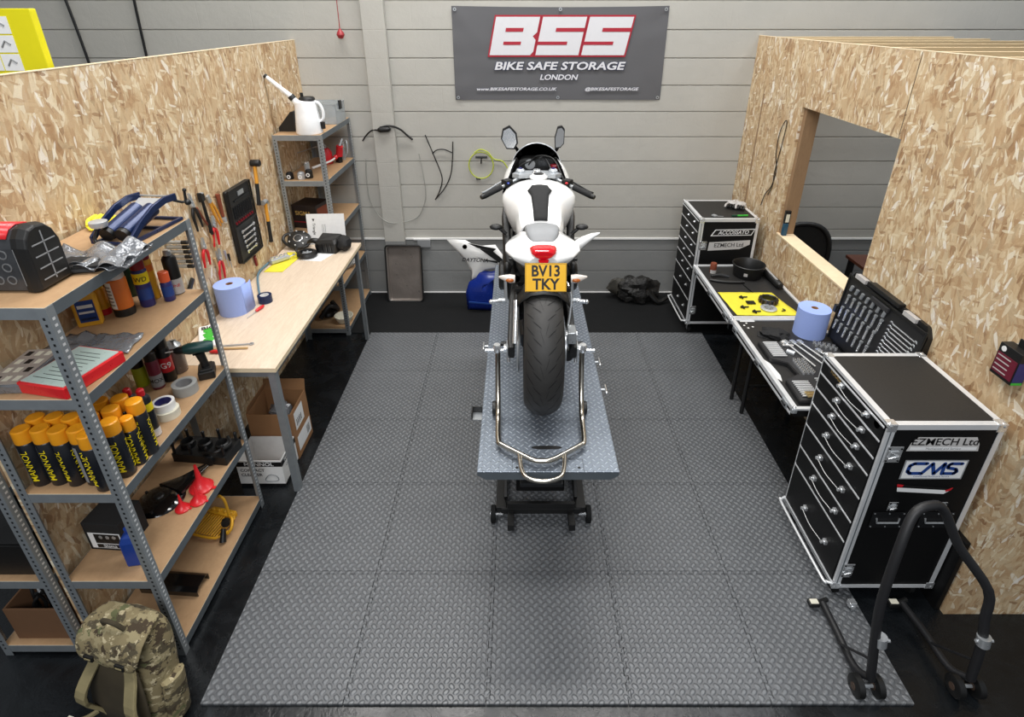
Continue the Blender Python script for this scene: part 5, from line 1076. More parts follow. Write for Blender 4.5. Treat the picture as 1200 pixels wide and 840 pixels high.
o = thing('white_tub', (-1.60, 4.55, Z5), 'cream shallow bowl under the bench end on the lowest corner shelf', 'tub'); b = MB(); b.lathe([(.001, 0), (.06, 0), (.08, .04), (.085, .06), (.08, .06), (.05, .01), (.001, .008)], 'cream', (0, 0, 0), 'Z', 24, cap=False); b.build('bowl', o)
o = thing('black_bracket', (-1.74, 4.66, Z5), 'tangled black brackets on the lowest corner shelf', 'bracket'); b = MB(); b.tube([(-.08, -.1, .02), (0, -.05, .12), (.05, .02, .05), (-.02, .08, .10)], .022, 'black', 8, 4); b.build('arm', o); b = MB(); blob(b, (-.02, 0, .035), (.07, .09, .034), 'black', 3, .3, flat=.95); b.build('base', o)
# ---------------- backpack on the floor ----------------
BP = thing('backpack', (-1.545, 1.36, .0), 'camouflage backpack with shoulder straps slumped against the shelving leg', 'backpack', R(-12), rot=(R(-8), 0, R(-14))); BP.scale = (.80, .85, .92)
b = MB(); rr = []
for z, w_, d, yo in ((.02, .34, .16, 0), (.05, .38, .20, 0), (.15, .40, .21, .005), (.28, .38, .20, .01), (.40, .36, .19, .02), (.48, .33, .17, .03), (.53, .24, .10, .04), (.545, .10, .04, .04)):
    q = ring(0, 0, 0, 1, 1, 3, 28); rr.append([(x*w_*(1+.05*mnoise.noise(Vector((x*5, zz*5, z*14)))), yo+zz*d*(1+.16*mnoise.noise(Vector((x*6, zz*6, z*12)))), z+.015*mnoise.noise(Vector((x*7, zz*7, z*9)))) for x, yy, zz in q])
b.loft(rr, 'camo'); b.build('pack_body', BP, sub=1)
b = MB(); b.loft([[(x*k, -.095-e_, z) for x in (-.5, -.3, 0, .3, .5)] for z, k, e_ in ((.04, .30, .006), (.15, .34, .016), (.28, .32, .014), (.38, .26, .004))], 'camo_dark', cap=False, closed=False); b.build('back_panel', BP, solid=.012)
for s_ in (-1, 1):
    rr = []
    for t in range(15):
        u = t/14; x = s_*(.065+.085*math.sin(u*2.6)); z = .47-.44*u; y = -.105-.055*math.sin(u*3.1)+.02*math.sin(u*9); w_ = .032 if u < .6 else .022
        rr.append([(x-w_, y, z), (x+w_, y-.004, z), (x+w_, y+.014, z), (x-w_, y+.018, z)])
    b = MB(); b.loft(rr, 'strap_tan', smooth=False); S_ = b.build('shoulder_strap', BP, bevel=.004)
    for z, x in ((.43, s_*.09), (.22, s_*.145)):
        k = MB(); k.bb(x-.026, x+.026, -.172 if z < .3 else -.142, -.160 if z < .3 else -.128, z, z+.026, 'black'); k.bb(x-.018, x+.018, -.175 if z < .3 else -.145, -.172 if z < .3 else -.142, z+.009, z+.017, 'strap_tan'); k.build('buckle', S_, bevel=.002)
b = MB(); rr = []
for z, w_, y in ((.555, .30, .06), (.56, .36, -.02), (.53, .38, -.09), (.47, .37, -.125), (.42, .33, -.13)): rr.append([(x*w_, y+.01*mnoise.noise(Vector((x*8, z*20, 1))), z+.016*mnoise.noise(Vector((x*9, z*9, 3)))) for x in (-.5, -.4, -.25, -.1, .05, .2, .35, .5)])
b.loft(rr, 'camo', cap=False, closed=False); b.build('top_flap', BP, solid=.014, sub=1)
b = MB(); b.tube([(-.06, -.06, .56), (-.03, -.08, .605), (.03, -.08, .605), (.06, -.06, .56)], .010, 'camo_dark', 8, 4); b.build('grab_handle', BP)
for s_ in (-1, 1): b = MB(); b.tube([(s_*.17, -.06, .06), (s_*.24, -.12, .03), (s_*.27, -.16, .05)], .012, 'strap_tan', 6, 3); b.box((s_*.275, -.165, .055), (.03, .02, .04), 'cream'); b.build('waist_strap', BP)
for s_ in (-1, 1): b = MB(); b.loft([ring(s_*.19, .02, .10, .06, .02, 3), ring(s_*.20, .02, .14, .09, .14, 3), ring(s_*.20, .02, .26, .08, .12, 3)][0:0] or [[(s_*.20+.035*math.cos(a), .01+.06*math.sin(a), z) for a in [k*math.pi/6 for k in range(12)]] for z in (.05, .10, .22, .27)], 'camo'); b.build('side_pouch', BP)
# ---------------- road cases ----------------
def hinge_plate(mb, x, y, z, w_, h, nrm=-1):
    mb.bb(x-w_/2, x+w_/2, y-.004, y-.0005, z-h/2, z+h/2, 'steel')
def road_case(loc, W_, D_, H_, seps, label, near=True):
    """drawers on the -x side; the stickered end faces -y"""
    c = thing('road_case', loc, label, 'tool chest')
    b = MB(); b.bb(.004, W_-.004, .004, D_-.004, 0, H_-.004, 'case_ply'); b.build('case_body', c)
    b = MB(); b.bb(.012, W_-.012, .012, D_-.012, H_-.0038, H_-.0015, 'case_top'); b.build('top_panel', c)
    a = .026; t = .0022
    e_ = MB()
    # top frame (both flanges)
    for (x0, x1, y0, y1) in ((0, W_, 0, a), (0, W_, D_-a, D_), (0, a, a, D_-a), (W_-a, W_, a, D_-a)): e_.bb(x0, x1, y0, y1, H_-t, H_, 'alu')
    e_.bb(0, W_, 0, t, H_-a, H_-t, 'alu'); e_.bb(0, W_, D_-t, D_, H_-a, H_-t, 'alu'); e_.bb(0, t, t, D_-t, H_-.016, H_-t, 'alu'); e_.bb(W_-t, W_, t, D_-t, H_-a, H_-t, 'alu')
    e_.build('top_extrusion', c)
    for (x, sx) in ((0, 1), (W_, -1)):
        for (y, sy) in ((0, 1), (D_, -1)):
            u = MB(); aa = .034 if (x == 0 and y == 0) else .022; u.bb(*sorted((x, x+sx*aa)), *sorted((y, y+sy*t)), 0, H_-a, 'alu'); u.bb(*sorted((x, x+sx*t)), *sorted((y+sy*t, y+sy*.012)), 0, H_-a, 'alu')
            if x == 0 and y == 0: u.bb(.014, .018, -.002, 0, .02, H_-a-.01, 'galv_dark')
            u.build('corner_extrusion', c)
    u = MB(); u.bb(0, W_, 0, t, 0, .022, 'alu'); u.bb(0, W_, D_-t, D_, 0, .022, 'alu'); u.bb(0, t, t, D_-t, 0, .015, 'alu'); u.build('bottom_extrusion', c)
    for x in (0, W_):
        for y in (0, D_):
            for z in (0, H_):
                k = MB(); s1 = 1 if x == 0 else -1; s2 = 1 if y == 0 else -1; s3 = 1 if z == 0 else -1
                k.ball((x+s1*.008, y+s2*.008, z+s3*.008), .014, 'chrome', n=12); k.box((x+s1*.016, y-s2*.001, z+s3*.016), (.04, .003, .04), 'chrome'); 
                if z: k.box((x+s1*.016, y+s2*.016, z+.0008), (.04, .04, .003), 'chrome')
                k.build('corner_ball', c, bevel=.001)
    # drawers
    zs = [.012]+[z for z in seps[::-1]]+[H_-.02]
    for i in range(len(zs)-1):
        z0, z1 = zs[i], zs[i+1]
        d = MB(); d.bb(-.006, .0035, .016, D_-.016, z0+.004, z1-.004, 'case_ply'); d.bb(-.009, -.0061, .014, D_-.014, z1-.010, z1-.001, 'alu'); D0 = d.build('drawer', c, bevel=.0006)
        hz = (z0+z1)/2+.012
        h = MB(); y0, y1 = .125, .335
        if near:
            h.tube([(-.03, y0+.005, hz), (-.038, (y0+y1)/2, hz-.004), (-.03, y1-.005, hz)], .0022, 'chrome', 8, 5)
            for y in (y0, y1): h.box((-.012, y, hz), (.014, .026, .020), 'chrome'); h.cyl((-.012, y, hz), (-.034, y, hz), .009, 'chrome', n=12)
        else:
            for y in (.10, .28):
                h2 = MB(); h2.box((-.010, y, hz), (.006, .022, .016), 'chrome'); h2.ball((-.018, y, hz), .008, 'chrome', n=8); h2.build('knob', D0)
        if near: h.build('handle', D0)
        if near and i == len(zs)-2: l = MB(); l.bb(-.0075, -.0066, .34, .47, hz-.012, hz+.030, 'ink'); l.text('TOOLS', .03, (-.0078, .405, hz+.008), (0, -1, 0), (0, 0, 1), 'gold', .0003, .02); l.build('badge', D0); l = MB(); l.lathe([(.001, 0), (.018, 0)], 'white', (-.0072, .06, hz+.0), 'X', 16); l.build('round_sticker', D0)
    # pull-out tray rail
    r_ = MB(); r_.tube([(-.004, .0, .03), (-.028, .015, .028), (-.038, .05, .027), (-.038, D_-.05, .027), (-.028, D_-.015, .028), (-.004, D_, .03)], .0065, 'alu', 8, 4); r_.bb(-.010, -.004, .0, D_, .028, .040, 'alu'); r_.build('front_rail', c)
    for x in (.05, W_-.06):
        for y in (.06, D_-.06):
            k = MB(); k.lathe([(.006, -.012), (.036, -.012), (.038, 0), (.036, .012), (.006, .012)], 'rubber_black', (x, y, -loc[2]+.0385), 'X', 18); k.bb(x-.018, x+.018, y-.02, y+.02, -.012, 0, 'steel'); k.bar((x-.016, y, -.01), (x-.016, y, -loc[2]+.04), .003, .03, 'steel', up=(0, 1, 0)); k.build('castor', c)
    return c
def latch(par, x, z, w_=.066, h=.085, nm='butterfly_latch'):
    k = MB(); k.box((x, -.003, z), (w_, .003, h), 'chrome'); k.box((x, -.007, z), (w_*.55, .006, h*.45), 'steel')
    for q in (-1, 1):
        for p in (-1, 1): k.cyl((x+q*w_*.38, -.002, z+p*h*.38), (x+q*w_*.38, -.0075, z+p*h*.38), .0045, 'ink', n=8)
    k.tube([(x-w_*.3, -.010, z-h*.2), (x+w_*.3, -.013, z), (x-w_*.3, -.010, z+h*.2)], .003, 'chrome', 6); return k.build(nm, par, bevel=.001)
def recessed_handle(par, x, z):
    k = MB(); w_, h = .15, .095
    for (x0, x1, z0, z1) in ((-w_/2, w_/2, -h/2, -h/2+.018), (-w_/2, w_/2, h/2-.018, h/2), (-w_/2, -w_/2+.022, -h/2+.018, h/2-.018), (w_/2-.022, w_/2, -h/2+.018, h/2-.018)): k.bb(x+x0, x+x1, -.003, -.0005, z+z0, z+z1, 'dark_steel')
    k.bb(x-w_/2+.022, x+w_/2-.022, -.0012, -.0004, z-h/2+.018, z+h/2-.018, 'ink')
    k.tube([(x-.052, -.004, z+.012), (x-.048, -.008, z-.012), (x+.048, -.008, z-.012), (x+.052, -.004, z+.012)], .0045, 'steel', 8)
    for q in (-1, 0, 1):
        for p in (-1, 1): k.cyl((x+q*w_*.44, -.003, z+p*h*.42), (x+q*w_*.44, -.005, z+p*h*.42), .0035, 'steel', n=8)
    return k.build('recessed_handle', par)
NC = road_case((1.533, 1.85, .095), .487, .545, 1.0, [.905, .812, .716, .577, .43, .303], 'large black road case tool chest with aluminium edges, seven drawers and stickers, nearest the camera')
latch(NC, .058, .845); latch(NC, .045, .125, .05, .09, 'lower_latch'); recessed_handle(NC, .14, .46); recessed_handle(NC, .36, .46)
for x in (.14, .36): latch(NC, x, .545, .04, .05, 'hinge_plate')
s = MB(); s.prism([(.108, .862), (.412, .862), (.405, .90), (.385, .936), (.14, .936), (.118, .905)], -.0012, -.0003, 'foil', 'XZ'); s.bb(.12, .40, -.0016, -.0013, .868, .884, 'paper'); s.text('EZMECH Ltd', .052, (.258, -.0022, .911), (1, 0, 0), (0, 0, 1), 'ink', .0003, .012, sx=1.0); s.text('Mechanical and Service', .016, (.26, -.0024, .876), (1, 0, 0), (0, 0, 1), 'grey_plastic', .0003); s.build('name_sticker', NC)
s = MB(); s.bb(.122, .392, -.0016, -.0003, .705, .812, 'silver_paint'); s.bb(.128, .386, -.0020, -.0017, .711, .806, 'paper')
def stroke(mb, pts, w_, m, y=-.0024): 
    for p0, p1 in zip(pts, pts[1:]): mb.bar((p0[0], y, p0[1]), (p1[0], y, p1[1]), .0006, w_, m, up=(0, 0, 1)) if abs(p0[0]-p1[0]) > abs(p0[1]-p1[1]) else mb.bar((p0[0], y, p0[1]), (p1[0], y, p1[1]), w_, .0006, m, up=(0, 1, 0))
    for p0 in pts: mb.cyl((p0[0], y-.0003, p0[1]), (p0[0], y+.0003, p0[1]), w_/2, m, n=10)
stroke(s, [(.218, .794), (.165, .794), (.148, .782), (.146, .750), (.158, .739), (.205, .739)], .017, 'label_blue')
stroke(s, [(.208, .737), (.243, .794), (.262, .737), (.295, .794), (.297, .737)], .016, 'label_blue', -.0028)
stroke(s, [(.368, .794), (.322, .794), (.312, .784), (.314, .771), (.350, .763), (.357, .750), (.348, .739), (.300, .739)], .016, 'label_blue', -.0032)
s.text('Commercial Motorcycle Service', .012, (.257, -.0024, .722), (1, 0, 0), (0, 0, 1), 'label_blue', .0003); s.build('logo_sticker', NC)
s = MB(); s.prism([(.13, .655), (.365, .638), (.345, .618), (.135, .632)], -.0012, -.0003, 'paper', 'XZ'); s.prism([(.132, .672), (.365, .650), (.365, .640), (.132, .657)], -.0012, -.0003, 'ink', 'XZ'); s.prism([(.125, .675), (.155, .670), (.15, .658), (.128, .660)], -.0014, -.0003, 'red', 'XZ'); s.prism([(.345, .640), (.375, .655), (.37, .640), (.35, .630)], -.0014, -.0003, 'red', 'XZ'); s.build('stripe_sticker', NC)
FC = road_case((1.497, 4.40, .12), .487, .52, .985, [.87, .76, .655, .545, .42, .24], 'black road case tool chest standing against the block wall in the far right corner', near=False)
latch(FC, .05, .75, .06, .075); latch(FC, .045, .14, .05, .08, 'lower_latch')
s = MB(); s.prism([(.10, .835), (.44, .842), (.465, .90), (.135, .892)], -.0012, -.0003, 'paper', 'XZ'); s.prism([(.115, .842), (.435, .849), (.455, .893), (.14, .886)], -.0016, -.0013, 'ink', 'XZ'); s.text('ACCOSSATO', .046, (.287, -.0024, .867), (1, 0, .02), (-.02, 0, 1), 'paper', .0003, .018, .25, sx=.92)
s.build('brand_sticker', FC)
s = MB(); s.prism([(.095, .705), (.36, .72), (.44, .76), (.44, .80), (.10, .78)], -.0012, -.0003, 'foil', 'XZ'); s.text('EZMECH Ltd', .05, (.265, -.0024, .755), (1, 0, .03), (-.03, 0, 1), 'ink', .0003, .008, sx=.9); s.build('name_sticker', FC)
s = MB(); s.prism([(.10, .44), (.35, .46), (.34, .54), (.20, .55), (.10, .50)], -.0012, -.0003, 'pale_label', 'XZ'); s.tube([(.12, -.002, .47), (.19, -.002, .475), (.22, -.002, .52), (.25, -.002, .47), (.33, -.002, .49)], .004, 'navy', 6); s.build('ecg_sticker', FC)
b = MB(); b.bb(2.028, 2.054, 1.80, 2.42, .001, .46, 'case_ply'); o = b.build('shade_panel', bevel=.003); tag(o, 'dark panel added as painted shade between the near road case and the board wall', 'shade panel')  # dark sheet standing in for the case's shadow on the side wall
# ---------------- folding table made of case lids ----------------
def lid_table(y0, y1, label):
    t_ = thing('lid_table', (1.462, y0, 0), label, 'folding table'); W_ = .578; L_ = y1-y0; ZT = .742
    b = MB(); b.bb(.01, W_-.01, .01, L_-.01, ZT-.06, ZT-.012, 'case_ply'); b.bb(.02, W_-.02, .02, L_-.02, ZT-.0119, ZT-.010, 'case_top'); b.build('table_panel', t_)
    b = MB()
    for (x0, x1, ya, yb) in ((0, .022, 0, L_), (W_-.022, W_, 0, L_), (.022, W_-.022, 0, .022), (.022, W_-.022, L_-.022, L_)): b.bb(x0, x1, ya, yb, ZT-.0115, ZT, 'alu')
    b.bb(-.003, 0, 0, L_, ZT-.028, ZT-.002, 'alu'); b.bb(-.003, 0, .03, L_-.05, ZT-.062, ZT-.046, 'alu'); b.build('edge_extrusion', t_, bevel=.001)
    for x in (.004, W_-.004):
        for y in (.014, L_-.014): k = MB(); k.ball((x, y, ZT-.006), .013, 'chrome'); k.box((x, y, ZT-.02), (.028, .026, .028), 'steel'); k.build('corner_ball', t_, bevel=.003)
    for y in (.10, L_*.5, L_-.10): k = MB(); k.box((-.006, y, ZT-.038), (.006, .06, .04), 'steel'); k.cyl((-.012, y-.02, ZT-.038), (-.012, y+.02, ZT-.038), .006, 'dark_steel', n=8); k.build('latch', t_, bevel=.001)
    return t_, W_, L_
T1_, W_, L_ = lid_table(3.395, 4.30, 'black lid tray table with aluminium edges, holding the yellow mat')
for x in (.14, .50): MB().tube([(x, .06, .70), (x, .06, .0)], .014, 'black', 10).build('leg', T1_)
T2_, W_, L_ = lid_table(2.405, 3.388, 'black lid tray table under the socket tray, between the two road cases')
for x in (.155, .50): MB().tube([(x, L_-.10, .70), (x, L_-.10, .0)], .014, 'black', 10).build('leg', T2_)
MB().tube([(.155, L_-.10, .25), (.50, L_-.10, .25)], .008, 'black', 8).build('stretcher', T2_)
for x, y, sx_ in ((.06, .90, .012), (.085, .93, .012), (.075, .865, .012), (.11, .88, .012), (.10, .955, .10)): MB().box((x, y, .7325), (sx_, .012, .0008), 'white', (0, 0, x*20 if sx_ < .02 else 0)).build('sticker_remnant', T2_)
k = MB(); k.prism([(.022, .50), (.022, .30), (.045, .26), (.06, .32), (.05, .44)], .7321, .733, 'white'); k.build('white_patch', T2_)
ZT = .7325
# things on the tables
paper_roll(1.905, 3.20, ZT, .098, .19, 'blue paper roll standing on the lid table beside the board wall')
cloth('yellow_mat', [(1.52, 3.44, ZT+.001), (1.965, 3.435, ZT+.001), (1.90, 3.79, ZT+.001), (1.50, 3.80, ZT+.001)], 'yellow_cloth', 'thin yellow mat with small parts on the far lid table', 'mat')
o = thing('clutch_basket', (1.81, 3.63, ZT+.0055), 'dark toothed clutch basket ring on the yellow mat', 'engine part'); b = MB(); b.lathe([(.045, 0), (.06, 0), (.06, .035), (.052, .04), (.045, .035), (.045, 0)], 'dark_steel', (0, 0, 0), 'Z', 32, cap=False); b.build('ring_body', o)
for k in range(14): a = k*2*math.pi/14; MB().box((.062*math.cos(a), .062*math.sin(a), .018), (.012, .010, .03), 'rust_dark' if 'rust_dark' in M else (mat('rust_dark', '4a3a30', .5) and 'rust_dark'), (0, 0, a)).build('tooth', o)
o = thing('brake_disc_carrier', (1.775, 3.53, ZT+.0055), 'silver spoked disc lying in front of the dark toothed ring', 'engine part'); b = MB(); b.lathe([(.03, 0), (.055, 0), (.056, .008), (.048, .012), (.03, .010), (.03, 0)], 'silver_paint', (0, 0, 0), 'Z', 28, cap=False); b.build('outer_ring', o)
for k in range(6): a = k*math.pi/3; MB().bar((.008*math.cos(a), .008*math.sin(a), .008), (.036*math.cos(a), .036*math.sin(a), .008), .012, .006, 'steel').build('spoke', o)
MB().cyl((0, 0, .001), (0, 0, .016), .013, 'steel').build('hub', o)
for i, (x, y, lb) in enumerate(((1.655, 3.70, 'small black bolt cluster at the back of the yellow mat'), (1.68, 3.62, 'small black square plate in the middle of the yellow mat'), (1.61, 3.545, 'black T-shaped bolt on the left of the yellow mat'), (1.67, 3.48, 'small black cross-shaped fitting at the front of the yellow mat'), (1.865, 3.50, 'small curved black clip at the right of the yellow mat'))):
    o = thing('small_part', (x, y, ZT+.0055), lb, 'small part'); b = MB()
    if i == 1: b.box((0, 0, .004), (.06, .045, .006), 'dark_steel')
    elif i == 4: b.tube([(-.015, -.01, .004), (.015, .0, .004), (.005, .022, .004)], .004, 'black', 6, 3)
    else: b.tube([(-.03, 0, .006), (.03, .004, .006)], .005, 'dark_steel', 8); b.tube([(-.01, -.02, .006), (-.008, .02, .006)], .006, 'black', 8)
    b.build('part_body', o)
    if i != 4: k = MB(); k.lathe([(.001, .0), (.010, .0), (.010, .008), (.001, .009)], 'black', (-.02, .0, .004), 'Z', 8); k.build('nut', o)
o = thing('drain_pan', (1.835, 4.11, ZT), 'round black pan with raised wall at the far end of the lid table', 'pan'); b = MB(); b.lathe([(.001, .0), (.105, .0), (.110, .006), (.120, .095), (.127, .100), (.122, .104), (.114, .095), (.102, .010), (.001, .008)], 'black', (0, 0, 0), 'Z', 48, cap=False); b.build('pan_body', o)
b = MB(); b.box((-.055, -.101, .045), (.028, .003, .025), 'pale_label', (0, 0, -.5)); b.build('small_label', o)
o = thing('drink_can', (1.575, 4.16, ZT), 'small dark red tin at the left edge of the far lid table', 'tin'); MB().lathe([(.001, 0), (.024, 0), (.026, .004), (.026, .075), (.022, .085), (.001, .085)], 'rust', (0, 0, 0), 'Z', 20, cap=False).build('tin_body', o); b = MB(); arc_patch(b, .0265, .0, .03, -1.2, 1.2, 'pale_label'); b.build('pale_band', o)
o = thing('black_pouch', (1.61, 3.98, ZT), 'flat black pouch with a dark lever lying on the far lid table', 'pouch', R(-10)); b = MB(); b.loft([ring(-.09, 0, .01, .01, .01, 2.5), ring(0, 0, .012, .01, .01, 2.5)] and [[(x, w_*math.cos(a), .012+.010*math.sin(a)) for a in [k*math.pi/6 for k in range(12)]] for x, w_ in ((-.11, .006), (-.06, .022), (.02, .03), (.10, .022), (.15, .006))], 'black'); b.build('pouch_body', o)
b = MB(); b.tube([(-.09, .07, .012), (-.02, .09, .018), (.05, .08, .012)], [.008, .014, .007], 'dark_steel', 8, 3); b.build('lever', o)
o = thing('torch', (1.992, 4.0, ZT+.03), 'black cylinder with a bright strip lying along the board wall on the far table', 'lamp'); MB().tube([(-.02, .22, 0), (-.005, -.14, 0), (-.004, -.155, 0)], [.028, .028, .02], 'black', 16).build('lamp_body', o); b = MB(); b.bb(-.022, -.005, -.10, .18, .026, .030, 'silver_paint'); b.build('light_strip', o)
o = MB().bar((0, 0, .004), (.02, -.14, .004), .006, .006, 'ink').build('scriber'); o.location = (1.74, 3.93, ZT); tag(o, 'thin black rod lying behind the yellow mat', 'rod')
o = thing('cap', (1.665, 3.155, ZT), 'crumpled black cloth cap between the blue roll and the socket tray', 'cap', R(-30)); b = MB(); blob(b, (0, 0, .022), (.085, .06, .032), 'black_matt', 4, .35, 2.5, 22, flat=.65); b.build('crown', o); b = MB(); sheet(b, [(-.10, -.05, .002), (-.03, -.06, .002), (-.04, .02, .004), (-.11, .02, .004)], 'black_matt', 6, 6, .004, 1); b.build('brim', o, solid=.002)
# open socket tray
TR = thing('socket_tray', (1.475, 2.43, ZT), 'open black moulded tray of chrome sockets and bits on the near lid table', 'tool tray')
b = MB(); poly = [(.03, .02), (.50, .02), (.50, .63), (.04, .63), (.035, .43), (.12, .38), (.13, .27), (.04, .22)]
b.prism(poly, 0, .024, 'tray_black') if 'tray_black' in M else (mat('tray_black', '1c1c1e', .45), b.prism(poly, 0, .024, 'tray_black')); b.build('tray_body', TR, bevel=.008)
b = MB(); b.prism([(.03+.006, .026), (.49, .026), (.49, .622), (.046, .622), (.042, .434), (.127, .384), (.137, .266), (.046, .214)], .0242, .027, 'tray_grey') if 'tray_grey' in M else (mat('tray_grey', '2a2a2c', .5), b.prism([(.036, .026), (.49, .026), (.49, .622), (.046, .622), (.042, .434), (.127, .384), (.137, .266), (.046, .214)], .0242, .027, 'tray_grey')); b.build('tray_insert', TR)
def rod(nm, x0, y0, x1, y1, r_, m, z=.034): MB().cyl((x0, y0, z), (x1, y1, z), r_, m, n=10).build(nm, TR)
for k in range(10): rod('bit', .06, .45+k*.017, .145, .45+k*.017, .0042, 'alu')
for k in range(9): rod('bit', .06, .055+k*.0165, .15, .055+k*.0165, .0042, 'alu')
for k in range(8): rod('bit', .20, .10+k*.0165, .26, .10+k*.0165, .004, 'alu')
for k in range(3): rod('brass_bit', .075, .032+k*.018-.0, .17, .032+k*.018, .0062, 'brass' if 'brass' in M else (mat('brass', 'd8c08a', .3, .8) and 'brass'), .046)
for (x0, y0, x1, y1) in ((.20, .60, .26, .33), (.245, .60, .33, .30), (.29, .60, .39, .28), (.36, .50, .44, .28)):
    b = MB(); b.cyl((x0, y0, .036), (x1, y1, .036), .006, 'chrome', n=10); b.box((x0, y0, .036), (.026, .04, .014), 'chrome', (0, 0, math.atan2(x1-x0, y0-y1)))
    b.cyl((x0, y0, .036), (x0, y0, .048), .011, 'steel', n=12); b.build('ratchet', TR)
rod('extension_bar', .17, .60, .21, .60, .012, 'chrome'); rod('extension_bar', .165, .57, .23, .56, .009, 'chrome'); rod('extension_bar', .165, .50, .20, .47, .016, 'silver_paint')
skt = None; cnt = 0
def socket_proto():
    o = thing('socket', (0, 0, 0), 'small chrome socket standing in the open black socket tray', 'socket', group='chrome sockets in the open tray')
    MB().lathe([(.006, .018), (.0085, .018), (.009, 0), (.001, 0)], 'chrome', (0, 0, 0), 'Z', 12, cap=False).build('socket_body', o); MB().lathe([(.0055, .0175), (.001, .010)], 'ink', (0, 0, 0), 'Z', 10, cap=False).build('bore', o); return o
for i in range(3):
    for k in range(9):
        x, y = .165+i*.026, .40-k*.019
        if y < .25: continue
        p_ = (1.475+x, 2.43+y, ZT+.0275)
        if skt is None: skt = socket_proto(); skt.location = p_
        else: dup(skt, p_)
for i in range(4):
    for k in range(3): dup(skt, (1.475+.26+i*.028, 2.43+.235-k*.025, ZT+.0275))
for i in range(5):
    for k in range(2): dup(skt, (1.475+.38+i*.024, 2.43+.60-k*.03-i*.012, ZT+.0275))
# big socket set leaning on the wall
BS = thing('tool_case', (1.99, 2.41, .752), 'large open black tool case with rows of sockets and spanners leaning on the board wall', 'tool case', rot=(0, R(5), 0))
CW, CH = .72, .47
b = MB(); b.prism([(.0, .0), (CW, .0), (CW, CH-.06), (CW-.03, CH), (.03, CH), (0, CH-.05)][::1], .008, .055, 'black', 'YZ'); b.build('case_shell', BS, bevel=.012)
b = MB(); b.bb(.002, .0078, .01, CW-.01, .01, CH-.03, 'tray_black'); b.bb(-.006, .0018, .0, .012, .0, CH-.02, 'black'); b.bb(-.006, .0018, CW-.012, CW, .0, CH-.02, 'black'); b.bb(-.006, .0018, .012, CW-.012, CH-.04, CH-.025, 'black'); b.build('case_insert', BS, bevel=.002)
for ya, yb in ((.56, .66), (.10, .20)): b = MB(); b.bb(-.008, .02, ya, yb, CH-.022, CH+.002, 'pale_label'); b.build('silver_latch', BS)
b = MB(); b.bb(-.014, .002, .30, .46, CH-.075, CH-.045, 'tray_grey'); b.bb(-.012, .03, .24, .52, CH-.01, CH+.014, 'black'); b.build('carry_handle', BS, bevel=.004)
b = MB(); b.box((0, CW+.012, .20), (.03, .03, .05), 'black'); b.build('side_clip', BS, bevel=.005)
for row, zz, n_, l_, y_s in ((0, .36, 7, .02, .66), (1, .27, 7, .05, .66), (2, .17, 7, .06, .68), (3, .08, 7, .05, .69)):
    for k in range(n_):
        y = y_s-k*.055; h = l_*(1+.05*k)
        b = MB(); b.cyl((-.004, y, zz), (-.004, y-.006, zz+h), .0075 if row else .010, 'chrome' if row else 'steel', n=10); b.cyl((-.004, y-.006, zz+h), (-.004, y-.008, zz+h+.012), .0105, 'steel', n=10); b.build('long_socket', BS)
for k in range(13):
    s_ = spanner(0, 0, 0, 0, .22-.004*k, '', parent=BS, m='chrome'); s_.location = (.0, .155+.004*k, .36-k*.0245); s_.rotation_euler = (R(90-28), 0, R(90))
# gloves and bits on the far case
o = thing('gloves', (1.895, 4.72, 1.106), 'pair of grey and black work gloves on top of the far road case', 'gloves', R(-30))
for s_ in (-1, 1):
    b = MB(); blob(b, (s_*.035, .02, .02), (.045, .06, .022), 'pale_label', s_+3, .25, flat=.85); b.build('palm', o)
    for k in range(4): b = MB(); b.tube([(s_*.035-.03+k*.02, -.02, .018), (s_*.04-.03+k*.021, -.07, .032), (s_*.045-.028+k*.022, -.10, .016)], [.010, .009, .008], 'black' if k > 0 else 'pale_label', 8, 3); b.build('finger', o)
o = thing('keys', (1.63, 4.47, 1.106), 'small bunch of silver keys on the near left of the far road case', 'keys'); b = MB(); b.box((0, 0, .006), (.03, .035, .010), 'silver_paint', (0, 0, .5)); b.build('fob', o); b = MB(); b.bar((.01, -.01, .004), (.07, -.02, .004), .010, .002, 'steel'); b.lathe([(.010, 0), (.013, 0), (.013, .002), (.010, .002), (.010, 0)], 'chrome', (.0, .02, .002), 'Z', 16, cap=False); b.build('key', o)
o = thing('marker_pen', (1.855, 4.46, 1.114), 'green and white marker pen lying on the far road case', 'pen', R(4)); MB().tube([(-.04, 0, 0), (.05, 0, 0)], .0075, 'green', 10).build('barrel', o); MB().tube([(-.085, 0, 0), (-.04, 0, 0)], .008, 'green_dark', 10).build('pen_cap', o)
o = thing('tape_roll', (1.80, 4.50, 1.106), 'x', 'y') if 0 else None
# boxed item hung on the board wall
o = thing('boxed_lamp', (2.056, 1.955, 1.34), 'black and maroon retail box hanging on the board wall at right edge', 'box'); b = MB(); b.bb(-.05, 0, -.055, .055, -.085, .06, 'black'); b.bb(-.012, -.006, -.02, .02, .06, .095, 'black'); b.build('box_body', o, bevel=.002)
b = MB(); b.bb(-.0512, -.0502, -.05, .05, -.07, .02, 'burgundy')
for k in range(4): b.bb(-.052, -.0514, -.02, .045, -.06+k*.022, -.055+k*.022, 'pale_label')
b.cyl((-.0502, .03, .04), (-.0516, .03, .04), .012, 'white', n=14); b.bb(-.048, -.004, -.0562, -.0552, -.07, .02, 'purple'); b.bb(-.048, -.004, -.0562, -.0552, -.083, -.072, 'green'); b.build('printing', o)
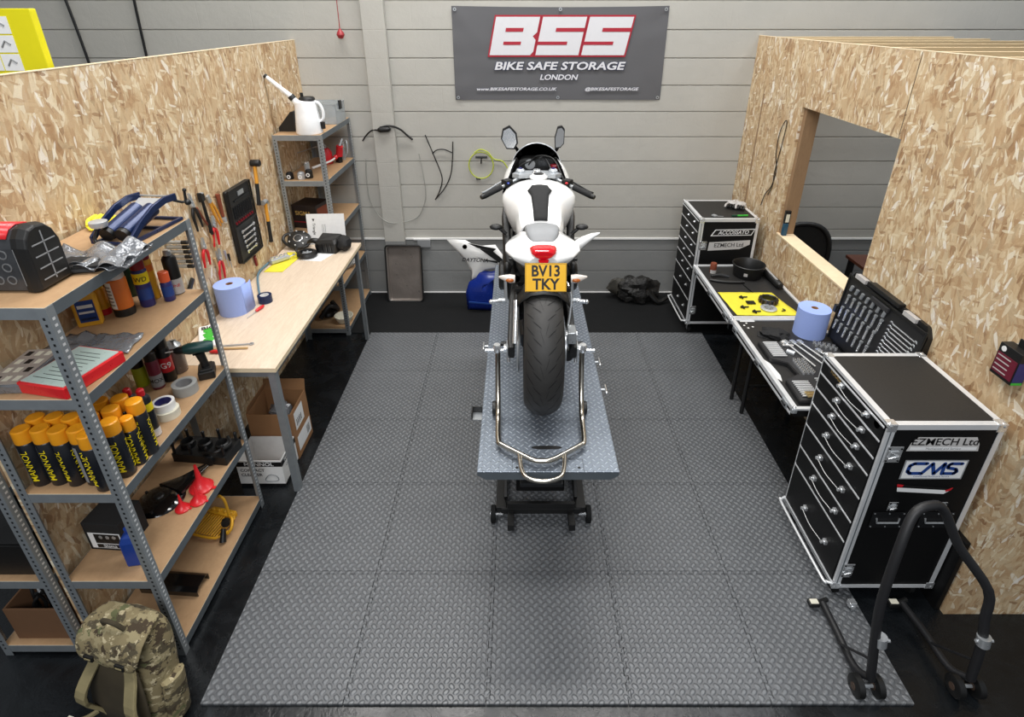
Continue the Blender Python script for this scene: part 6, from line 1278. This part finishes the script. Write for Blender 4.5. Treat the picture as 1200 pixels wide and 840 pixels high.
# cable loop on the right partition
cable('hanging_cable', [(2.056, 4.60, 1.16), (2.052, 4.55, 1.27), (2.054, 4.47, 1.36), (2.054, 4.44, 1.50), (2.054, 4.50, 1.62), (2.052, 4.50, 1.78), (2.05, 4.44, 1.88), (2.052, 4.41, 1.86), (2.054, 4.43, 1.70), (2.054, 4.46, 1.50), (2.052, 4.45, 1.37), (2.054, 4.50, 1.28)], .0035, 'ink', 'thin black cable looped over the far end of the right board wall', 'cable')
o = thing('work_light', (2.085, 4.165, OZ0+.0125), 'blue and black stick work light standing in the hatch corner', 'work light'); b = MB(); b.bb(-.018, .018, -.016, .016, 0, .10, 'label_teal') if 'label_teal' in M else (mat('label_teal', '1c4c66', .4), b.bb(-.018, .018, -.016, .016, 0, .10, 'label_teal')); b.build('grip', o, bevel=.005); b = MB(); b.bb(-.02, .02, -.012, .012, .10, .20, 'black'); b.bb(-.014, .014, -.0135, -.0122, .11, .175, 'cream'); b.build('lamp_head', o, bevel=.004)
# office chair and desk inside the booth
CHR = thing('office_chair', (2.56, 4.72, 0), 'black mesh-backed office chair seen through the hatch', 'office chair', R(-8))
b = MB(); rr = []
bk = [(.22*math.copysign(abs(math.cos(a))**(2/2.6), math.cos(a)), .28*math.copysign(abs(math.sin(a))**(2/2.6), math.sin(a))) for a in [k*math.pi/16 for k in range(32)]]
b.tube([(x, .02+.05*(abs(x)/.26)**2*-1, .66+z) for x, z in bk], .022, 'black', 10, closed=True); b.build('back_frame', CHR)
b = MB(); b.loft([[(x*k, .02+.008-.04*(abs(x*k)/.26)**2, .66+z*k) for x, z in bk] for k in (.97, .6, .3, .02)], 'mesh_black', cap=False); b.build('mesh_back', CHR)
b = MB(); b.bb(-.24, .24, -.46, .0, .44, .50, 'black_matt'); b.build('seat', CHR, bevel=.02)
b = MB(); b.cyl((0, -.22, .10), (0, -.22, .44), .03, 'dark_steel'); b.tube([(0, -.05, .45), (0, .06, .5), (0, .05, .75)], .02, 'black', 8, 4); b.build('column', CHR)
for k in range(5): a = k*2*math.pi/5; b = MB(); b.bar((0, -.22, .10), (.29*math.cos(a), -.22+.29*math.sin(a), .07), .04, .03, 'black'); b.lathe([(.005, -.012), (.028, -.012), (.028, .012), (.005, .012)], 'black', (.29*math.cos(a), -.22+.29*math.sin(a), .029), 'X', 14); b.build('base_leg', CHR)
DK = thing('desk', (2.86, 3.19, 0), 'dark red-brown desk inside the booth behind the hatch', 'desk'); MB().bb(0, .48, 0, 1.36, .70, .727, 'brown_desk').build('desk_top', DK, bevel=.003)
for x in (.02, .44):
    for y in (.03, 1.30): MB().bb(x, x+.04, y, y+.04, 0, .70, 'black').build('leg', DK)
# ---------------- black paddock stand, front right ----------------
S2 = thing('paddock_stand', (1.68, 1.43, 0), 'matt black tubular paddock stand standing in front of the near road case', 'paddock stand')
def L2(p): return (p[0]-1.68, p[1]-1.43, p[2])
hp = [(1.485, 1.43, .10), (1.455, 1.455, .33), (1.447, 1.485, .52), (1.475, 1.53, .76), (1.525, 1.58, .885), (1.59, 1.595, .915), (1.655, 1.60, .885), (1.74, 1.565, .73), (1.868, 1.50, .56), (1.885, 1.475, .42), (1.90, 1.45, .28), (1.905, 1.43, .10)]
MB().tube([L2(p) for p in hp], .0185, 'stand_black', 14, 4).build('handle_tube', S2) if 'stand_black' in M else (mat('stand_black', '1e1e20', .5, bump=.1), MB().tube([L2(p) for p in hp], .0185, 'stand_black', 14, 4).build('handle_tube', S2))
for (xa, xp, xd) in ((1.485, 1.475, -1), (1.905, 1.86, 1)):
    b = MB(); b.tube([L2(p) for p in ((xa, 1.43, .10), (xa-.02 if xd < 0 else xa-.03, 1.50, .06), ((xa+xp)/2-.01, 1.65, .055), (xp, 1.80, .05))], .016, 'stand_black', 12, 4); b.build('lift_arm', S2)
    b = MB(); b.tube([L2((xp-.03, 1.80, .05)), L2((xp+.03, 1.82, .05))], .012, 'black', 8); b.build('pad_bracket', S2)
    b = MB(); b.box(L2((xp-.045, 1.80, .052)), (.05, .035, .022), 'black'); b.box(L2((xp-.045, 1.80, .065)), (.038, .026, .006), 'cream'); b.build('rubber_pad', S2, bevel=.003)
    b = MB(); b.cyl(L2((xa-.006, 1.448, .30)), L2((xa-.012, 1.452, .345)), .025, 'steel', n=16); b.cyl(L2((xa-.04, 1.45, .32)), L2((xa+.03, 1.45, .32)), .007, 'chrome', n=8); b.build('clamp', S2)
    b = MB(); b.tube([L2((xa-.01, 1.445, .20)), L2((xa-.04, 1.60, .065))], .006, 'stand_black', 8); b.build('brace', S2)
    b = MB(); b.cyl(L2((xa-.06, 1.43, .048)), L2((xa+.06, 1.43, .048)), .008, 'steel', n=8); b.build('axle', S2)
    for q in (-.045, .04):
        b = MB(); b.lathe([(.008, -.016), (.040, -.016), (.047, -.012), (.047, .012), (.040, .016), (.008, .016)], 'black', L2((xa+q, 1.43, .0478)), 'X', 26); b.lathe([(.006, -.018), (.016, -.018), (.016, .018), (.006, .018)], 'rust_dark', L2((xa+q, 1.43, .0478)), 'X', 12); b.build('wheel', S2)
b = MB(); b.tube([L2(p) for p in ((1.485, 1.43, .12), (1.905, 1.43, .12))], .001, 'stand_black', 6) if 0 else None
o = MB().tube([(-.03, .02, .0), (0, 0, .02), (.04, .01, .01), (.02, -.03, .005)], .007, 'burgundy', 8, 4).build('wire_scrap'); o.location = (2.32, 1.50, .012); tag(o, 'small reddish scrap of wire on the black floor at right edge', 'scrap')
# small castor clip at the near case corner
o = thing('bracket', (1.615, 1.80, .001), 'small silver bracket standing by the lower corner of the near road case', 'bracket'); b = MB(); b.box((0, 0, .05), (.035, .03, .03), 'chrome'); b.box((.01, 0, .02), (.02, .025, .04), 'steel'); b.build('bracket_body', o, bevel=.003)
b = MB(); b.cyl((.0, -.018, .04), (.0, .018, .04), .01, 'chrome', n=10); b.build('pin', o)
# ---------------- against the back wall ----------------
YB = BW-.002
BN = thing('banner', (.355, YB-.004, 2.305), 'dark grey vinyl banner with big BSS lettering and red outline on the block wall', 'banner')
b = MB(); rows_ = []; bw, bh = .912, .378
for i in range(25):
    v_ = -1+2*i/24; r_ = []
    for j in range(49):
        u = -1+2*j/48; e1 = max(0, 1-abs(abs(u)-abs(v_)*.28-.72)*9)*abs(v_); sag = .010*(1-u*u)*(1 if v_ > 0 else .3)*abs(v_)
        dy = -.002-.006*e1*math.sin(u*9+v_*4)-.003*abs(mnoise.noise(Vector((u*3, v_*2, 1)))); r_.append((u*bw, dy, v_*bh-(sag if v_ > 0 else -sag)))
    rows_.append(r_)
b.loft(rows_, 'banner', cap=False, closed=False); b.build('vinyl_sheet', BN)
b = MB(); sh = .205; Wd = .37; Hh = .30
def bpoly(pts, x0, y, m): b.prism([(x0+p[0]+sh*p[1], p[1]-.005) for p in pts], y-.0008, y, m, 'XZ')
def grow(pts, g):
    cx, cz = Wd/2, Hh/2; return [(p[0]+(g if p[0] > cx else -g), p[1]+(g if p[1] > cz else -g)) for p in pts]
box_ = [(0, 0), (Wd, 0), (Wd, Hh), (0, Hh)]
Bp = [(0, 0), (Wd-.02, 0), (Wd, .03), (Wd, .12), (Wd-.03, .15), (Wd, .18), (Wd, Hh), (0, Hh)]
for i, pts in enumerate((Bp, box_, box_)):
    x0 = -.60+i*.395; bpoly(grow(box_, .014), x0, -.0115, 'logo_red'); bpoly(pts, x0, -.0135, 'logo_white')
    if i == 0: sl = ((.10, .25, .185, .215), (.10, .25, .082, .108))
    else: sl = ((.13, Wd+.003, .185, .215), (-.003, Wd-.12, .082, .108))
    for (xa, xb, za, zb) in sl: bpoly([(xa, za), (xb, za), (xb, zb), (xa, zb)], x0, -.0155, 'logo_red')
b.build('bss_lettering', BN)
for ln, sz, x, z, sx_ in (('BIKE SAFE STORAGE', .088, .0, -.095, 1.42), ('LONDON', .062, .0, -.187, 1.2), ('www.BIKESAFESTORAGE.CO.UK', .036, -.37, -.285, 1.38), ('@BIKESAFESTORAGE', .036, .47, -.285, 1.38)):
    b = MB(); b.text(ln, sz, (x, -.013, z), (1, 0, 0), (0, 0, 1), 'navy_print', .0003, .075, .2, sx=sx_); b.text(ln, sz, (x, -.0145, z), (1, 0, 0), (0, 0, 1), 'logo_white', .0003, .03, .2, sx=sx_); b.build('lettering', BN)
for x in (-.885, 0, .885):
    for z in (-.355, .352): b = MB(); b.lathe([(.006, 0), (.014, 0), (.014, -.003), (.006, -.003), (.006, 0)], 'steel', (x, -.012, z), 'Y', 16, cap=False); b.cyl((x, -.016, z), (x, .002, z), .006, 'ink', n=8); b.build('eyelet', BN)
o = thing('pull_switch', (-1.497, YB-.06, 2.466), 'red pull cord handle hanging on its cord near the top left of the block wall', 'pull switch'); b = MB(); b.lathe([(.001, -.035), (.02, -.03), (.033, -.005), (.028, .015), (.015, .03), (.008, .045)], 'maroon_red', (0, 0, 0), 'Z', 20, cap=False) if 'maroon_red' in M else (mat('maroon_red', '9c2a30', .4), b.lathe([(.001, -.035), (.02, -.03), (.033, -.005), (.028, .015), (.015, .03), (.008, .045)], 'maroon_red', (0, 0, 0), 'Z', 20, cap=False)); b.build('pull_handle', o); MB().tube([(0, 0, .04), (.01, 0, .9), (.01, 0, 1.6)], .0035, 'maroon_red', 6).build('cord', o)
cable('hanging_cable', [(-3.80, YB-.02, 3.1), (-3.755, YB-.02, 2.726), (-3.72, YB-.02, 2.24), (-3.70, YB-.02, 1.6)], .012, 'ink', 'left one of two black cables running down the wall beyond the left partition', 'cable')
cable('hanging_cable', [(-3.16, YB-.02, 3.1), (-3.187, YB-.02, 2.726), (-3.206, YB-.02, 2.28), (-3.23, YB-.02, 1.6)], .012, 'ink', 'right one of two black cables running down the wall beyond the left partition', 'cable')
o = thing('primer_hose', (-1.2, YB-.01, 1.68), 'black hand primer bulb with two drooping hoses hooked on the wall pier', 'hose'); MB().tube([(-.065, -.07, -.005), (-.04, -.075, 0), (.03, -.075, .005), (.055, -.07, .003)], [.010, .024, .024, .010], 'black', 12, 4).build('bulb', o)
MB().tube([(-.06, -.07, -.004), (-.12, -.045, -.01), (-.18, -.02, -.055), (-.225, -.015, -.11)], .007, 'black', 8, 5).build('left_hose', o); MB().tube([(-.04, -.075, .02), (.05, -.075, .035), (.13, -.04, .0), (.19, -.02, -.06), (.235, -.015, -.10)], .009, 'black', 8, 5).build('right_hose', o)
cable('hanging_tube', [(-1.42, YB-.012, 1.40), (-1.435, YB-.012, 1.2), (-1.41, YB-.012, .95), (-1.25, YB-.08, .80), (-1.0, YB-.012, .82), (-.90, YB-.012, .98), (-.885, YB-.012, 1.15), (-.92, YB-.012, 1.45)], .004, 'tube_clear' if 'tube_clear' in M else (mat('tube_clear', '9a9a94', .3) and 'tube_clear'), 'pale thin tube drooping in a loop across the wall pier', 'hose')
o = thing('brake_cable', (-.72, YB-.01, 1.3), 'black V-shaped brake cable hanging on the block wall left of the motorcycle', 'cable')
MB().tube([(-.13, 0, .32), (-.07, -.01, .16), (-.005, -.01, -.03), (.0, -.01, -.12), (-.035, -.01, -.22), (-.075, -.01, -.29)], .005, 'black', 8, 5).build('left_strand', o); MB().tube([(.12, 0, .26), (.11, -.01, .10), (.085, -.01, -.05), (.02, -.01, -.18), (-.075, -.01, -.29)], .005, 'black', 8, 5).build('right_strand', o); MB().tube([(-.075, -.01, .15), (-.03, -.012, .185), (.04, -.012, .19), (.11, -.01, .16)], .005, 'black', 8, 5).build('cross_link', o)
o = thing('yellow_hose', (-.345, YB-.012, 1.36), 'yellow-green hose coiled in a circle on the wall left of the motorcycle', 'hose'); b = MB()
b.tube([(.115*math.cos(a), 0, -.02+.125*math.sin(a)) for a in [k*math.pi/10 for k in range(20)]], .005, 'lime', 8, closed=True); b.tube([(-.06, -.006, .10), (.0, -.006, .13), (.07, -.006, .10), (.12, -.004, .04), (.20, -.004, .02), (.25, -.004, -.05), (.27, -.002, -.10)], .005, 'lime', 8, 4); b.build('coil', o)
b = MB(); b.tube([(-.05, -.012, .06), (.06, -.012, .06)], .010, 'black', 8); b.tube([(.005, -.012, .055), (.0, -.012, .0)], .006, 'black', 8); b.build('wall_hook', o); MB().tube([(.255, -.004, -.06), (.285, -.002, -.12)], .008, 'black', 8).tube([(-.05, 0, -.145), (-.01, -.002, -.15)], .009, 'black', 8).build('end_fitting', o)
o = thing('conduit_box', (-.935, YB-.015, .56), 'small grey electrical box on the wall above the metal tray', 'junction box'); b = MB(); b.box((0, 0, 0), (.13, .03, .08), 'grey_plastic'); b.build('box_body', o, bevel=.003); b = MB(); b.box((-.02, -.0, .045), (.16, .03, .016), 'white'); b.build('box_lid', o, bevel=.002)
PN = thing('metal_tray', (-1.125, 5.045, .012), 'rectangular stainless tray with black rim propped on end against the wall pier', 'tray', rot=(R(-9), 0, 0))
def rr_(w_, h, r_, y, n=5):
    out = []
    for cx, cz, a0 in ((w_-r_, h-r_, 0), (-w_+r_, h-r_, 90), (-w_+r_, r_, 180), (w_-r_, r_, 270)):
        for k in range(n+1): a = R(a0+90*k/n); out.append((cx+r_*math.cos(a), y, cz+r_*math.sin(a)))
    return out
b = MB(); b.loft([rr_(.155, .0, .0, 0)] and [[(x, .03, z) for x, y, z in rr_(.150, .53, .02, 0)], [(x*.97, .0, .015+z*.945) for x, y, z in rr_(.168, .56, .03, 0)], [(x, -.004, z) for x, y, z in rr_(.172, .57, .035, 0)]], 'tray_steel', cap=False) if 'tray_steel' in M else (mat('tray_steel', '847c76', .3, .45, .3, 5, .3, 6, .03), b.loft([[(x, .03, .02+z*.96) for x, y, z in rr_(.150, .55, .02, 0)], [(x, .0, .008+z*.985) for x, y, z in rr_(.162, .56, .03, 0)], [(x, -.004, z) for x, y, z in rr_(.172, .57, .035, 0)]], 'tray_steel', cap=False)); 
b.add([(x, .0301, .02+z*.96) for x, y, z in rr_(.150, .55, .02, 0)], [tuple(range(24))], 'tray_steel'); b.build('tray_body', PN)
MB().tube(rr_(.176, .575, .035, -.004), .008, 'black', 8, closed=True).build('rim', PN)
# removed fairing panel
FP_ = thing('fairing_panel', (-.35, 4.86, .006), 'white and blue motorcycle side fairing leaning beside the lift, lettered DAYTONA', 'fairing', rot=(0, 0, 0))
def panel(mb, poly, m, y0=0., bulge=.06, n=5):
    cx = sum(p[0] for p in poly)/len(poly); cz = sum(p[1] for p in poly)/len(poly); rings = []
    for k in range(n+1):
        t = 1-k/n*.98; rings.append([(cx+(p[0]-cx)*t, y0-bulge*(1-t*t), cz+(p[1]-cz)*t) for p in poly])
    mb.loft(rings, m, cap=False)
wp = [(-.31, .745), (-.13, .735), (-.08, .70), (.02, .68), (.14, .69), (.22, .57), (.26, .52), (.20, .46), (.04, .43), (-.02, .36), (-.10, .31), (-.09, .43), (-.18, .585)]
b = MB(); panel(b, wp, 'white_gloss', 0, .03); b.build('white_section', FP_, solid=.004)
bp_ = [(-.02, .43), (.10, .42), (.24, .46), (.16, .40), (.115, .35), (.12, .20), (.10, .0), (-.14, .015), (-.15, .20), (-.115, .31), (-.05, .36)]
b = MB(); panel(b, bp_, 'blue', -.004, .05); b.bar((-.12, -.052, .12), (.08, -.052, .10), .008, .012, 'label_blue'); b.build('blue_section', FP_, solid=.004)
b = MB(); b.prism([(-.11, .722), (.15, .665), (.12, .64), (-.02, .675)], -.046, -.038, 'black', 'XZ'); b.prism([(.0, .665), (.12, .64), (.24, .53), (.17, .53)], -.046, -.036, 'black', 'XZ'); b.prism([(.02, .56), (.16, .52), (.16, .54)], -.046, -.036, 'black', 'XZ'); b.lathe([(.001, 0), (.022, 0)], 'ink', (-.14, -.028, .68), 'Y', 14); b.build('black_graphic', FP_)
b = MB(); b.text('DAYTONA', .052, (-.05, -.048, .555), (1, 0, -.04), (.04, 0, 1), 'ink', .0005, .02, .3, sx=.95); b.build('lettering', FP_)
o = thing('tail_panel', (.40, 4.60, .0), 'x', 'y') if 0 else None
HP = thing('black_heap', (1.17, 5.06, .008), 'heap of black bike covers and straps on the rubber floor by the wall', 'bag'); b = MB(); blob(b, (0.02, .02, .11), (.20, .12, .15), 'black_crumple', 8, .4, 1.8, 36, flat=.7) if 'black_crumple' in M else (mat('black_crumple', '1c1b1a', .55, bump=.7, bs=28, bd=.02), blob(b, (0.02, .02, .11), (.20, .12, .15), 'black_crumple', 8, .4, 1.8, 36, flat=.7)); b.build('bundle', HP)
b = MB(); blob(b, (-.16, .07, .13), (.10, .06, .09), 'olive_dark', 3, .35, 3, 18) if 'olive_dark' in M else (mat('olive_dark', '3a3832', .6), blob(b, (-.16, .07, .13), (.10, .06, .09), 'olive_dark', 3, .35, 3, 18)); b.build('grey_cover', HP)
b = MB(); b.tube([(.14, -.05, .10), (.22, -.08, .03), (.30, -.05, .05), (.36, -.02, .06)], [.035, .025, .018, .012], 'black', 8, 4); b.build('strap', HP)
# loose tail fairing tip seen to the right of the motorcycle tail
b = MB(); rr2 = []
for x, z, h, d in ((.155, .70, .07, .03), (.20, .735, .06, .03), (.245, .765, .035, .02), (.285, .785, .006, .006)): rr2.append([(x, .30+d*math.cos(a), z+h/2*math.sin(a)) for a in [k*math.pi/6 for k in range(12)]])
b.loft(rr2, 'white_gloss'); b.build('side_panel_tip', B)
